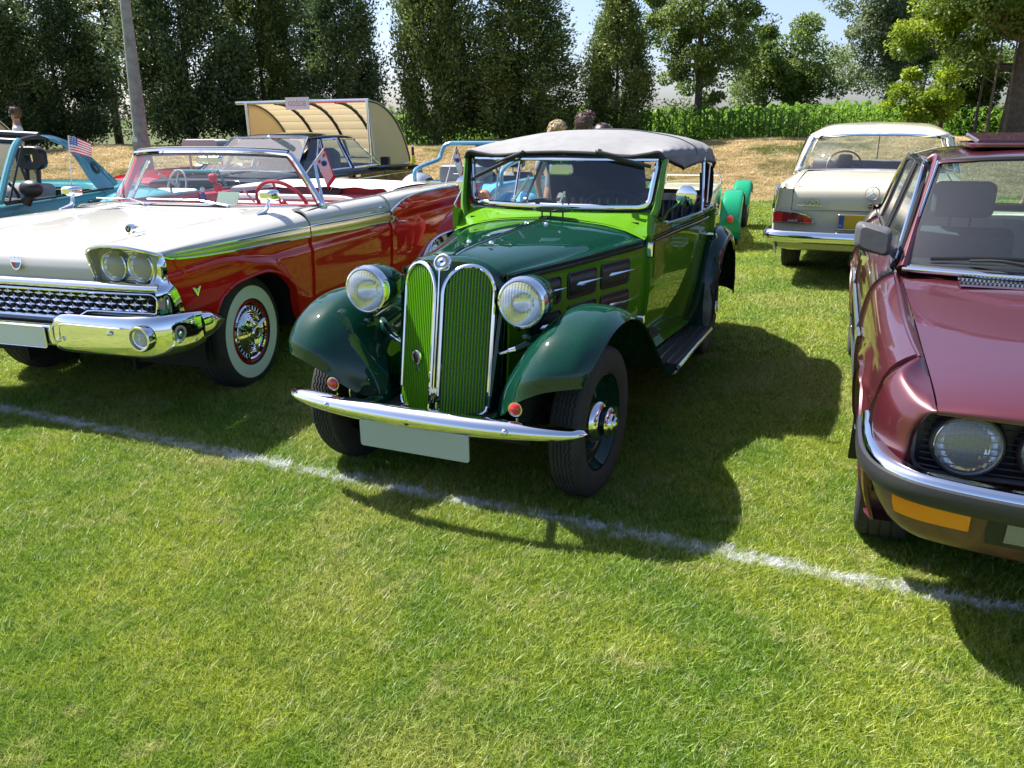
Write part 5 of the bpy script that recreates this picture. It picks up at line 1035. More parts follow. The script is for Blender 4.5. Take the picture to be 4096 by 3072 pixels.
benchf('front_bench', 1.32, .47, .44, VINR, VINW); benchf('rear_bench', 2.08, .46, .46, VINR, VINR, 1.35)
mb = MB(); c = (0, 2.655, .975); slab(mb, [(-.14, 2.60, 1.02), (.14, 2.60, 1.02), (.10, 2.585, .95), (.05, 2.575, .925), (-.05, 2.575, .925), (-.10, 2.585, .95)], (0, -1, .1), .02); sp = mb.build('rear_speaker', BLK, F, smooth=False)
mb = MB(); mb.tube([(-.02, 2.565, 1.0), (0, 2.56, .95), (.02, 2.565, 1.0)], .005, 5); mb.build('speaker_emblem', CHROME, sp)
mb = MB(); T_ = []
for y, z0, w_ in ((2.52, 1.010, .80), (2.58, 1.052, .80), (2.75, 1.062, .80), (2.95, 1.045, .79), (3.15, 1.015, .77), (3.30, .99, .74), (3.36, .975, .70)):
    T_.append([(x*w_, y+.0*x-(.55 if y < 2.6 else .25 if y < 2.8 else 0)*max(0, abs(x)-.72)*2.2, z0-.03*abs(x)**3-.012*math.sin(x*9)**2*(y < 2.9)) for x in np.linspace(-1, 1, 27)])
mb.grid(surf(T_, 30, 54), flip=True); tb = mb.build('hood_cover', VINW, F)
T_ = []
for y, z0 in ((3.34, .985), (3.6, .975), (4.0, .955), (4.3, .925), (4.40, .86), (4.42, .70), (4.40, .50), (4.36, .38)): T_.append([(x*.79*(1 if y < 4.35 else 1.08), y-.05*x*x, z0-.015*x*x) for x in np.linspace(-1, 1, 17)])
mb = MB(); mb.grid(surf(T_, 40, 30), flip=True); mb.build('boot_lid', P_IVORY, F)
for sg in (1, -1):
    mb = MB(); mb.lathe([(-.04, .10), (0, .10), (.03, .085), (.045, .05), (.05, 0)], (sg*.80, 4.38, .72), 'y', 30); tl_ = mb.build('tail_lamp', CHROME, F); mb = MB(); mb.lathe([(.02, .07), (.05, .06), (.065, .03), (.068, 0)], (sg*.80, 4.385, .72), 'y', 24); mb.build('tail_lens', REDL, tl_)
mb = MB(); mb.tube(catm([(-.9, 3.9, .40), (-.93, 4.35, .42), (-.6, 4.52, .42), (0, 4.55, .42), (.6, 4.52, .42), (.93, 4.35, .42), (.9, 3.9, .40)], 40), .055, 10, sq=(1, .5)); mb.build('rear_bumper', CHROME, F)
# inner mirror, dice, permit card, bobble figure, rear deck script
mb = MB(); mb.tube([(0, .86, 1.36), (.0, .92, 1.33)], .006, 6); mb.loft([[(px*k, .925+dy, 1.315+pz*k) for px, pz in rrect(.21, .058, .02)] for k, dy in ((.8, -.02), (1, -.012), (1, .006))], cap=True); mb.build('inner_mirror', DULLCHROME, F)
text('wing_script', 'Galaxie', .07, CHROME, F, frame((.957, 4.02, .83), (0, 1, 0), (0, 0, 1)), .003, shear=.3)
# wheels
TF_ = tyre_mesh('whitewall_tyre', .352, .195, .190, [RUB, RUBW], white=(.207, .285), seg=140)
rm = MB(); rm.lathe([(-.02, .192), (.085, .194), (.092, .188), (.086, .180), (.07, .176)], (0, 0, 0), 'x', 60); RM = rm.mesh('rim', P_RED)
hc = MB(); hc.lathe([(.070, .178), (.088, .176), (.094, .168), (.088, .160)], (0, 0, 0), 'x', 60); HC0 = hc.mesh('cap_edge', CHROME)
hc = MB(); hc.lathe([(.070, .165), (.070, .138)], (0, 0, 0), 'x', 60); HC1 = hc.mesh('cap_slots', DARK)
hc = MB(); pr = [(.082, .142)]
for i in range(6): r0 = .142-.016*i; pr += [(.088+.004*i, r0-.003), (.091+.004*i, r0-.008), (.086+.005*i, r0-.013)]
pr += [(.112, .046)]; hc.lathe(pr, (0, 0, 0), 'x', 60); HC2 = hc.mesh('hub_cap', CHROME)
hc = MB()
for i in range(30):
    a = i*2*math.pi/30; ca, sa = math.cos(a), math.sin(a); hc.tube([(.084, .163*ca, .163*sa), (.086, .138*ca, .138*sa)], .0035, 4)
HC3 = hc.mesh('cap_fins', CHROME)
hc = MB(); hc.lathe([(.10, .046), (.125, .046), (.135, .040), (.135, .030), (.130, .026)], (0, 0, 0), 'x', 36); 
for i in range(3):
    a = i*2*math.pi/3+.5; d = np.array([0, math.cos(a), math.sin(a)]); s_ = np.cross((1, 0, 0), d)
    hc.loft([[np.array([.118+dx, 0, 0])+d*r+s_*w for w, dx in ((-wd, 0), (0, .012), (wd, 0), (0, -.010))] for r, wd in ((.035, .020), (.09, .014), (.128, .005))], cap=True)
HC4 = hc.mesh('spinner', CHROME); hc = MB(); hc.lathe([(.130, .027), (.128, .012), (.132, 0)], (0, 0, 0), 'x', 24); HC5 = hc.mesh('cap_centre', BLK)
wp = [('rim', RM), ('cap_edge', HC0), ('cap_slots', HC1), ('hub_cap', HC2), ('cap_fins', HC3), ('spinner', HC4), ('cap_centre', HC5)]
for sg in (1, -1):
    wheel(F, TF_, (sg*.765, 0, .338), wp, sg < 0, .06); wheel(F, TF_, (sg*.76, 3.0, .338), wp, sg < 0)
# things carried by the car
def flag(nm, label, base, top, fl, n=10, h=.1, ln=.16, sag=.05, stripes=None, m1=None, m2=None, parent=None, dirv=(1, 0, 0), r=.004, fr0=0.0):
    b, t_ = Vector(base), Vector(top); T = thing(nm, label, 'flag', tuple(b)); mb = MB(); mb.tube([(0, 0, 0), tuple(t_-b)], r, 6); mb.build('staff', WHITEP, T)
    up = (t_-b).normalized(); d = Vector(dirv).normalized(); P = []
    top_ = (t_-b)*(1-fr0)
    for i in range(n+1):
        k = i/n; row = []
        for j in range(9):
            q = j/8; row.append(tuple(top_-up*h*q*(1-.15*k)+d*ln*k*.92+Vector((0, 0, -sag*k**1.4))+up.cross(d)*(.014*math.sin(k*7+q*2.2)*k**.5)))
        P.append(row)
    return T, np.array(P)
# ================================================================ BURGUNDY SEDAN
P_BUR = paint('burgundy_metallic', (.092, .016, .024), metal=.30, rough=.32, flake=1); SEATG = mat('grey_blue_velour', (.06, .085, .105), .9, noise=.15, nscale=40); SEATB = mat('beige_velour', (.55, .53, .43), .85, noise=.12, nscale=30)
B = thing('sedan', 'burgundy metallic four-door sedan with twin round headlamps and black mirror at the right edge', 'car', (2.142, 2.592, 0), R(-21.65))
bw = lambda y: pch(y, [-.60, -.45, -.2, .1, 1.2, 2.6, 3.3, 3.75], [.800, .832, .846, .852, .855, .852, .825, .76])
btop = lambda y: pch(y, [-.45, 0, .6, 1.2, 2.2, 3.0, 3.75], [.835, .855, .905, .935, .955, .945, .91])
def bx(y, z):
    y = np.asarray(y, float); z = np.asarray(z, float); t = z/btop(y)
    p = pch(t, [.25, .45, .62, .76, .87, .93, .97, 1.0], [-.06, -.012, 0, -.002, -.016, -.034, -.062, -.105])
    d = np.hypot(np.minimum(np.abs(y), np.abs(y-2.625)), z-.31); fl = .016*np.exp(-((d-.385)/.035)**2)*(z > .2); cre = .006*np.exp(-((z-.655)/.012)**2)
    return bw(y)+p+fl*(z < .74)+cre
def bbot(y):
    y = np.asarray(y, float); o = .245+0*y
    for c in (0, 2.625): dd = np.abs(y-c); o = np.where(dd < .362, np.maximum(o, .31+np.sqrt(np.clip(.362**2-dd**2, 0, 9))), o)
    return o
yb_ = lambda a, b, n: np.unique(np.concatenate([np.linspace(a, b, n)]+[c+s*.362*np.cos(np.linspace(0, math.pi/2, 26)) for c in (0, 2.625) for s in (1, -1)]))
def bside(a, b, n, nz, sg, top=btop):
    yy = yb_(a, b, n); yy = yy[(yy >= a) & (yy <= b)][:, None]+np.zeros((1, nz)); k = np.linspace(0, 1, nz)[None]; zt = top(yy); Z = zt+(bbot(yy)-zt)*k; return np.stack([sg*bx(yy, Z), yy, Z], -1)
for sg in (1, -1):
    P = bside(-.45, .655, 40, 40, sg); mb = MB(); panel(P, mb, flip=sg < 0)
    e = P[:, -1]; mb.grid(np.stack([e, e-np.array([.06*sg, 0, 0])], 1))
    # wing top from the bonnet gap to the shoulder
    T_ = []
    for y in np.linspace(-.45, .655, 10):
        xo = float(bx(y, btop(y))); zt = float(btop(y)); xg = float(pch(y, [-.45, .2, .655], [.694, .705, .716])); zg = float(pch(y, [-.45, 0, .655], [.800, .835, .893])); T_.append([(sg*xg, y, zg), (sg*(xg+.35*(xo-xg)), y, zg+.012), (sg*(xg+.75*(xo-xg)), y, zt+.006), (sg*xo, y, zt)])
    mb.grid(surf(T_, 40, 12), flip=sg > 0)
    # front corner: crease wraps round above the lamps
    zt0 = float(btop(-.45)); C0 = [P[0, int(k*39)] for k in (0, .10, .2, .4, .65, 1)]
    xo = float(bx(-.45, zt0))
    xg0 = .694; R0 = [(xg0, -.45, .800), (xg0+.45*(xo-xg0), -.45, .825), (xo, -.45, zt0)]+[(abs(float(bx(-.45, z))), -.45, z) for z in (.785, .74, .66, .56, .50)]
    R1 = [(.692, -.56, .788), (.735, -.555, .797), (.775, -.545, .812), (.812, -.54, .772), (.824, -.535, .73), (.832, -.53, .65), (.828, -.53, .56), (.82, -.53, .50)]
    R2 = [(.690, -.66, .774), (.715, -.655, .776), (.748, -.65, .768), (.775, -.64, .742), (.792, -.635, .71), (.800, -.63, .65), (.798, -.63, .57), (.79, -.63, .51)]
    R3 = [(.688, -.725, .758), (.700, -.722, .755), (.715, -.715, .745), (.730, -.705, .725), (.742, -.70, .70), (.752, -.695, .65), (.755, -.70, .575), (.752, -.705, .52)]
    R4 = [(.686, -.735, .750), (.695, -.730, .745), (.705, -.722, .735), (.714, -.710, .715), (.722, -.70, .69), (.728, -.69, .65), (.732, -.70, .575), (.735, -.705, .52)]
    Q = surf([R0, R1, R2, R3, R4], 40, 44); Q[..., 0] *= sg; mb.grid(Q, flip=sg > 0); fw2 = mb.build('front_wing', P_BUR, B)
    mb = MB(); panel(bside(.665, 1.735, 30, 30, sg), mb, flip=sg < 0); d1 = mb.build('door', P_BUR, B); mb = MB(); panel(bside(1.745, 2.56, 40, 30, sg, lambda y: btop(y)), mb, flip=sg < 0); d2 = mb.build('door', P_BUR, B)
    mb = MB(); panel(bside(2.57, 3.74, 40, 30, sg), mb, flip=sg < 0); mb.build('rear_wing', P_BUR, B)
    for d, ys2 in ((d1, 1.60), (d2, 2.45)):
        mb = MB(); x = float(bx(ys2, .84)); mb.box((sg*(x+.012), ys2, .84), (.022, .15, .022)); mb.box((sg*(x+.004), ys2, .825), (.02, .17, .05)); mb.build('handle', CHROME, d, smooth=False)
    for a, b_, pr in ((.47, .652, fw2), (.67, 1.73, d1), (1.75, 2.25, d2)):
        mb = MB(); yy = np.linspace(a, b_, 14); mb.grid([[(sg*(float(bx(y, .655))+dx), y, .645+dz) for dx, dz in ((0, .021), (.012, .016), (.015, 0), (.012, -.016), (0, -.021))] for y in yy], flip=sg < 0); mb.build('rub_strip', ALU, pr)
    yy = np.linspace(-.25, 3.0, 40); mb = MB(); mb.tube([(sg*(float(bx(y, btop(y)))-.006), y, float(btop(y))+.008) for y in np.linspace(.66, 2.9, 30)], .009, 6, sq=(1.3, .7)); mb.build('waist_chrome', CHROME, B)
    mb = MB(); a = np.linspace(.05, math.pi-.05, 18)
    for cyy in (0, 2.625): mb.grid([[(sg*x, cyy+.40*math.cos(t_), .31+.40*math.sin(t_)) for x in (.45, .80)] for t_ in a], flip=sg < 0)
    mb.box((sg*.46, 0, .45), (.02, .8, .4)); mb.build('wheel_well', DARK, B)
    mb = MB(); slab(mb, [(sg*.70, .44, .10), (sg*.845, .44, .10), (sg*.842, .40, .42), (sg*.70, .40, .42)][::(1 if sg > 0 else -1)], (0, 1, 0), .012); mb.build('mud_flap', BLK, B, smooth=False)
    mb = MB(); mb.tube([(sg*.82, .40, .27), (sg*.82, 2.24, .27)], .02, 6); mb.build('sill_trim', ALU, B)
# bonnet with raised centre
H_ = []
for y, zc, ze in ((-.795, .752, .742), (-.790, .775, .757), (-.74, .800, .772), (-.55, .828, .789), (-.25, .852, .812), (.05, .872, .838), (.30, .889, .858), (.61, .905, .890)):
    row = []
    for x in np.linspace(-1, 1, 15):
        ax = abs(x); xg = float(pch(y, [-.79, -.45, .2, .61], [.684, .689, .70, .711])); yy = y+.065*ax**2.2*(1 if y < -.6 else (.0)); row.append((x*xg, yy, ze+(zc-ze)*(1-ax**3.0)))
    H_.append(row)
HS = surf(H_, 70, 60)
yb = .22+.35*np.clip((np.abs(HS[..., 0])-.36)/.33, 0, 1); HS[..., 2] += .007*np.clip((HS[..., 1]-yb)/.05, 0, 1)
mb = MB(); panel(HS, mb, flip=True, th=.03); bon = mb.build('bonnet', P_BUR, B)
# cowl and vent strip
mb = MB(); T_ = []
for x in np.linspace(-1, 1, 21):
    ax = abs(x); T_.append([(x*.722, .60+.0*ax, .880-.004*ax), (x*.728, .625, .896-.006*ax), (x*.722, .56+.12*ax**2+.06, .915), (x*.715, .60+.11*ax**2+.05, .940-.012*ax)])
mb.grid(surf(T_, 34, 8)); mb.build('cowl', P_BUR, B)
mb = MB(); mb.box((0, .515, .914), (1.02, .10, .008), M=Matrix.Rotation(.10, 3, 'X')); vs = mb.build('vent_strip', DULLCHROME, bon); mb = MB()
for i in range(64):
    x = -.505+i*.016
    for j in range(4): mb.box((x+(.004 if j % 2 else 0), .483+j*.022, .9165+j*.0022), (.0085, .011, .002))
mb.build('vent_slots', BLK, vs, smooth=False, kind='stuff')
# front panel, grille recess and lamps
mb = MB(); mb.box((0, -.655, .645), (1.44, .02, .20)); mb.build('grille_recess', BLK, B)
q = rrect(1.455, .200, .05, 6); mb = MB(); mb.tube([(x, -.705+.02*(abs(x)/.72)**4, .646+z) for x, z in q], .008, 6, closed=True); gs = mb.build('grille_surround', GREYPL, B)
for i in range(9):
    for sg in (1, -1): mb = MB(); z = .565+.02*i; mb.tube([(sg*.10, -.70, z), (sg*.66, -.692, z), (sg*.705, -.68, z)], .0032, 4, sq=(.7, 2)); mb.build('grille_slat', GREYPL, gs)
for sg in (1, -1):
    K = rrect(.085, .20, .03); mb = MB(); mb.tube([(sg*.052+x, -.735, .665+z) for x, z in K], .007, 6, closed=True); kn = mb.build('kidney', CHROME, gs)
    for i in range(5): mb = MB(); mb.tube([(sg*.052-.026+i*.013, -.72, .58), (sg*.052-.026+i*.013, -.72, .75)], .0025, 4); mb.build('kidney_bar', BLK, kn)
    for cx, r_, y_ in ((.588, .089, -.705), (.372, .080, -.712)):
        c = np.array([sg*cx, y_, .650 if r_ > .085 else .652]); mb = MB(); mb.lathe([(.05, r_+.014), (.0, r_+.012), (-.008, r_+.006), (-.003, r_-.003)], c, 'y', 44); hl = mb.build('headlamp', BLK, gs); mb = MB(); mb.lathe([(-.006, r_+.003), (-.010, r_), (-.005, r_-.004)], c, 'y', 44); mb.build('lamp_rim', DULLCHROME, hl)
        mb = MB(); mb.lathe([(-.006, r_-.002), (-.016, r_*.85), (-.024, r_*.55), (-.028, r_*.2), (-.0285, 0)], (0, 0, 0), 'y', 40); put('lens', mb.mesh('lens', CLR), hl, tuple(c)); mb = MB(); mb.lathe([(0, r_), (.03, r_*.8), (.055, r_*.4), (.06, 0)], c, 'y', 30); mb.build('reflector', REFL, hl)
# bumper
def path(o=0, n=80):
    P = [(.848, -.33), (.852, -.50), (.845, -.64), (.815, -.745), (.755, -.815), (.66, -.855), (.46, -.885), (.2, -.90), (0, -.905)]; P = P+[(-x, y) for x, y in P[-2::-1]]; return catm(np.array(P), n)
pp = path(); tn = np.gradient(pp, axis=0); nr = np.stack([-tn[:, 1], tn[:, 0]], 1); nr /= np.linalg.norm(nr, axis=1)[:, None]; nr *= -np.sign((nr*(np.array([0, .2])-pp)).sum(1))[:, None]
def sect(pr): return np.array([[(pp[i, 0]+nr[i, 0]*d, pp[i, 1]+nr[i, 1]*d, z+.014*(abs(pp[i, 0])/.85)**3) for d, z in pr] for i in range(len(pp))])
mb = MB(); mb.grid(sect([(-.05, .582), (-.02, .588), (.002, .583), (.010, .574), (.012, .566)]), flip=False); fb = mb.build('front_bumper', CHROME, B)
mb = MB(); mb.grid(sect([(.010, .566), (.022, .562), (.026, .545), (.024, .515), (.012, .500), (-.03, .496)])); mb.build('bumper_rubber', mat('bumper_rubber', (.028, .029, .032), .38, bump=.2), fb)
mb = MB(); T_ = []
for i in range(4, len(pp)-4):
    x, y = pp[i]; nx_, ny_ = nr[i]; T_.append([(x-nx_*a_, y-ny_*a_, z+.010*(abs(x)/.85)**3) for a_, z in ((.012, .503), (.02, .47), (.035, .43), (.05, .40), (.075, .365), (.12, .335), (.2, .325))])
VA = mat('valance_grass_reflection', (.13, .055, .045), .45, noise=.35, nscale=25, coat=.4, cr=.2, bump=.4, bscale=80)  # brown grass reflection on the valance is put into its base colour
mb.grid(surf(T_, 90, 20)); va = mb.build('front_valance', VA, B)
def valstrip(x0, x1, z0, z1, off, sg, n=14):
    idx = [i for i in range(len(pp)) if x0 <= pp[i, 0]*sg <= x1]; o = []
    for i in idx: x, y = pp[i]; nx_, ny_ = nr[i]; o.append([(x-nx_*(a_-off), y-ny_*(a_-off), z) for a_, z in ((.014, z1), (.020, (z0+z1)/2), (.034, z0))])
    return np.array(o)
for sg in (1, -1):
    S_ = valstrip(.555, .792, .440, .500, .008, sg); mb = MB(); mb.grid(S_); mb.grid(np.stack([S_[:, -1], S_[:, -1]+(0, .02, 0)], 1)); mb.build('indicator', ORL, va)
    S_ = valstrip(.30, .548, .415, .505, .006, sg); mb = MB(); mb.grid(S_); fg = mb.build('fog_surround', BLK, va); S_ = valstrip(.33, .525, .430, .497, .012, sg); mb = MB(); mb.grid(S_); mb.build('fog_lens', CLR, fg)
# glasshouse
ab = lambda x: np.array([x*.708, .555+.125*abs(x)**2.2, .948-.006*abs(x)]); at_ = lambda x: np.array([x*.575, 1.085+.115*abs(x)**2.5, 1.386-.026*abs(x)**3])
xs3 = np.linspace(-1, 1, 41); mb = MB(); mb.grid([[ab(x)*(1-k)+at_(x)*k+np.array([0, -.015*math.sin(math.pi*k), .012*math.sin(math.pi*k)]) for k in np.linspace(0, 1, 10)] for x in xs3]); wsb = mb.build('windscreen', GLASST, B)
lp = [ab(x) for x in xs3]+[ab(1)*(1-k)+at_(1)*k for k in np.linspace(.08, .95, 10)]+[at_(x) for x in xs3[::-1]]+[ab(-1)*(1-k)+at_(-1)*k for k in np.linspace(.95, .08, 10)]
mb = MB(); mb.tube(lp, .012, 6, closed=True); mb.build('screen_seal', MATBLK, wsb)
mb = MB(); mb.tube([ab(x)*np.array([1.01, 1, 1])+np.array([0, -.018, -.008]) for x in xs3], .012, 8, sq=(1.2, 1)); mb.tube([(sg*0, 0, 0)]*0+[ab(-1)+(at_(-1)-ab(-1))*k+np.array([-.012, -.012, .004]) for k in np.linspace(0, 1, 10)], .007, 6); mb.tube([ab(1)+(at_(1)-ab(1))*k+np.array([.012, -.012, .004]) for k in np.linspace(0, 1, 10)], .007, 6); mb.build('screen_chrome', CHROME, wsb)
T_ = []
for y, zc, xe, ze in ((1.10, 1.392, .60, 1.352), (1.22, 1.408, .615, 1.362), (1.5, 1.422, .625, 1.370), (1.95, 1.425, .628, 1.368), (2.4, 1.412, .622, 1.355), (2.72, 1.388, .605, 1.335)):
    T_.append([(0, y, zc), (xe*.4, y+.01, zc-.006), (xe*.75, y+.03 if y < 1.2 else y, zc-.022), (xe*.95, y+.06 if y < 1.2 else y, ze+.006), (xe*1.0, y+.08 if y < 1.2 else y, ze-.012)])
S_ = surf(T_, 60, 30); L_ = S_.copy(); L_[..., 0] *= -1; full = np.concatenate([L_[:, :0:-1], S_], 1); mb = MB(); mb.grid(full, flip=True); rb_ = mb.build('roof', P_BUR, B)
for sg in (1, -1):
    A0, A1 = ab(sg), at_(sg); mb = MB()
    PA = [(np.array([sg*.715, .665, .925]), .035), (A0*.5+A1*.5+np.array([sg*.012, .015, 0]), .026), (A1+np.array([sg*.016, .02, 0]), .026), (np.array([sg*.622, 1.25, 1.358]), .022)]
    mb.tube(catm([p for p, r_ in PA], 18), np.interp(np.linspace(0, 3, 18), [0, 1, 2, 3], [r_ for p, r_ in PA]), 10, sq=(1, .75)); mb.build('windscreen_pillar', P_BUR, rb_)
    rail = catm([(sg*.735, .70, .955), (sg*.685, .93, 1.15), (sg*.642, 1.16, 1.315), (sg*.632, 1.30, 1.345), (sg*.628, 1.75, 1.352), (sg*.622, 2.2, 1.345), (sg*.62, 2.52, 1.325), (sg*.66, 2.78, 1.16), (sg*.70, 2.92, 1.0)], 40)
    mb = MB(); mb.tube(rail+np.array([sg*.012, 0, .008]), .010, 6, sq=(1.4, .8)); mb.build('drip_rail', CHROME, rb_)
    # C pillar skin
    T_ = [[(sg*.612, 2.42, 1.348), (sg*.62, 2.60, 1.335), (sg*.61, 2.74, 1.345)], [(sg*.655, 2.40, 1.20), (sg*.665, 2.66, 1.18), (sg*.64, 2.92, 1.20)], [(sg*.705, 2.36, 1.05), (sg*.712, 2.72, 1.03), (sg*.68, 3.08, 1.02)], [(sg*.745, 2.34, .955), (sg*.748, 2.75, .952), (sg*.72, 3.15, .945)]]
    mb = MB(); mb.grid(surf(T_, 14, 10), flip=sg < 0); mb.build('rear_pillar', P_BUR, rb_)
    def sw(y, k): zb = float(btop(y))+.012; zt = float(pch(y, [.70, 1.16, 1.3, 1.75, 2.2, 2.5], [.97, 1.30, 1.335, 1.342, 1.336, 1.30])); zt = max(zt, zb+.01); z = zb+(zt-zb)*k; return (sg*(.742-(z-.95)*.285), y, z)
    for a, b_, dd in ((.74, 1.68, d1), (1.78, 2.36, d2)):
        mb = MB(); mb.grid([[sw(y, k) for k in np.linspace(0, 1, 6)] for y in np.linspace(a, b_, 14)], flip=sg < 0); g_ = mb.build('side_window', GLASST, dd)
        lp = [sw(y, 0) for y in np.linspace(a, b_, 10)]+[sw(b_, k) for k in np.linspace(0, 1, 6)]+[sw(y, 1) for y in np.linspace(b_, a, 12)]+[sw(a, k) for k in np.linspace(1, 0, 4)]
        mb = MB(); mb.tube(lp, .013, 6, closed=True); mb.build('window_frame', MATBLK, g_)
    mb = MB(); mb.grid([[(sw(y, k)[0]+sg*.003, y, sw(y, k)[2]) for k in np.linspace(0, 1, 5)] for y in (1.685, 1.775)], flip=sg < 0); mb.build('middle_pillar', BLK, rb_)
    c = np.array([sg*.845, .76, 1.045]); L = rrect(.155, .125, .03); mb = MB(); mb.loft([[c+np.array([sg*px*k, dy+.02*px/.07, pz*k+.012*px/.07]) for px, pz in L] for k, dy in ((.72, -.055), (.93, -.04), (1, -.01), (1, .03), (.9, .035))], cap=True)
    mb.loft([[(sg*.755, .70, .965), (sg*.755, .86, .965), (sg*.72, .86, 1.06)], [(sg*.79, .73, 1.0), (sg*.79, .79, 1.0), (sg*.785, .78, 1.05)]], cap=True); mb.build('door_mirror', GREYPL, d1)
mb = MB(); T_ = [[(x*.57, 2.70+.05*(1-x*x), 1.36), (x*.60, 2.86+.06*(1-x*x), 1.20), (x*.64, 3.02+.07*(1-x*x), 1.03)] for x in np.linspace(-1, 1, 15)]; mb.grid(surf(T_, 26, 10)); mb.build('rear_window', GLASST, rb_)
mb = MB(); T_ = [[(x*.73, y+(.07*(1-x*x) if y < 3.2 else -.04*x*x), z-.02*x*x) for x in np.linspace(-1, 1, 15)] for y, z in ((3.02, 1.01), (3.2, .975), (3.6, .95), (3.78, .92), (3.82, .80), (3.80, .5), (3.7, .35))]; mb.grid(surf(T_, 36, 30), flip=True); mb.build('boot_lid', P_BUR, B)
# open sunroof
mb = MB(); L = rrect(.86, .50, .07); slab(mb, [(x, 1.62+y, 1.4235) for x, y in L], (0, 0, 1), .006, bev=.003); so2 = mb.build('sunroof_frame', BLK, rb_)
mb = MB(); mb.tube([(x, 1.62+y, 1.430) for x, y in L], .012, 6, closed=True); mb.build('sunroof_rim', P_BUR, so2)
mb = MB(); slab(mb, [(-.40, 1.44, 1.435), (.40, 1.44, 1.435), (.40, 1.90, 1.462), (-.40, 1.90, 1.462)], (0, 0, 1), .02, bev=.006); mb.build('sunroof_panel', P_BUR, so2)
# wipers
for x0, x1 in ((-.10, -.62), (.42, -.08)):
    p0 = ab(x0/.708)+np.array([0, -.035, .0]); p1 = ab(x1/.708)*.93+at_(x1/.708)*.07+np.array([0, -.02, .008]); pm = (p0+p1)/2+np.array([.03, -.02, .03]); mb = MB(); mb.tube(catm([p0, pm, (pm+p1)/2], 8), [.010, .009, .008, .008, .007, .006, .006, .005], 6)
    mb.tube(catm([pm+np.array([.2, -.0, .012]), pm*.5+p1*.5+np.array([.06, 0, .012]), p1], 10), .006, 5, sq=(1.6, .6)); mb.build('wiper', BLK, B)
# cabin
mb = MB(); mb.box((0, 1.9, .42), (1.36, 2.6, .06)); mb.box((0, 0, .55), (.9, 1.2, .3)); mb.box((0, 1.6, .32), (1.4, 3.6, .1)); mb.box((0, .72, .80), (1.36, .04, .3)); mb.build('underbody', DARK, B)
mb = MB(); T_ = [[(x*.69, y+.08*x*x, z) for x in np.linspace(-1, 1, 13)] for y, z in ((.60, .935), (.80, .935), (.98, .925), (1.02, .88), (1.0, .72))]; mb.grid(surf(T_, 14, 20), flip=True); mb.build('dashboard', BLK, B)
for sg in (1, -1):
    mb = MB(); mb.grid([[(sg*.74, y, .95), (sg*.72, y, .90), (sg*.70, y, .50)] for y in np.linspace(.75, 2.8, 6)], flip=sg > 0); mb.build('door_card', SEATB, B)
    s_ = seat(B, (sg*.37, 1.22, .44), .54, .50, .50, SEATG, 'front_seat', .22, head=(.30, .19), hm=SEATG, th=.16)
seat(B, (0, 2.12, .44), 1.3, .48, .50, SEATB, 'rear_bench', .24, th=.16); mb = MB(); mb.box((0, 2.86, .955), (1.3, .36, .02)); mb.build('parcel_shelf', BLK, B)
for sx in (-.35, .35): mb = MB(); L = rrect(.30, .14, .04); mb.loft([[(sx+px*k, 2.74+dy, 1.04+pz*k) for px, pz in L] for k, dy in ((.9, -.04), (1, 0), (.9, .04))], cap=True); mb.build('rear_head_rest', SEATB, B)
steering('steering_wheel', (.37, 1.10, .92), .4, .19, BLK, B, 4, .014)
TB = tyre_mesh('tyre', .312, .195, .185, [RUB], blocks=True, seg=200); rm = MB(); rm.lathe([(.02, .19), (.08, .188), (.085, .178), (.05, .165), (.045, .10), (.075, .05), (.08, 0)], (0, 0, 0), 'x', 40); RB2 = rm.mesh('rim', ALU)
for sg in (1, -1): wheel(B, TB, (sg*.715, 0, .300), [('rim', RB2)], sg < 0, -.10); wheel(B, TB, (sg*.73, 2.625, .300), [('rim', RB2)], sg < 0)
mb = MB(); mb.tube([(.85, 3.55, .5), (.80, 3.83, .5), (0, 3.9, .5), (-.80, 3.83, .5), (-.85, 3.55, .5)], .05, 8, sq=(1, .5)); mb.build('rear_bumper', CHROME, B)
# ================================================================ BEIGE SEDAN SEEN FROM BEHIND (local +y forward)
P_BEI = paint('cream_beige_paint', (.58, .54, .42), rough=.4); CABD = mat('dark_brown_cabin', (.03, .022, .02), .6)
M_ = thing('sedan', 'cream beige vintage sedan seen from behind with small tail fins and chrome bumper', 'car', (3.811, 8.585, 0), R(-23.715))
mw = lambda y: pch(y, [-1.22, -1.15, -.9, 0, 1.4, 3.0, 3.6], [.835, .862, .885, .895, .895, .86, .80])
mtop = lambda y: pch(y, [-1.22, -1.0, -.5, 0, 1.0, 2.5, 3.6], [.930, .955, .965, .960, .945, .925, .86])
def mx(y, z):
    t = z/mtop(y); return mw(y)+pch(t, [.30, .5, .72, .88, .95, 1.0], [-.05, -.012, 0, -.018, -.035, -.06])
def mbot(y):
    y = np.asarray(y, float); o = .30+0*y
    for c in (0, 2.75): dd = np.abs(y-c); o = np.where(dd < .35, np.maximum(o, .33+np.sqrt(np.clip(.35**2-dd**2, 0, 9))*.62), o)
    return o
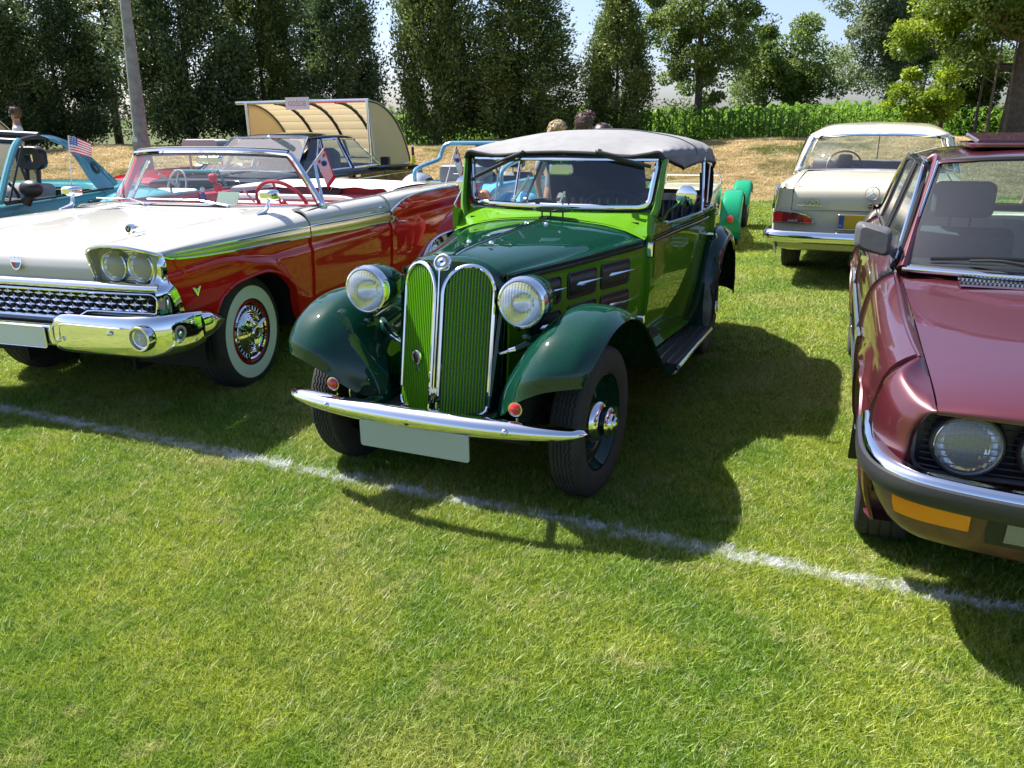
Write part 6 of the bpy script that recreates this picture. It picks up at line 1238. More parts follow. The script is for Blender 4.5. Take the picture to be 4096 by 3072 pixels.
for sg in (1, -1):
    for a, b_, nm in ((-1.20, .42, 'rear_wing'), (.43, 1.28, 'door'), (1.29, 2.25, 'door'), (2.26, 3.58, 'front_wing')):
        yy = np.linspace(a, b_, 36)[:, None]+np.zeros((1, 22)); k = np.linspace(0, 1, 22)[None]; Z = mtop(yy)+(mbot(yy)-mtop(yy))*k; mb = MB(); panel(np.stack([sg*mx(yy, Z), yy, Z], -1), mb, flip=sg > 0)
        if nm == 'rear_wing':
            T_ = []
            for y in np.linspace(-1.20, .42, 12):
                xo = float(mx(y, mtop(y))); zt = float(mtop(y)); xg = float(pch(y, [-1.2, 0, .42], [.690, .655, .70])); zg = float(pch(y, [-1.2, -.8, -.3, .42], [.925, .985, 1.028, 1.03]))
                T_.append([(sg*xg, y, zg), (sg*(xg+.4*(xo-xg)), y, zg-.012-.02*(y < -1)), (sg*(xg+.8*(xo-xg)), y, zt+.012), (sg*xo, y, zt)])
            mb.grid(surf(T_, 30, 12), flip=sg < 0)
            # rear face of the wing
            q = [(.690, .925), (.74, .925), (.80, .932), (.82, .93), (.838, .80), (.85, .70), (.845, .60), (.825, .53), (.70, .53), (.69, .53)]; mb.add([(sg*x, -1.205, z) for x, z in q], [tuple(range(len(q)))])
        o = mb.build(nm, P_BEI, M_)
        if nm == 'rear_wing':
            mb = MB(); mb.tube([(sg*.826, -1.10, .955), (sg*.832, -1.225, .935), (sg*.842, -1.228, .85), (sg*.850, -1.225, .74)], [.006, .012, .014, .010], 8, sq=(1, 1.6)); mb.build('fin_trim', CHROME, o)
            Lm = [(.848, .705), (.80, .712), (.62, .700), (.545, .685), (.50, .655), (.475, .612), (.62, .606), (.845, .610)]
            lp = [(sg*x, -1.235, z) for x, z in Lm]; mb = MB(); mb.tube(lp, .008, 6, closed=True); tl = mb.build('tail_lamp', CHROME, o)
            for (x0, x1, mt, nm2) in ((.76, .842, REDL, 'red_lens'), (.66, .758, mat('dark_red_lens', (.22, .012, .02), .15, coat=1), 'brake_lens'), (.575, .658, bpy.data.materials['dark_red_lens'], 'brake_lens'), (.49, .573, REDL, 'red_lens')):
                mb = MB(); zt = lambda x: np.interp(x, [.475, .50, .545, .62, .8, .848], [.62, .652, .68, .695, .707, .70]); slab(mb, [(sg*x0, -1.225, .612), (sg*x1, -1.225, .612), (sg*x1, -1.225, float(zt(x1))), (sg*x0, -1.225, float(zt(x0)))][::(-1 if sg < 0 else 1)], (0, -1, 0), .012, bev=.003); mb.build(nm2, mt, tl)
            mb = MB(); mb.box((sg*.665, -1.242, .630), (.085, .008, .024)); mb.build('reversing_lens', CLR2, tl)
# boot lid, rear panel
T_ = []
for y, z, w_ in ((-.16, 1.046, .66), (-.5, 1.035, .655), (-.9, 1.010, .66), (-1.10, .975, .675), (-1.175, .93, .682), (-1.205, .86, .684), (-1.21, .738, .684)): T_.append([(x*w_, y-.025*(1-x*x)*(y < -.4), z-.022*abs(x)**2.5*(1 if y > -1.15 else .5)) for x in np.linspace(-1, 1, 17)])
mb = MB(); panel(surf(T_, 50, 36), mb, flip=False); bl = mb.build('boot_lid', P_BEI, M_)
mb = MB(); mb.grid([[(x*.695, -1.203-.02*(1-x*x), z) for z in (.730, .62, .53, .50)] for x in np.linspace(-1, 1, 13)]); mb.box((0, -1.0, .8), (1.3, .3, .3)); mb.build('rear_panel', P_BEI, M_)
c = np.array([0.005, -1.245, .900]); mb = MB(); mb.tube([c+.060*np.array([math.cos(a), 0, math.sin(a)]) for a in np.linspace(0, 2*math.pi, 30, endpoint=False)], .0045, 6, closed=True)
for i in range(3):
    a = R(90+120*i); d = np.array([math.cos(a), 0, math.sin(a)]); s_ = np.array([-d[2], 0, d[0]]); mb.loft([[c+d*r+s_*w_, c+d*r+np.array([0, -.006*w_/.008, 0]), c+d*r-s_*w_, c+d*r+np.array([0, .002, 0])] for r, w_ in ((0, .010), (.02, .007), (.059, .0015))], cap=True)
mb.build('star_emblem', CHROME, bl, smooth=False)
mb = MB(); mb.lathe([(0, .022), (-.02, .018), (-.03, .012), (-.03, 0)], (.0, -1.24, .800), 'y', 18); mb.box((0, -1.245, .778), (.03, .02, .02)); mb.build('boot_handle', CHROME, bl)
text('model_number', '220', .062, DULLCHROME, bl, frame((-.52, -1.232, .802), (1, 0, 0), (0, 0, 1)), .003, shear=.1, sx=1.5)
mb = MB(); mb.tube([(-.64, -1.235, .776), (-.41, -1.235, .774)], .003, 5); mb.build('number_underline', CHROME, bl)
# bumper and valance
def cpath(o, n=50): P = [(.895, -.80), (.915, -1.02), (.905, -1.17), (.84, -1.27), (.6, -1.315), (.3, -1.33), (0, -1.335)]; P = P+[(-x, y) for x, y in P[-2::-1]]; return catm(np.array(P), n)
pc_ = cpath(0); tn = np.gradient(pc_, axis=0); nr_ = np.stack([-tn[:, 1], tn[:, 0]], 1); nr_ /= np.linalg.norm(nr_, axis=1)[:, None]; nr_ *= -np.sign((nr_*(np.array([0, .2])-pc_)).sum(1))[:, None]
mb = MB(); mb.grid(surf([[(pc_[i, 0]+nr_[i, 0]*d, pc_[i, 1]+nr_[i, 1]*d, z) for d, z in ((-.04, .545), (0, .540), (.020, .515), (.026, .485), (.020, .455), (0, .432), (-.03, .428))] for i in range(50)], 60, 20)); bm_ = mb.build('rear_bumper', CHROME, M_)
mb = MB(); mb.grid([[(x*.80, -1.22+.06*x*x, .50), (x*.80, -1.24+.05*x*x, .42), (x*.78, -1.21+.05*x*x, .36), (x*.70, -1.10, .335)] for x in np.linspace(-1, 1, 15)]); mb.build('rear_valance', P_BEI, M_)
mb = MB(); slab(mb, [(.01+px, -1.25, .635+pz) for px, pz in rrect(.54, .125, .01)], (0, -1, 0), .008); pl = mb.build('number_plate', mat('yellow_plate', (.58, .36, .02), .4), M_)
mb = MB(); slab(mb, [(-.232+px, -1.2595, .635+pz) for px, pz in rrect(.045, .118, .004)], (0, -1, 0), .0015); mb.build('blue_band', BLUEP, pl); text('country_code', 'PL', .030, WHITEP, pl, frame((-.232, -1.2615, .598), (1, 0, 0), (0, 0, 1)), .0005)
mb = MB(); mb.tube([(.01+px, -1.256, .635+pz) for px, pz in rrect(.55, .135, .012)], .004, 5, closed=True); mb.build('plate_frame', DULLCHROME, pl)
# roof and glass
zr = []
for y, zc, xe, ze in ((.235, 1.400, .60, 1.362), (.30, 1.430, .64, 1.372), (.50, 1.478, .705, 1.385), (.9, 1.505, .735, 1.385), (1.4, 1.512, .735, 1.372), (1.9, 1.490, .70, 1.352), (2.12, 1.455, .66, 1.335)): zr.append([(0, y, zc), (xe*.4, y, zc-.010), (xe*.75, y+.02, zc-.035), (xe*.94, y+.04, ze+.018), (xe, y+.06, ze-.012)])
S_ = surf(zr, 50, 30); L_ = S_.copy(); L_[..., 0] *= -1; mb = MB(); mb.grid(np.concatenate([L_[:, :0:-1], S_], 1), flip=False); ro = mb.build('roof', P_BEI, M_)
wb2 = lambda x: np.array([x*.765, -.14+.30*abs(x)**3, 1.048-.035*abs(x)**2]); wt2 = lambda x: np.array([x*.64, .24+.12*abs(x)**3, 1.388-.040*abs(x)**3])
mb = MB(); mb.grid([[wb2(x)*(1-k)+wt2(x)*k+np.array([0, -.05*math.sin(math.pi*k), 0]) for k in np.linspace(0, 1, 9)] for x in np.linspace(-1, 1, 31)], flip=True); rw = mb.build('rear_window', GLASS, ro)
lp = [wb2(x) for x in np.linspace(-1, 1, 31)]+[wb2(1)*(1-k)+wt2(1)*k+np.array([.004, -.05*math.sin(math.pi*k), 0]) for k in np.linspace(.1, .9, 9)]+[wt2(x) for x in np.linspace(1, -1, 31)]+[wb2(-1)*(1-k)+wt2(-1)*k+np.array([-.004, -.05*math.sin(math.pi*k), 0]) for k in np.linspace(.9, .1, 9)]
mb = MB(); mb.tube(lp, .013, 6, closed=True); mb.build('window_trim', CHROME, rw)
for sg in (1, -1):
    mb = MB(); T_ = [[(sg*.70, .40, 1.372), (sg*.66, .34, 1.36), (sg*.645, .36, 1.35)], [(sg*.76, .42, 1.20), (sg*.735, .28, 1.19), (sg*.715, .26, 1.19)], [(sg*.815, .46, 1.03), (sg*.80, .24, 1.02), (sg*.775, .16, 1.015)]]; mb.grid(surf(T_, 10, 8), flip=sg > 0); mb.build('rear_pillar', P_BEI, ro)
    for a, b2_ in (((.46, 1.03), (.42, 1.36)), ((1.30, .99), (1.25, 1.365)), ((2.45, .97), (2.08, 1.33))): mb = MB(); mb.tube([(sg*(.825-(a[1]-1.03)), a[0], a[1]-.03), (sg*(.715), b2_[0], b2_[1])], .017, 6); mb.build('side_pillar', CHROME, ro)
    mb = MB(); mb.add([(sg*.835, .5, .985), (sg*.835, 2.35, .965), (sg*.72, 2.05, 1.33), (sg*.722, .5, 1.35)], [(0, 1, 2, 3)]); mb.build('side_window', GLASS, ro, smooth=False)
mb = MB(); mb.grid([[np.array([x*.72, 2.55-.25*x*x, .99])*(1-k)+np.array([x*.64, 2.13-.12*x*x, 1.43-.05*x*x])*k for k in np.linspace(0, 1, 6)] for x in np.linspace(-1, 1, 15)], flip=True); mb.build('windscreen', GLASS, ro)
T_ = [[(x*.76, y, z-.02*x*x) for x in np.linspace(-1, 1, 13)] for y, z in ((2.50, .985), (2.9, .965), (3.4, .93), (3.58, .86), (3.62, .6), (3.6, .35))]; mb = MB(); mb.grid(surf(T_, 30, 20)); mb.build('bonnet', P_BEI, M_)
mb = MB(); mb.box((0, 1.3, .35), (1.5, 3.9, .12)); mb.box((0, 1.4, .5), (1.5, 1.9, .08)); mb.box((0, 2.45, .7), (1.4, .05, .5)); mb.box((0, -.05, .7), (1.5, .5, .5))
for sg in (1, -1): mb.box((sg*.80, 1.4, .70), (.03, 1.9, .5))
mb.build('underbody', DARK, M_)
mb = MB(); mb.grid(surf([[(x*.74, y, z) for x in np.linspace(-1, 1, 9)] for y, z in ((2.48, .99), (2.25, 1.045), (2.10, 1.045), (2.05, 1.0), (2.06, .75))], 14, 16), flip=True); mb.build('dashboard', mat('grey_dash', (.16, .15, .16), .5), M_)
for y_, nm_, zt in ((.35, 'rear_bench', .92), (1.15, 'front_bench', .95)): 
    mb = MB(); mb.loft([[(px, y_+dy, (.45+zt)/2+pz*k) for px, pz in rrect(1.36*k, zt-.45, .08)] for k, dy in ((.96, -.08), (1, -.02), (1, .08), (.96, .12))], cap=True); mb.build(nm_, CABD, M_)
st_ = MB(); a = np.linspace(0, 2*np.pi, 36, endpoint=False); cst = np.array([-.355, 1.86, .985]); nst = np.array([0, -.85, .53]); ust = np.array([1., 0, 0]); vst = np.cross(nst, ust); st_.tube([cst+.20*(math.cos(t_)*ust+math.sin(t_)*vst) for t_ in a], .011, 6, closed=True); st_.tube([cst-.19*ust, cst+nst*.02, cst+.19*ust], .010, 6); st_.tube([cst, cst-nst*.3], .02, 6); st_.build('steering_wheel', BLK, M_)
mb = MB(); L = rrect(.17, .17, .04); mb.loft([[(-.35+px*k, 2.02+dy, 1.03+pz*k) for px, pz in L] for k, dy in ((1, -.02), (1, .05))], cap=True); mb.build('instrument_pod', BLK, M_)
mb = MB(); mb.tube([(.02, 2.3, 1.0), (.02, 2.05, 1.40)], .007, 6); mb.loft([[(.02+px*k, 2.06+dy, 1.37+pz*k) for px, pz in rrect(.22, .06, .02)] for k, dy in ((1, -.01), (.9, .01))], cap=True); mb.build('inner_mirror', BLK, M_)
mb = MB(); mb.tube([(-.765, -.33, 1.0), (-.755, -.42, 1.55)], .0022, 5); mb.lathe([(0, .012), (.012, .010), (.018, .004)], (-.765, -.33, .996), 'z', 10); mb.build('aerial', DULLCHROME, M_)
for y_ in (0, 2.75): pass
TM_ = tyre_mesh('tyre', .325, .18, .18, [RUB], seg=120); rm = MB(); rm.lathe([(.05, .185), (.07, .18), (.05, .16), (.08, .12), (.09, 0)], (0, 0, 0), 'x', 30); RM2 = rm.mesh('rim', P_BEI)
for sg in (1, -1): wheel(M_, TM_, (sg*.742, 0, .312), [('rim', RM2)], sg < 0); wheel(M_, TM_, (sg*.742, 2.75, .312), [('rim', RM2)], sg < 0)
# ================================================================ CARS FURTHER BACK
def shell(T, nu, nv, flip=True):
    """half-section control table -> full mirrored grid"""
    S = surf(T, nu, nv); L = S.copy(); L[..., 0] *= -1; return np.concatenate([L[:, :0:-1], S], 1)
# ---- black limousine, seen from its rear right quarter (local +y forward)
P_BLK = paint('black_paint', (.006, .006, .008), rough=.4); PALE = mat('pale_grey_cloth', (.5, .48, .45), .85)
K = thing('limousine', 'long black saloon with chrome window frames parked in front of the bike shelter', 'car', (-3.29, 10.79, 0), R(-17))
T_ = []
for y, w_, zc, ze in ((-1.14, .76, .50, .50), (-1.17, .80, .66, .66), (-1.14, .82, .86, .84), (-1.08, .83, .945, .905), (-.7, .85, .975, .935), (-.25, .86, .985, .950), (.0, .86, .965, .952), (2.0, .86, .955, .938), (2.25, .86, .965, .925), (3.0, .85, .93, .895), (3.45, .83, .885, .86), (3.58, .80, .80, .78), (3.60, .78, .6, .6)):
    T_.append([(0, y, zc), (w_*.6, y, zc-.01), (w_*.90, y, ze+.01), (w_*.985, y, ze-.03), (w_*1.0, y, ze-.16 if ze > .6 else ze-.02), (w_*1.0, y, min(ze-.03, .55)), (w_*.97, y, .34), (w_*.93, y, .24)])
P = shell(T_, 110, 50); nu_, nv_ = P.shape[:2]; kp = np.ones((nu_-1, nv_-1), bool)
for i in range(nu_-1):
    for j in range(nv_-1):
        p = P[i:i+2, j:j+2].mean((0, 1))
        if abs(p[0]) > .55 and p[2] < .72 and min(math.hypot(p[1], p[2]-.32), math.hypot(p[1]-2.8, p[2]-.32)) < .36: kp[i, j] = False
        if abs(p[0]) < .78 and -.2 < p[1] < 2.15 and p[2] > .9: kp[i, j] = False
mb = MB(); mb.grid(P, keep=kp); kb = mb.build('body', P_BLK, K)
mb = MB(); mb.box((0, 1.2, .4), (1.4, 3.9, .2)); mb.box((0, 1.1, .6), (1.6, 1.9, .3)); mb.build('underbody', DARK, K)
zr = [[(0, y, zc), (xe*.5, y, zc-.008), (xe*.85, y, zc-.035), (xe*.98, y, ze+.01), (xe, y, ze-.02)] for y, zc, xe, ze in ((.32, 1.385, .58, 1.35), (.42, 1.418, .60, 1.365), (.9, 1.435, .615, 1.378), (1.3, 1.425, .61, 1.368), (1.52, 1.395, .59, 1.345))]
mb = MB(); mb.grid(shell(zr, 40, 20)); kr = mb.build('roof', P_BLK, K)
kw = lambda y, k: (.80-(.80-.605)*k, y, .955+(1.345-.955)*k)
for sg in (1, -1):
    mb = MB(); mb.grid([[(sg*.80, -.32, .955), (sg*.80, .02, .955)], [(sg*.70, .05, 1.15), (sg*.70, .26, 1.15)], [(sg*.605, .34, 1.35), (sg*.605, .50, 1.35)]], flip=sg < 0); mb.build('rear_pillar', P_BLK, kr)
    wins = [((.05, .955), (.33, .955), (.545, 1.335), (.50, 1.335)), ((.38, .955), (1.02, .955), (1.02, 1.342), (.59, 1.342)), ((1.10, .955), (1.92, .955), (1.50, 1.335), (1.08, 1.342))]
    for wi, q in enumerate(wins):
        pts = [(sg*(kw(y, (z-.955)/.39)[0]+.004), y, z) for y, z in q]; mb = MB(); mb.add(pts, [(0, 1, 2, 3)]); g_ = mb.build('side_window', GLASS, kr, smooth=False)
        lp = [np.array(pts[i])*(1-t_)+np.array(pts[(i+1) % 4])*t_ for i in range(4) for t_ in (0, .33, .66)]; mb = MB(); mb.tube(lp, .015, 6, closed=True); mb.build('window_frame', CHROME, g_)
    mb = MB(); mb.tube([(sg*.80, .36, .95), (sg*.60, .58, 1.35)], .022, 6); mb.tube([(sg*.80, 1.06, .95), (sg*.61, 1.05, 1.35)], .026, 6); mb.build('door_pillar', P_BLK, kr)
    mb = MB(); mb.tube([(sg*.872, y, .80) for y in np.linspace(-1.05, 3.5, 20)], .006, 5); mb.build('side_strip', CHROME, K)
    mb = MB(); mb.box((sg*.88, 1.05+.0, .845), (.02, .14, .03)); mb.box((sg*.88, 1.95-.9, .845), (.03, .12, .012)); mb.build('door_handle', CHROME, K, smooth=False)
    mb = MB(); L = rrect(.13, .12, .02); mb.loft([[(sg*.93+px, 1.86+dy, 1.01+pz) for px, pz in L] for dy in (-.03, .04)], cap=True); mb.build('door_mirror', BLK, K)
    mb = MB(); mb.box((sg*.872, 2.75, .86), (.012, .045, .03)); mb.build('side_marker', ORL, K, smooth=False)
    for yy in (.36, 1.06, 1.98): mb = MB(); mb.tube([(sg*.868, yy, .93), (sg*.868, yy, .45)], .003, 4); mb.build('shut_line', DARK, K)
    mb = MB(); mb.box((sg*.60, -1.18, .80), (.30, .03, .14)); mb.build('tail_lamp', REDL, K, smooth=False)
rwk = [[np.array([x*.70, -.26+.0*x, .975])*(1-k)+np.array([x*.57, .32, 1.375])*k for k in np.linspace(0, 1, 6)] for x in np.linspace(-1, 1, 13)]
mb = MB(); mb.grid(rwk, flip=True); g_ = mb.build('rear_window', GLASS, kr); lp = [rwk[i][0] for i in range(13)]+rwk[12][1:5]+[rwk[i][5] for i in range(12, -1, -1)]+rwk[0][4:0:-1]; mb = MB(); mb.tube(lp, .014, 6, closed=True); mb.build('window_trim', CHROME, g_)
mb = MB(); mb.loft([[(px*k, .30+dy*.3+pz*.0, 1.22+pz*k+dy) for px, pz in rrect(.98, .22, .07)] for k, dy in ((1, 0), (.98, .02))], cap=True); mb.build('sun_shade', PALE, K)
mb = MB(); mb.grid([[np.array([x*.70, 2.15, .97])*(1-k)+np.array([x*.57, 1.53, 1.385])*k for k in np.linspace(0, 1, 5)] for x in np.linspace(-1, 1, 9)]); mb.build('windscreen', GLASS, kr)
for sx in (-.38, .38): mb = MB(); mb.loft([[(sx+px*k, 1.0+dy, .95+pz*k) for px, pz in rrect(.5, .55, .1)] for k, dy in ((.95, -.08), (1, 0), (.9, .1))], cap=True); mb.build('front_seat', BLK, K)
mb = MB(); slab(mb, [(.0+px, -1.18, .72+pz) for px, pz in rrect(.50, .11, .01)], (0, -1, 0), .006); kp_ = mb.build('number_plate', WHITEP, K); 
mb = MB(); mb.box((-.228, -1.188, .72), (.04, .003, .105)); mb.build('blue_band', BLUEP, kp_, smooth=False); text('plate_text', '8', .09, BLK, kp_, frame((-.15, -1.1885, .72), (1, 0, 0), (0, 0, 1)), .0005); text('plate_text', '5', .09, BLK, kp_, frame((.16, -1.1885, .72), (1, 0, 0), (0, 0, 1)), .0005)
mb = MB(); mb.box((.52, -1.185, .865), (.20, .006, .022)); mb.build('boot_badge', CHROME, K, smooth=False)
mb = MB(); mb.tube([(.7, 2.0, .95), (.62, 2.05, 1.75)], .003, 4); mb.build('aerial', DULLCHROME, K)
for sg in (1, -1): wheel(K, TM_, (sg*.74, 0, .312), [('rim', RM2)], sg < 0); wheel(K, TM_, (sg*.74, 2.8, .312), [('rim', RM2)], sg < 0)
mb = MB(); mb.tube(catm([(-.85, -.8, .48), (-.86, -1.18, .48), (0, -1.26, .48), (.86, -1.18, .48), (.85, -.8, .48)], 30), .05, 8, sq=(1, .5)); mb.build('rear_bumper', CHROME, K)
# ---- turquoise targa coupe facing left (local +y towards its tail)
P_TEAL = paint('turquoise_paint', (.075, .27, .31), rough=.45); TRIMG = mat('grey_cloth_seat', (.28, .27, .26), .9)
T = thing('targa_coupe', 'turquoise two-seat targa coupe with roof panels off and round black cat-head sticker', 'car', (-5.216, 6.456, 0), R(-7))
T_ = []
for y, w_, zc, ze in ((-.62, .70, .62, .60), (-.60, .76, .76, .72), (-.35, .81, .86, .80), (.2, .83, .93, .86), (.55, .84, .96, .90), (.8, .845, .955, .915), (2.0, .845, .965, .925), (2.35, .845, .99, .945), (2.75, .83, .985, .93), (2.98, .80, .93, .88), (3.06, .77, .80, .76), (3.07, .75, .6, .6)):
    T_.append([(0, y, zc), (w_*.55, y, zc-.005), (w_*.88, y, ze+.012), (w_*.97, y, ze-.03), (w_*1.0, y, ze-.15 if ze > .62 else ze-.02), (w_*1.0, y, min(.58, ze-.04)), (w_*.98, y, .36), (w_*.95, y, .28)])
P = shell(T_, 90, 50); kp = np.ones((P.shape[0]-1, P.shape[1]-1), bool)
for i in range(kp.shape[0]):
    for j in range(kp.shape[1]):
        p = P[i:i+2, j:j+2].mean((0, 1))
        if abs(p[0]) > .5 and p[2] < .74 and min(math.hypot(p[1], p[2]-.33), math.hypot(p[1]-2.2, p[2]-.33)) < .38: kp[i, j] = False
        if abs(p[0]) < .77 and .62 < p[1] < 1.97 and p[2] > .9: kp[i, j] = False
mb = MB(); mb.grid(P, keep=kp); mb.build('body', P_TEAL, T)
mb = MB(); mb.box((0, 1.2, .42), (1.4, 3.3, .2)); mb.build('underbody', DARK, T)
for sg in (1, -1):
    ro_ = catm([(sg*.80, .58, .94), (sg*.72, .85, 1.20), (sg*.66, 1.10, 1.41), (sg*.645, 1.30, 1.462), (sg*.645, 1.45, 1.468), (sg*.655, 1.55, 1.44)], 26); mb = MB(); mb.tube(ro_[:12], .030, 8); mb.build('windscreen_pillar', P_TEAL, T)
    mb = MB(); mb.tube(ro_[9:]+np.array([sg*-.02, 0, -.01]), .020, 6); mb.build('roof_rail', BLK, T)
    A = [[(sg*.63, 1.40, 1.478), (sg*.655, 1.50, 1.458), (sg*.665, 1.55, 1.42)], [(sg*.635, 1.66, 1.462), (sg*.67, 1.70, 1.40), (sg*.685, 1.74, 1.345)], [(sg*.64, 1.98, 1.36), (sg*.69, 1.92, 1.27), (sg*.715, 1.84, 1.20)], [(sg*.65, 2.24, 1.19), (sg*.715, 2.10, 1.12), (sg*.76, 1.88, 1.06)], [(sg*.70, 2.46, .985), (sg*.775, 2.28, .95), (sg*.818, 1.93, .935)]]
    mb = MB(); mb.grid(surf(A, 34, 14), flip=sg < 0); B_ = surf(A, 34, 14)[:, 0]; mb.grid(np.stack([B_, B_*np.array([.9, 1, 1])+np.array([0, .02, -.03])], 1), flip=sg > 0); pl_ = mb.build('rear_buttress', P_TEAL, T)
    if sg > 0:
        Sb = surf(A, 34, 14); c = Vector(Sb[24, 6]); n_ = Vector(np.cross(Sb[27, 6]-Sb[21, 6], Sb[24, 9]-Sb[24, 3])).normalized(); n_ = n_ if n_.x > 0 else -n_; Mx = frame(c+n_*.012, Vector((0, 1, 0))-n_*n_.y, n_.cross(Vector((0, 1, 0))-n_*n_.y)); mb = MB(); mb.lathe([(.0, .062), (.001, .0)], (0, 0, 0), 'z', 30)
        mb.xf(Mx); st = mb.build('cat_head_sticker', BLK, pl_)
        mb = MB(); mb.add([(-.035, .030, .003), (-.015, .015, .003), (.01, .038, .003), (.012, .012, .003), (.02, -.01, .003), (.005, -.04, .003), (-.012, -.038, .003), (-.03, -.01, .003)], [(0, 1, 3, 4, 5, 6, 7)]); mb.xf(Mx); mb.build('sticker_face', P_TEAL, st, smooth=False)
    mb = MB(); mb.tube([(sg*.80, .70, .945), (sg*.70, 1.10, 1.37), (sg*.695, 1.12, 1.38)], .010, 5); mb.tube([(sg*.815, .98, .935), (sg*.735, 1.00, 1.22)], .012, 5); mb.build('quarter_frame', BLK, T)
    mb = MB(); mb.tube([(sg*.838, .60, .925), (sg*.842, 2.15, .938)], .012, 6); mb.build('waist_seal', MATBLK, T)
    mb = MB(); a = np.linspace(0, math.pi, 9); mb.lathe([(.11*math.cos(q), .075*math.sin(q)) for q in np.linspace(0, math.pi, 12)], (sg*.945, .80, 1.035), (sg*-1, .15, 0), 20); mb.tube([(sg*.87, .80, .92), (sg*.93, .80, .98)], [.05, .03], 10); mb.build('door_mirror', BLK, T)
    mb = MB(); mb.loft([[(sg*(.845+dx), 1.79+px*k, .815+pz*k) for px, pz in rrect(.15, .07, .02)] for k, dx in ((1, 0), (.95, .012))], cap=True); mb.build('door_handle', BLK, T)
    mb = MB(); mb.tube([(sg*.85, 1.96, .92), (sg*.853, 2.05, .80), (sg*.853, 2.08, .55)], .003, 4); mb.build('shut_line', DARK, T)
mb = MB(); mb.tube([(-.66, 1.12, 1.42), (0, 1.06, 1.465), (.66, 1.12, 1.42)], .028, 8); mb.tube([(-.63, 1.45, 1.465), (0, 1.45, 1.50), (.63, 1.45, 1.465)], .035, 8); mb.tube([(0, 1.06, 1.475), (0, 1.45, 1.505)], .04, 8); mb.build('roof_bars', BLK, T)
mb = MB(); mb.grid([[np.array([x*.78, .58-.15*(1-x*x), .945])*(1-k)+np.array([x*.64, 1.12-.06*(1-x*x), 1.43])*k for k in np.linspace(0, 1, 5)] for x in np.linspace(-1, 1, 13)]); mb.build('windscreen', GLASS, T)
for sx in (-.37, .37):
    o = seat(T, (sx, .95, .48), .5, .48, .50, TRIMG, 'seat', .28, th=.14); mb = MB(); L = rrect(.29, .22, .08); Li = rrect(.09, .09, .02)
    for k, y in ((1, 1.580), (1, 1.680)): pass
    mb.loft([[(sx+px*.9, 1.600, 1.26+pz*.9) for px, pz in Li], [(sx+px*.9, 1.590, 1.26+pz*.92) for px, pz in L], [(sx+px, 1.610, 1.26+pz) for px, pz in L], [(sx+px, 1.670, 1.26+pz) for px, pz in L], [(sx+px*.9, 1.690, 1.26+pz*.92) for px, pz in L], [(sx+px*.9, 1.685, 1.26+pz*.9) for px, pz in Li]]); mb.loft([[(sx+px*.9, 1.600, 1.26+pz*.9) for px, pz in Li], [(sx+px*.9, 1.685, 1.26+pz*.9) for px, pz in Li]])
    for d_ in (-.06, .06): mb.tube([(sx+d_, 1.630, 1.17), (sx+d_, 1.600, 1.02)], .022, 8)
    mb.build('head_rest', BLK, o)
mb = MB(); mb.box((0, 2.05, .93), (1.4, .4, .03)); mb.box((0, .95, .86), (1.4, .3, .14)); mb.build('cabin_trim', BLK, T)
steering('steering_wheel', (.37, 1.12, .98), .5, .18, BLK, T, 3, .014)
for sg in (1, -1): wheel(T, TM_, (sg*.72, 0, .315), [('rim', RB2)], sg < 0); wheel(T, TM_, (sg*.72, 2.2, .315), [('rim', RB2)], sg < 0)
# ---- light blue beach buggy, seen from behind (local +y forward)
P_SKY = paint('sky_blue_paint', (.13, .42, .66), rough=.45); P_TUB = mat('blue_tube', (.10, .28, .42), .35, coat=.5)
U = thing('beach_buggy', 'light blue open beach buggy with tubular roll hoops behind the green cabriolet', 'car', (-.46, 9.15, -.05), R(-18))
T_ = []
for y, w_, zc, ze in ((-.60, .30, .60, .58), (-.62, .42, .80, .76), (-.58, .46, .93, .91), (-.3, .50, .985, .975), (.2, .52, .975, .97), (1.4, .52, .95, .95), (2.2, .42, .88, .84), (2.6, .34, .72, .68), (2.7, .3, .55, .5)): T_.append([(0, y, zc), (w_*.6, y, zc), (w_*.93, y, ze), (w_, y, ze-.05), (w_*1.02, y, min(ze-.1, .6)), (w_, y, .40)])
P = shell(T_, 60, 30); kp = np.ones((P.shape[0]-1, P.shape[1]-1), bool)
for i in range(kp.shape[0]):
    for j in range(kp.shape[1]):
        p = P[i, j]
        if abs(p[0]) < .44 and -.1 < p[1] < 1.5 and p[2] > .85: kp[i, j] = False
mb = MB(); mb.grid(P, keep=kp); mb.build('body', P_SKY, U)
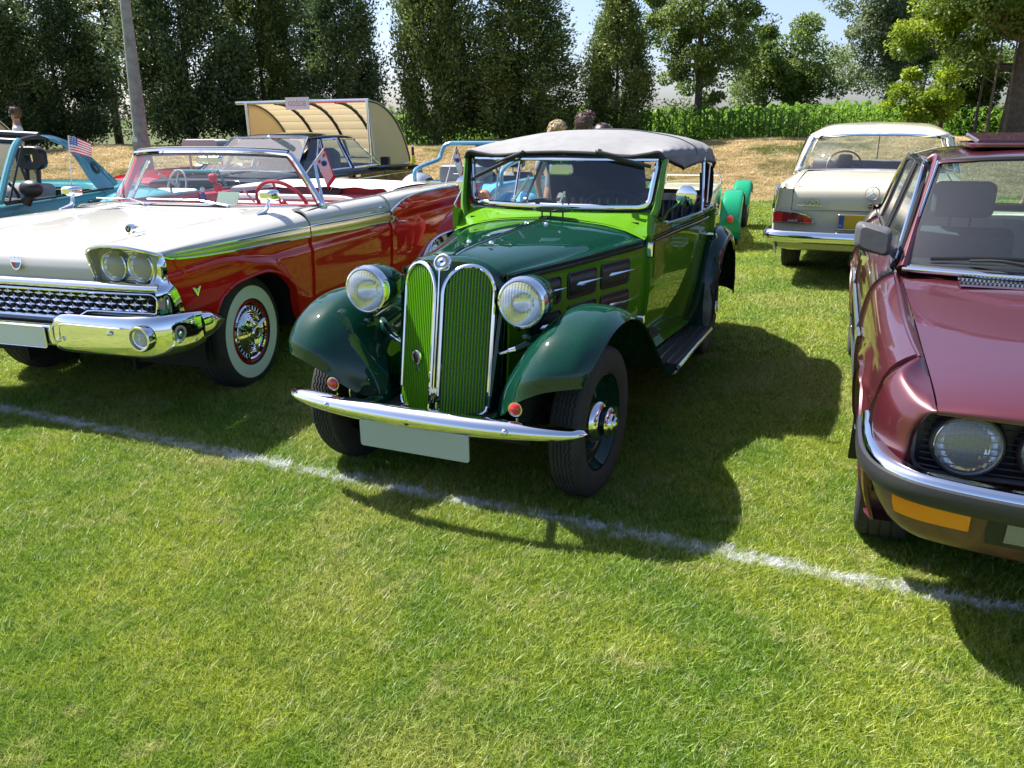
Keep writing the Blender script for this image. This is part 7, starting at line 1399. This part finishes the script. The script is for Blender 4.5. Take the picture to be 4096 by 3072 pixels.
for sg in (1, -1):
    A = []
    for t_ in np.linspace(-.5, math.pi-.1, 12):
        r_ = .50; y, z = -.05-r_*math.cos(t_)*.95, .40+r_*math.sin(t_)*.92; A.append([(sg*.45, y*.95, max(.4, z*.98)), (sg*.60, y, z+.015), (sg*.74, y, z), (sg*.80, y, z-.06)])
    mb = MB(); mb.grid(surf(A, 40, 14), flip=sg > 0); mb.build('rear_wing', P_SKY, U)
    A = []
    for t_ in np.linspace(0, math.pi, 10): y, z = 2.15-.45*math.cos(t_), .38+.42*math.sin(t_); A.append([(sg*.34, y, z*.95), (sg*.52, y, z+.01), (sg*.70, y, z-.02), (sg*.74, y, z-.07)])
    mb = MB(); mb.grid(surf(A, 30, 12), flip=sg > 0); mb.build('front_wing', P_SKY, U)
    c = np.array([sg*.40, -.655, .835]); mb = MB(); mb.loft([[c+np.array([.068*math.cos(a)*k, dy, .10*math.sin(a)*k]) for a in np.linspace(0, 2*math.pi, 24, endpoint=False)] for k, dy in ((1.0, .08), (1, 0), (.85, -.02))], cap=True); tl = mb.build('tail_lamp', REDL, U)
    mb = MB(); mb.loft([[c+np.array([.069*math.cos(a)*k, dy, .10*math.sin(a)*k]) for a in np.linspace(.35, math.pi-.35, 14)] for k, dy in ((1.02, .02), (1.02, -.005), (.86, -.024))], cap=True); mb.build('amber_segment', ORL, tl)
    mb = MB(); mb.loft([[c+np.array([.069*math.cos(a)*k, dy, .10*math.sin(a)*k]) for a in np.linspace(math.pi+.6, 2*math.pi-.6, 12)] for k, dy in ((1.02, .02), (1.02, -.005), (.86, -.024))], cap=True); mb.build('clear_segment', CLR2, tl)
    mb = MB(); mb.tube(catm([(sg*.50, -.35, .96), (sg*.50, -.33, 1.10), (sg*.49, -.10, 1.15), (sg*.48, .30, 1.20), (sg*.44, .36, 1.33), (sg*.36, .38, 1.37)], 22), .024, 8); mb.build('roll_hoop', P_TUB, U)
    wheel(U, TM_, (sg*.64, 0, .32), [('rim', RB2)], sg < 0); wheel(U, TM_, (sg*.60, 2.15, .32), [('rim', RB2)], sg < 0)
    seat(U, (sg*.24, .62, .42), .42, .42, .55, BLK, 'seat', -.0, th=.12, head=(.2, .14), hm=BLK)
mb = MB(); mb.tube([(-.36, .38, 1.37), (.36, .38, 1.37)], .024, 8); mb.build('cross_bar', P_TUB, U)
mb = MB(); mb.box((0, .6, .42), (.9, 2.6, .15)); mb.build('underbody', DARK, U); steering('steering_wheel', (-.24, 1.2, .95), -.4, .17, BLK, U, 3)
mb = MB(); mb.tube([(-.45, 1.45, .93), (-.40, 1.35, 1.32), (.40, 1.35, 1.32), (.45, 1.45, .93)], .02, 6); mb.build('windscreen_frame', BLK, U)
sc = MB(); L = rrect(.52, .34, .04); sc.loft([[(px*k, py*k, z) for px, py in L] for k, z in ((.97, 0), (1, .02), (1, .14), (.97, .165), (.85, .18))], cap=True); sc.tube([(-.08, -.175, .09), (-.06, -.20, .09), (.06, -.20, .09), (.08, -.175, .09)], .008, 5); so_ = sc.build('suitcase', mat('grey_suitcase', (.10, .12, .14), .5), None)
Mu = U.matrix_basis; so_.location = Matrix.Translation(U.location) @ Matrix.Rotation(R(-18), 4, 'Z') @ Vector((.04, -.18, .985)); so_.rotation_euler = (0, 0, R(-18)); tag(so_, 'grey suitcase strapped on the tail of the light blue buggy', 'suitcase')
# ---- green kit roadster behind the green cabriolet
P_KIT = paint('emerald_paint', (.012, .26, .13), rough=.4, flake=1); P_CRM = paint('cream_paint', (.55, .52, .42), rough=.4)
V_ = thing('roadster', 'small emerald green roadster with cycle wings over the wheels showing beyond the cabriolet tail', 'car', (2.25, 10.55, 0), R(-19))
mb = MB(); T_ = [[(0, y, z), (w_*.8, y, z-.01), (w_, y, z-.07), (w_, y, .45), (w_*.9, y, .34)] for y, w_, z in ((-.55, .34, .62), (-.4, .42, .74), (.3, .44, .76), (1.2, .38, .74), (2.1, .26, .68), (2.3, .22, .6))]; mb.grid(shell(T_, 40, 20)); mb.build('body', P_CRM, V_)
for sg in (1, -1):
    for yc, a0, a1, r_, zz_ in ((0, -.45, 2.6, .385, .30), (1.95, .15, 2.6, .37, .30)):
        A = []
        for t_ in np.linspace(a0, a1, 12): y, z = yc-r_*math.cos(t_), zz_+r_*math.sin(t_); A.append([(sg*.50, y, z-.03), (sg*.53, y, z+.01), (sg*.63, y, z+.02), (sg*.73, y, z+.01), (sg*.76, y, z-.03)])
        mb = MB(); mb.grid(surf(A, 34, 14), flip=sg > 0); mb.build('cycle_wing', P_KIT, V_)
    mb = MB(); mb.lathe([(0, .045), (-.02, .04), (-.03, .02), (-.03, 0)], (sg*.63, -.395, .38), 'y', 20); mb.build('round_lamp', ORL if 0 else REDL, V_)
    wheel(V_, TM_, (sg*.64, 0, .31), [('rim', RM2)], sg < 0); wheel(V_, TM_, (sg*.64, 1.95, .31), [('rim', RM2)], sg < 0)
mb = MB(); mb.tube([(-.4, 1.0, .70), (-.36, .95, .82), (.36, .95, .82), (.4, 1.0, .70)], .012, 6); mb.build('windscreen_frame', CHROME, V_)
# ---- red open car, turquoise beetle-backed car and silver-winged car glimpsed behind the convertible
RC = thing('open_car', 'red open car with tan seats glimpsed through the convertible windscreen', 'car', (-4.62, 12.0, .02), R(-15))
mb = MB(); T_ = [[(0, y, z), (w_*.8, y, z), (w_, y, z-.05), (w_*1.02, y, .5), (w_, y, .3)] for y, w_, z in ((-1.0, .65, .6), (-.9, .78, .82), (0, .82, .90), (1.4, .82, .89), (2.6, .78, .86), (3.1, .65, .62))]; P = shell(T_, 40, 22); kp = np.ones((P.shape[0]-1, P.shape[1]-1), bool)
for i in range(kp.shape[0]):
    for j in range(kp.shape[1]):
        if abs(P[i, j, 0]) < .66 and -.1 < P[i, j, 1] < 1.6 and P[i, j, 2] > .8: kp[i, j] = False
mb.grid(P, keep=kp); mb.build('body', paint('deep_red_paint', (.30, .010, .014)), RC)
for sg in (1, -1): seat(RC, (sg*.34, .45, .40), .46, .42, .5, TAN, 'seat', -.0, head=(.24, .16), hm=TAN, th=.12); mb = MB(); mb.tube([(sg*.70, 1.65, .89), (sg*.60, 1.35, 1.24)], .02, 6); mb.build('windscreen_pillar', BLK, RC); mb = MB(); mb.loft([[(sg*.90+px, 1.5+dy, .97+pz) for px, pz in rrect(.15, .10, .03)] for dy in (-.04, .04)], cap=True); mb.build('door_mirror', BLK, RC); wheel(RC, TM_, (sg*.70, 0, .31), [('rim', RM2)], sg < 0); wheel(RC, TM_, (sg*.70, 2.3, .31), [('rim', RM2)], sg < 0)
mb = MB(); mb.tube([(-.60, 1.35, 1.24), (.60, 1.35, 1.24)], .02, 6); mb.build('windscreen_header', BLK, RC); mb = MB(); L = rrect(.62, .14, .06); mb.loft([[(.35+px*k, -.15+dy, 1.24+pz*k+.02) for px, pz in L] for k, dy in ((.92, -.12), (1, -.05), (1, .1), (.92, .16))], cap=True); mb.tube([(.25-.2, -.1, 1.13), (.25-.2, -.1, .9)], .02, 6); mb.tube([(.25+.2, -.1, 1.13), (.25+.2, -.1, .9)], .02, 6); mb.build('folded_hood', PALE, RC)
TC = thing('small_car', 'small turquoise car with rounded tail behind the convertible windscreen', 'car', (-3.62, 7.9, -.02), R(-17)); TC.scale = (.66, .8, .98)
mb = MB(); T_ = [[(0, y, z), (w_*.7, y, z-.03), (w_*.95, y, z-.14), (w_, y, max(.42, z-.30)), (w_, y, .32)] for y, w_, z in ((-.55, .26, .62), (-.42, .42, .86), (-.1, .52, .99), (.5, .56, 1.01), (1.2, .56, .97), (1.9, .50, .86), (2.2, .40, .62))]; P = shell(T_, 44, 24); kp = np.ones((P.shape[0]-1, P.shape[1]-1), bool)
for i in range(kp.shape[0]):
    for j in range(kp.shape[1]):
        if abs(P[i, j, 0]) < .42 and .15 < P[i, j, 1] < 1.25 and P[i, j, 2] > .85: kp[i, j] = False
mb.grid(P, keep=kp); mb.build('body', P_TEAL, TC)
for sg in (1, -1): wheel(TC, TM_, (sg*.48, 0, .31), [('rim', RM2)], sg < 0); wheel(TC, TM_, (sg*.48, 1.7, .31), [('rim', RM2)], sg < 0)
seat(TC, (0, .35, .40), .8, .4, .52, mat('turquoise_vinyl', (.16, .36, .36), .45), 'seat', -.0); steering('steering_wheel', (-.2, .95, .98), -.4, .17, PALE, TC, 2)
mb = MB(); mb.tube([(-.45, 1.25, .97), (-.42, 1.15, 1.12), (.42, 1.15, 1.12), (.45, 1.25, .97)], .02, 8); mb.build('windscreen_frame', P_TEAL, TC)
P_SIL = paint('silver_paint', (.40, .43, .47), metal=.6)
SV = thing('vintage_car', 'low silver car whose rounded wing shows above the white hood cover', 'car', (-1.35, 9.6, 0), R(-18))
mb = MB(); T_ = [[(0, y, z), (w_*.8, y, z), (w_, y, z-.06), (w_, y, .45), (w_*.95, y, .34)] for y, w_, z in ((-.5, .28, .5), (-.35, .36, .68), (.5, .40, .74), (1.6, .36, .70), (1.9, .25, .5))]; mb.grid(shell(T_, 30, 20)); mb.build('body', P_SIL, SV)
for sg in (1, -1):
    for yc in (0, 1.5):
        A = []
        for t_ in np.linspace(-.1, math.pi-.1, 12): y, z = yc-.40*math.cos(t_), .44+.44*math.sin(t_); A.append([(sg*.22, y, z-.04), (sg*.28, y, z+.01), (sg*.40, y, z+.03), (sg*.52, y, z-.01), (sg*.56, y, z-.07)])
        mb = MB(); mb.grid(surf(A, 30, 14), flip=sg > 0); mb.build('wing', P_SIL, SV); wheel(SV, TM_, (sg*.42, yc, .31), [('rim', RM2)], sg < 0)

# ================================================================ BIKE SHELTERS, POLE
SHM0 = mat('cream_sheet_base', (.50, .44, .28), .5, coat=.3, cr=.3, noise=.12, nscale=5); 
ENDM = bpy.data.materials.new('translucent_end_panel'); t_, N, L = nodes(ENDM); b = N['Principled BSDF']; b.inputs['Base Color'].default_value = (.62, .54, .34, 1); b.inputs['Roughness'].default_value = .45; tl = N.new('ShaderNodeBsdfTranslucent'); tl.inputs[0].default_value = (.78, .68, .42, 1); ms = N.new('ShaderNodeMixShader'); ms.inputs[0].default_value = .30; L.new(b.outputs[0], ms.inputs[1]); L.new(tl.outputs[0], ms.inputs[2]); L.new(ms.outputs[0], N['Material Output'].inputs[0])
SHM = ENDM
def arc_pt(t): return (1.25*math.sin(t*math.pi/2)**1.0, 1.90*math.cos(t*math.pi/2)**.80)   # (depth, height)
def shelter(label, ox, oy, rz, n, bay, grp):
    S = thing('bike_shelter', label, 'shelter', (ox, oy, 0), rz, grp)
    tt = np.linspace(0, 1, 25)
    for i in range(n):   # local -x runs along the shelter
        x0, x1 = -i*bay-.01, -(i+1)*bay+.01; nseg = 12
        for j in range(nseg):
            a, c = arc_pt(j/nseg), arc_pt((j+1)/nseg); mb = MB(); m_ = [((a[0]*(1-k)+c[0]*k), (a[1]*(1-k)+c[1]*k)) for k in (.02, .25, .5, .75, .98)]
            off = (0, .012, .018, .012, 0); mb.grid([[(x, y+o*.5, z+o) for (y, z), o in zip(m_, off)] for x in (x0, x1)]); mb.build('sheet_panel', SHM, S)
    for i in range(n+1):
        mb = MB(); mb.tube([(-i*bay, arc_pt(t)[0]-.015, arc_pt(t)[1]-.015) for t in tt], .026, 6, sq=(1, 1)); mb.build('rib', BLK, S)
    mb = MB(); mb.tube([(.25 if 0 else .02, 0, 1.90), (-n*bay-.25, 0, 1.905)], .030, 8); mb.build('front_rail', ALU, S)
    mb = MB(); mb.tube([(0, .85, .95), (-n*bay, .85, .95)], .018, 6); mb.build('rear_rail', BLK, S)
    for x in (0, -n*bay):
        mb = MB(); mb.tube([(x, -.02, 0), (x, -.02, 1.90)], .024, 8); mb.build('post', ALU, S)
        P = [arc_pt(t) for t in tt]; mb = MB(); b0 = [(x+.012, 0.02, 0)]+[(x+.012, y, z) for y, z in P[::-1]]; slab(mb, b0, (1, 0, 0), .008); mb.build('end_panel', ENDM, S, smooth=False)
        mb = MB(); mb.tube([(x+.02, y, z) for y, z in P], .014, 6); mb.tube([(x+.03, .02, .80), (x+.03, 1.10, .86)], .012, 5); mb.build('end_frame', DULLCHROME, S)
    return S
sh = shelter('cream arched bike shelter with black ribs and a sign on its front rail', -2.35, 14.0, R(-27), 4, .67, 'bike shelters')
shelter('cream bike shelter end cut off by the left edge behind the turquoise coupe', -8.98, 13.6, R(-27), 2, .67, 'bike shelters')
sg_ = MB(); Ms = Matrix.Translation((-2.35, 14.0, 0)) @ Matrix.Rotation(R(-27), 4, 'Z'); slab(sg_, [(px, 0, pz) for px, pz in rrect(.52, .205, .012)], (0, -1, 0), .012); SGN = sg_.build('sign', mat('white_sign_board', (.82, .82, .80), .5), None, smooth=False); SGN.matrix_world = Ms @ Matrix.Translation((-1.47, -.035, 1.875)); tag(SGN, 'white board reading GOŚCIE on the shelter front rail', 'sign')
text('sign_text', 'GOŚCIE', .115, mat('faded_orange_letters', (.42, .33, .25), .6), SGN, frame((0, -.0135, -.005), (1, 0, 0), (0, 0, 1)), .0008, sx=.95)
POLE = thing('lamp_pole', 'tapered grey concrete pole leaning slightly before the left-hand trees', 'pole', (-6.20, 14.0, 0)); CONC = mat('weathered_concrete', (.30, .30, .285), .85, noise=.35, nscale=9, bump=.6, bscale=60)
mb = MB(); mb.tube([(-.005, 0, 0), (.0, 0, 1.28), (.005, 0, 1.38)], [.165, .148, .118], 8); mb.build('base_sleeve', CONC, POLE, smooth=False); mb = MB(); mb.tube([(.005, 0, 1.3), (.075, 0, 3.4), (.12, 0, 7.5)], [.118, .078, .06], 16); mb.build('shaft', CONC, POLE)

# ================================================================ FLAGS AND SMALL THINGS
FB_ = mat('flag_blue', (.03, .07, .30), .7); FR_ = mat('flag_red', (.55, .03, .05), .7); FW_ = mat('flag_white', (.70, .70, .70), .7); FY_ = mat('flag_yellow', (.70, .55, .03), .7)
def lw(o, p): return Matrix.Translation(o.location) @ Matrix.Rotation(o.rotation_euler[2], 4, 'Z') @ Vector(p)
bs, tp = lw(F, (-.80, .42, 1.0)), lw(F, (-.80, .49, 1.495)); Tf, P = flag('hand_flag', 'small stars and stripes flag on a white stick beside the far wing mirror', bs, tp, 1, n=14, h=.115, ln=.15, sag=.055, dirv=(1, .1, 0))
P2 = surf(P, 28, 27)
for j in range(13):
    mb = MB(); mb.grid(P2[:, 2*j:2*j+3]); mb.build('stripe', FR_ if j % 2 == 0 else FW_, Tf)
mb = MB(); mb.grid(P2[:12, :15]+np.array([0, -.0015, 0])); cn = mb.build('canton', FB_, Tf)
for i in range(5):
    for j in range(5): q = P2[1+i*2, 1+j*3]+np.array([0, -.003, 0]); s_ = .0035; mb = MB(); mb.add([q+(-s_, 0, 0), q+(0, 0, -s_), q+(s_, 0, 0), q+(0, 0, s_)], [(0, 1, 2, 3)]); mb.build('star', FW_, cn, smooth=False)
def club(label, bs, tp, d, ln=.12, h=.10):
    Tf, P = flag('hand_flag', label, bs, tp, 1, n=12, h=h, ln=ln, sag=.20, dirv=d); P2 = surf(P, 20, 19); mb = MB(); mb.grid(P2); c_ = mb.build('cloth', FW_, Tf); off = np.array([0, -.002, 0])
    mb = MB(); mb.grid(P2[:, :3]+off); mb.grid(P2[17:, :]+off); mb.grid(P2[3:6, 3:8]+off); mb.grid(P2[3:6, 12:17]+off); mb.build('red_patch', FR_, c_); mb = MB(); q = P2[8, 9]+off*2; mb.lathe([(0, .022), (0, .012)], q, (.2, -1, 0), 16); mb.build('club_ring', FB_, c_); mb = MB(); mb.lathe([(0, .011), (-.001, 0)], q, (.2, -1, 0), 12); mb.build('club_centre', BLK, c_)
from mathutils import Vector as V3
def ray(u, v, D):
    d = _r*((u-2048)/FPX)-_u*((v-1536)/FPX)+_f; t = D/d.y; return Vector((0, 0, CAMH))+d*t
club('white and red club flag on a stick leaning over the convertible front door', ray(1222, 697, 6.3), ray(1296, 592, 6.35), (.5, 0, -.2), .08, .12)
club('white and red club flag on a stick at the convertible tail beside the cabriolet', ray(1781, 739, 7.9), ray(1824, 583, 7.95), (.5, 0, -.3), .09, .13)
Tf = thing('pennant', 'black and yellow pennant on the nose of the black limousine', 'flag', tuple(ray(1654, 668, 13.7))); mb = MB(); mb.tube([(0, 0, -.03), (0, 0, .36)], .012, 6); mb.build('staff', FW_, Tf)
mb = MB(); mb.loft([[(.022*math.cos(a)*k, .022*math.sin(a)*k, z) for a in np.linspace(0, 6.28, 8, endpoint=False)] for k, z in ((1, .32), (1.1, .19))], cap=True); mb.build('black_cloth', BLK, Tf); mb = MB(); mb.loft([[(.022*math.cos(a)*k, .022*math.sin(a)*k, z) for a in np.linspace(0, 6.28, 8, endpoint=False)] for k, z in ((1.1, .19), (2.2, .06))], cap=True); mb.build('yellow_cloth', FY_, Tf)
# fluffy dice, permit and nodding figure in the convertible
dc = lw(F, (.0, .96, 1.29)); Td = thing('fluffy_dice', 'pair of red fluffy dice hanging from the convertible inner mirror', 'dice', tuple(dc)); mb = MB(); mb.tube([(0, 0, 0), (-.02, 0, -.08)], .002, 4); mb.tube([(0, 0, 0), (.0, .01, -.15)], .002, 4); mb.build('string', FW_, Td)
for q in ((-.02, 0, -.10), (.005, .01, -.17)): mb = MB(); mb.loft([[(q[0]+px*k, q[1]+py*k, q[2]+z) for px, py in rrect(.055, .055, .02)] for k, z in ((.6, -.03), (1, -.018), (1, .018), (.6, .03))], cap=True); mb.build('die', FR_, Td)
pm = lw(F, (.28, .70, 1.03)); Tp = thing('permit_card', 'pale green paper card lying behind the convertible windscreen', 'card', tuple(pm), R(-17)); mb = MB(); mb.box((0, 0, .045), (.17, .004, .09), M=Matrix.Rotation(-.5, 3, 'X')); mb.build('paper', mat('pale_green_paper', (.45, .52, .44), .7), Tp, smooth=False)
bf = lw(F, (.0, .80, 1.025)); Tb = thing('dashboard_figure', 'little blue and white figure standing on the convertible dashboard', 'figurine', tuple(bf)); mb = MB(); mb.lathe([(0, .022), (.01, .018), (.05, .022), (.075, .010)], (0, 0, 0), 'z', 12); mb.build('figure_body', FB_, Tb); mb = MB(); mb.lathe([(.075, .004), (.085, .017), (.10, .018), (.112, .008), (.114, 0)], (0, 0, 0), 'z', 12); mb.build('figure_head', FW_, Tb)

# ================================================================ PEOPLE
SKIN = mat('skin', (.42, .24, .16), .55, noise=.1, nscale=20)
def person(label, x, y, z0, face, h, hair, shirt, trousers, cap=None, lean=(0, 0), seed=1, hairlen=0, sleeves=True, arms=None):
    """one continuous skinned body; clothes and hair are its children"""
    k = h/1.75; t = thing('person', label, 'person', (x, y, z0), face)
    def skin(name, V, E, Rr, mt, lv=2):
        me = bpy.data.meshes.new(name); me.from_pydata([tuple(np.array(v)*k) for v in V], E, []); o = bpy.data.objects.new(name, me); COL.objects.link(o); o.parent = t
        md = o.modifiers.new('skin', 'SKIN'); sv = me.skin_vertices[0].data
        for i, r in enumerate(Rr): r = (r, r) if not isinstance(r, tuple) else r; sv[i].radius = (r[0]*k, r[1]*k); sv[i].use_root = (i == 0)
        s = o.modifiers.new('sub', 'SUBSURF'); s.levels = s.render_levels = lv; dg = bpy.context.evaluated_depsgraph_get(); m2 = bpy.data.meshes.new_from_object(o.evaluated_get(dg)); o.modifiers.clear(); o.data = m2; m2.materials.clear(); m2.materials.append(mt)
        m2.polygons.foreach_set('use_smooth', [True]*len(m2.polygons)); return o
    lx, ly = lean
    V = [(0, 0, .95), (lx*.4, ly*.4, 1.12), (lx*.8, ly*.8, 1.32), (lx, ly, 1.44), (lx*1.1, ly*1.1-.01, 1.53), (lx*1.15, ly*1.15-.02, 1.62), (lx*1.15, ly*1.15-.012, 1.71),
         (.10, 0, .88), (.11, -.02, .48), (.11, .01, .10), (.11, -.12, .04), (-.10, 0, .88), (-.11, .02, .48), (-.11, .03, .10), (-.11, -.10, .04)]
    E = [(0, 1), (1, 2), (2, 3), (3, 4), (4, 5), (5, 6), (0, 7), (7, 8), (8, 9), (9, 10), (0, 11), (11, 12), (12, 13), (13, 14)]; Rr = [(.15, .11), (.135, .10), (.155, .105), (.12, .08), (.055, .06), (.078, .092), (.060, .075), .085, .058, .04, .035, .085, .058, .04, .035]
    ar = arms or [((.20, 0, 1.40), (.25, .03, 1.14), (.24, -.06, .90), (.235, -.10, .82)), ((-.20, 0, 1.40), (-.25, .03, 1.14), (-.24, -.06, .90), (-.235, -.10, .82))]
    for a in ar:
        b0 = len(V); V += [(p[0]+lx*.9, p[1]+ly*.9, p[2]) for p in a]; E += [(3, b0), (b0, b0+1), (b0+1, b0+2), (b0+2, b0+3)]; Rr += [.055, .040, .032, .036]
        for fi in range(5):
            w_ = np.array(V[b0+3]); d = w_-np.array(V[b0+2]); d /= np.linalg.norm(d); s_ = np.cross(d, (1., 0, 0)); s_ /= np.linalg.norm(s_)+1e-9
            if fi == 4: e1 = w_+s_*.045+d*.02; 
            else: e1 = w_+s_*(.024-.016*fi)+d*(.075-.012*abs(fi-1.3))
            V.append(tuple(e1)); E.append((b0+3, len(V)-1)); Rr.append(.010)
    skin('body', V, E, Rr, SKIN)
    hd = np.array([lx*1.15, ly*1.15-.02, 1.655])
    mb = MB(); mb.lathe([(-.012, .004), (.0, .012), (.012, .008), (.018, 0)], (hd+np.array([0, -.098, -.015]))*k, 'z', 8)
    for sx in (-.088, .088): mb.lathe([(-.012, .012), (.0, .026), (.012, .012)], (hd+np.array([sx, .01, -.01]))*k, 'x', 10)
    mb.build('face_features', SKIN, t); mb = MB()
    for sx in (-.03, .03): mb.lathe([(-.004, .0), (-.003, .008), (.004, .009)], (hd+np.array([sx, -.088, .008]))*k, 'y', 8)
    mb.tube([(hd+np.array([sx, -.088+.3*abs(sx), -.055]))*k for sx in (-.025, 0, .025)], .004, 5); mb.build('eyes_and_mouth', mat('dark_brown_detail', (.04, .02, .015), .5) if 'dark_brown_detail' not in bpy.data.materials else bpy.data.materials['dark_brown_detail'], t)
    r = np.random.default_rng(seed); a = np.linspace(0, 2*np.pi, 22, endpoint=False); Lh = []
    for zz_, rr_ in ((-.075-hairlen, .70), (-.03, 1.08), (.03, 1.2), (.080, 1.10), (.118, .80), (.138, .35), (.142, .02)): Lh.append([(hd+np.array([.090*rr_*math.cos(q), max(.104*rr_*math.sin(q), -.080 if zz_ > .03 else -.012)+.008, zz_+.02]))*k+r.normal(size=3)*.003 for q in a])
    mb = MB(); mb.loft(Lh); hm = mb.build('hair', hair, t)
    P_ = np.array([p for l in Lh for p in l]); hs = MB()
    for i in range(420):
        p = P_[r.integers(len(P_))]; d = p-hd*k; d /= np.linalg.norm(d); q = r.normal(size=3)*.45+np.array([.3, .2, -.9]); q -= d*(q@d)*.9; q /= np.linalg.norm(q); hs.tube([p-q*.02, p+d*.006, p+q*.03+d*.002], [.0035, .0035, .001], 3, cap=False)
    hs.build('hair_strands', hair, hm, kind='stuff')
    if cap:
        mb = MB(); mb.lathe([(.028, .106), (.07, .103), (.11, .080), (.13, .04), (.135, 0)], hd*k, 'z', 24); mb.grid([[(hd+np.array([.09*math.sin(q)*s_, -.09-.075*math.cos(q)*(s_-.2), .035]))*k for q in np.linspace(-1.2, 1.2, 9)] for s_ in (.9, 1.1)]); mb.build('cap', cap, t)
    V = [(0, 0, .93), (lx*.4, ly*.4, 1.12), (lx*.8, ly*.8, 1.32), (lx, ly, 1.43), (lx, ly, 1.47)]; E = [(0, 1), (1, 2), (2, 3), (3, 4)]; Rr = [(.165, .125), (.15, .115), (.17, .12), (.13, .09), (.07, .07)]
    for a_ in ar: b0 = len(V); V += [(a_[0][0]+lx*.9, a_[0][1]+ly*.9, a_[0][2]), tuple(np.array(a_[0])*.35+np.array(a_[1])*.65+np.array([lx*.9, ly*.9, 0]))]; E += [(3, b0), (b0, b0+1)]; Rr += [.072, .064]
    skin('shirt', V, E, Rr, shirt)
    V = [(0, 0, .97), (.10, 0, .86), (.11, -.02, .50), (.11, .01, .14), (-.10, 0, .86), (-.11, .02, .50), (-.11, .03, .14)]; skin('trousers', V, [(0, 1), (1, 2), (2, 3), (0, 4), (4, 5), (5, 6)], [(.16, .12), .10, .075, .06, .10, .075, .06], trousers)
    return t
H_BL = mat('blond_hair', (.50, .38, .22), .6); H_BR = mat('brown_hair', (.10, .055, .035), .5); WSH = mat('white_shirt_cloth', (.62, .64, .70), .8); PLD = mat('plaid_shirt_cloth', (.42, .52, .60), .8)
t_, N, L = nodes(PLD); b = N['Principled BSDF']; tc = N.new('ShaderNodeTexCoord'); ck_ = N.new('ShaderNodeTexBrick'); ck_.inputs['Scale'].default_value = 14; ck_.inputs['Color1'].default_value = (.55, .62, .66, 1); ck_.inputs['Color2'].default_value = (.30, .42, .52, 1); ck_.inputs['Mortar'].default_value = (.10, .16, .26, 1); ck_.inputs['Mortar Size'].default_value = .05; L.new(tc.outputs['Object'], ck_.inputs['Vector']); L.new(ck_.outputs[0], b.inputs['Base Color'])
REDC = mat('coral_cloth', (.60, .10, .09), .8); DENIM = mat('dark_denim', (.03, .045, .09), .85); GRYC = mat('grey_cloth', (.25, .25, .27), .85)
person('person with ruffled blond hair standing behind the canvas roof in coral trousers', .47, 8.35, 0, R(30), 1.50, H_BL, GRYC, REDC, seed=2)
person('tall person with short brown hair looking right beyond the canvas roof', .75, 8.30, 0, R(120), 1.585, H_BR, WSH, DENIM, seed=3)
person('young person in a dark baseball cap facing the camera beyond the canvas roof', .95, 8.55, 0, R(8), 1.47, H_BR, REDC, DENIM, cap=BLK, seed=4)
person('person in white short-sleeved shirt and dark cap on the bank at the far left', -10.2, 17.2, float(gh(np.array(-10.2), np.array(17.2))), R(-60), 1.78, H_BR, WSH, DENIM, cap=BLK, seed=5, lean=(0, .08))
person('person in a blue and white checked shirt behind the burgundy sedan', 4.55, 6.9, 0, R(-150), 1.66, H_BR, PLD, DENIM, seed=6)
person('person in a dark cap with red stripes beyond the black limousine', -3.05, 12.7, 0, R(20), 1.36, H_BR, DENIM, DENIM, cap=mat('red_cap', (.5, .04, .06), .7), seed=7)
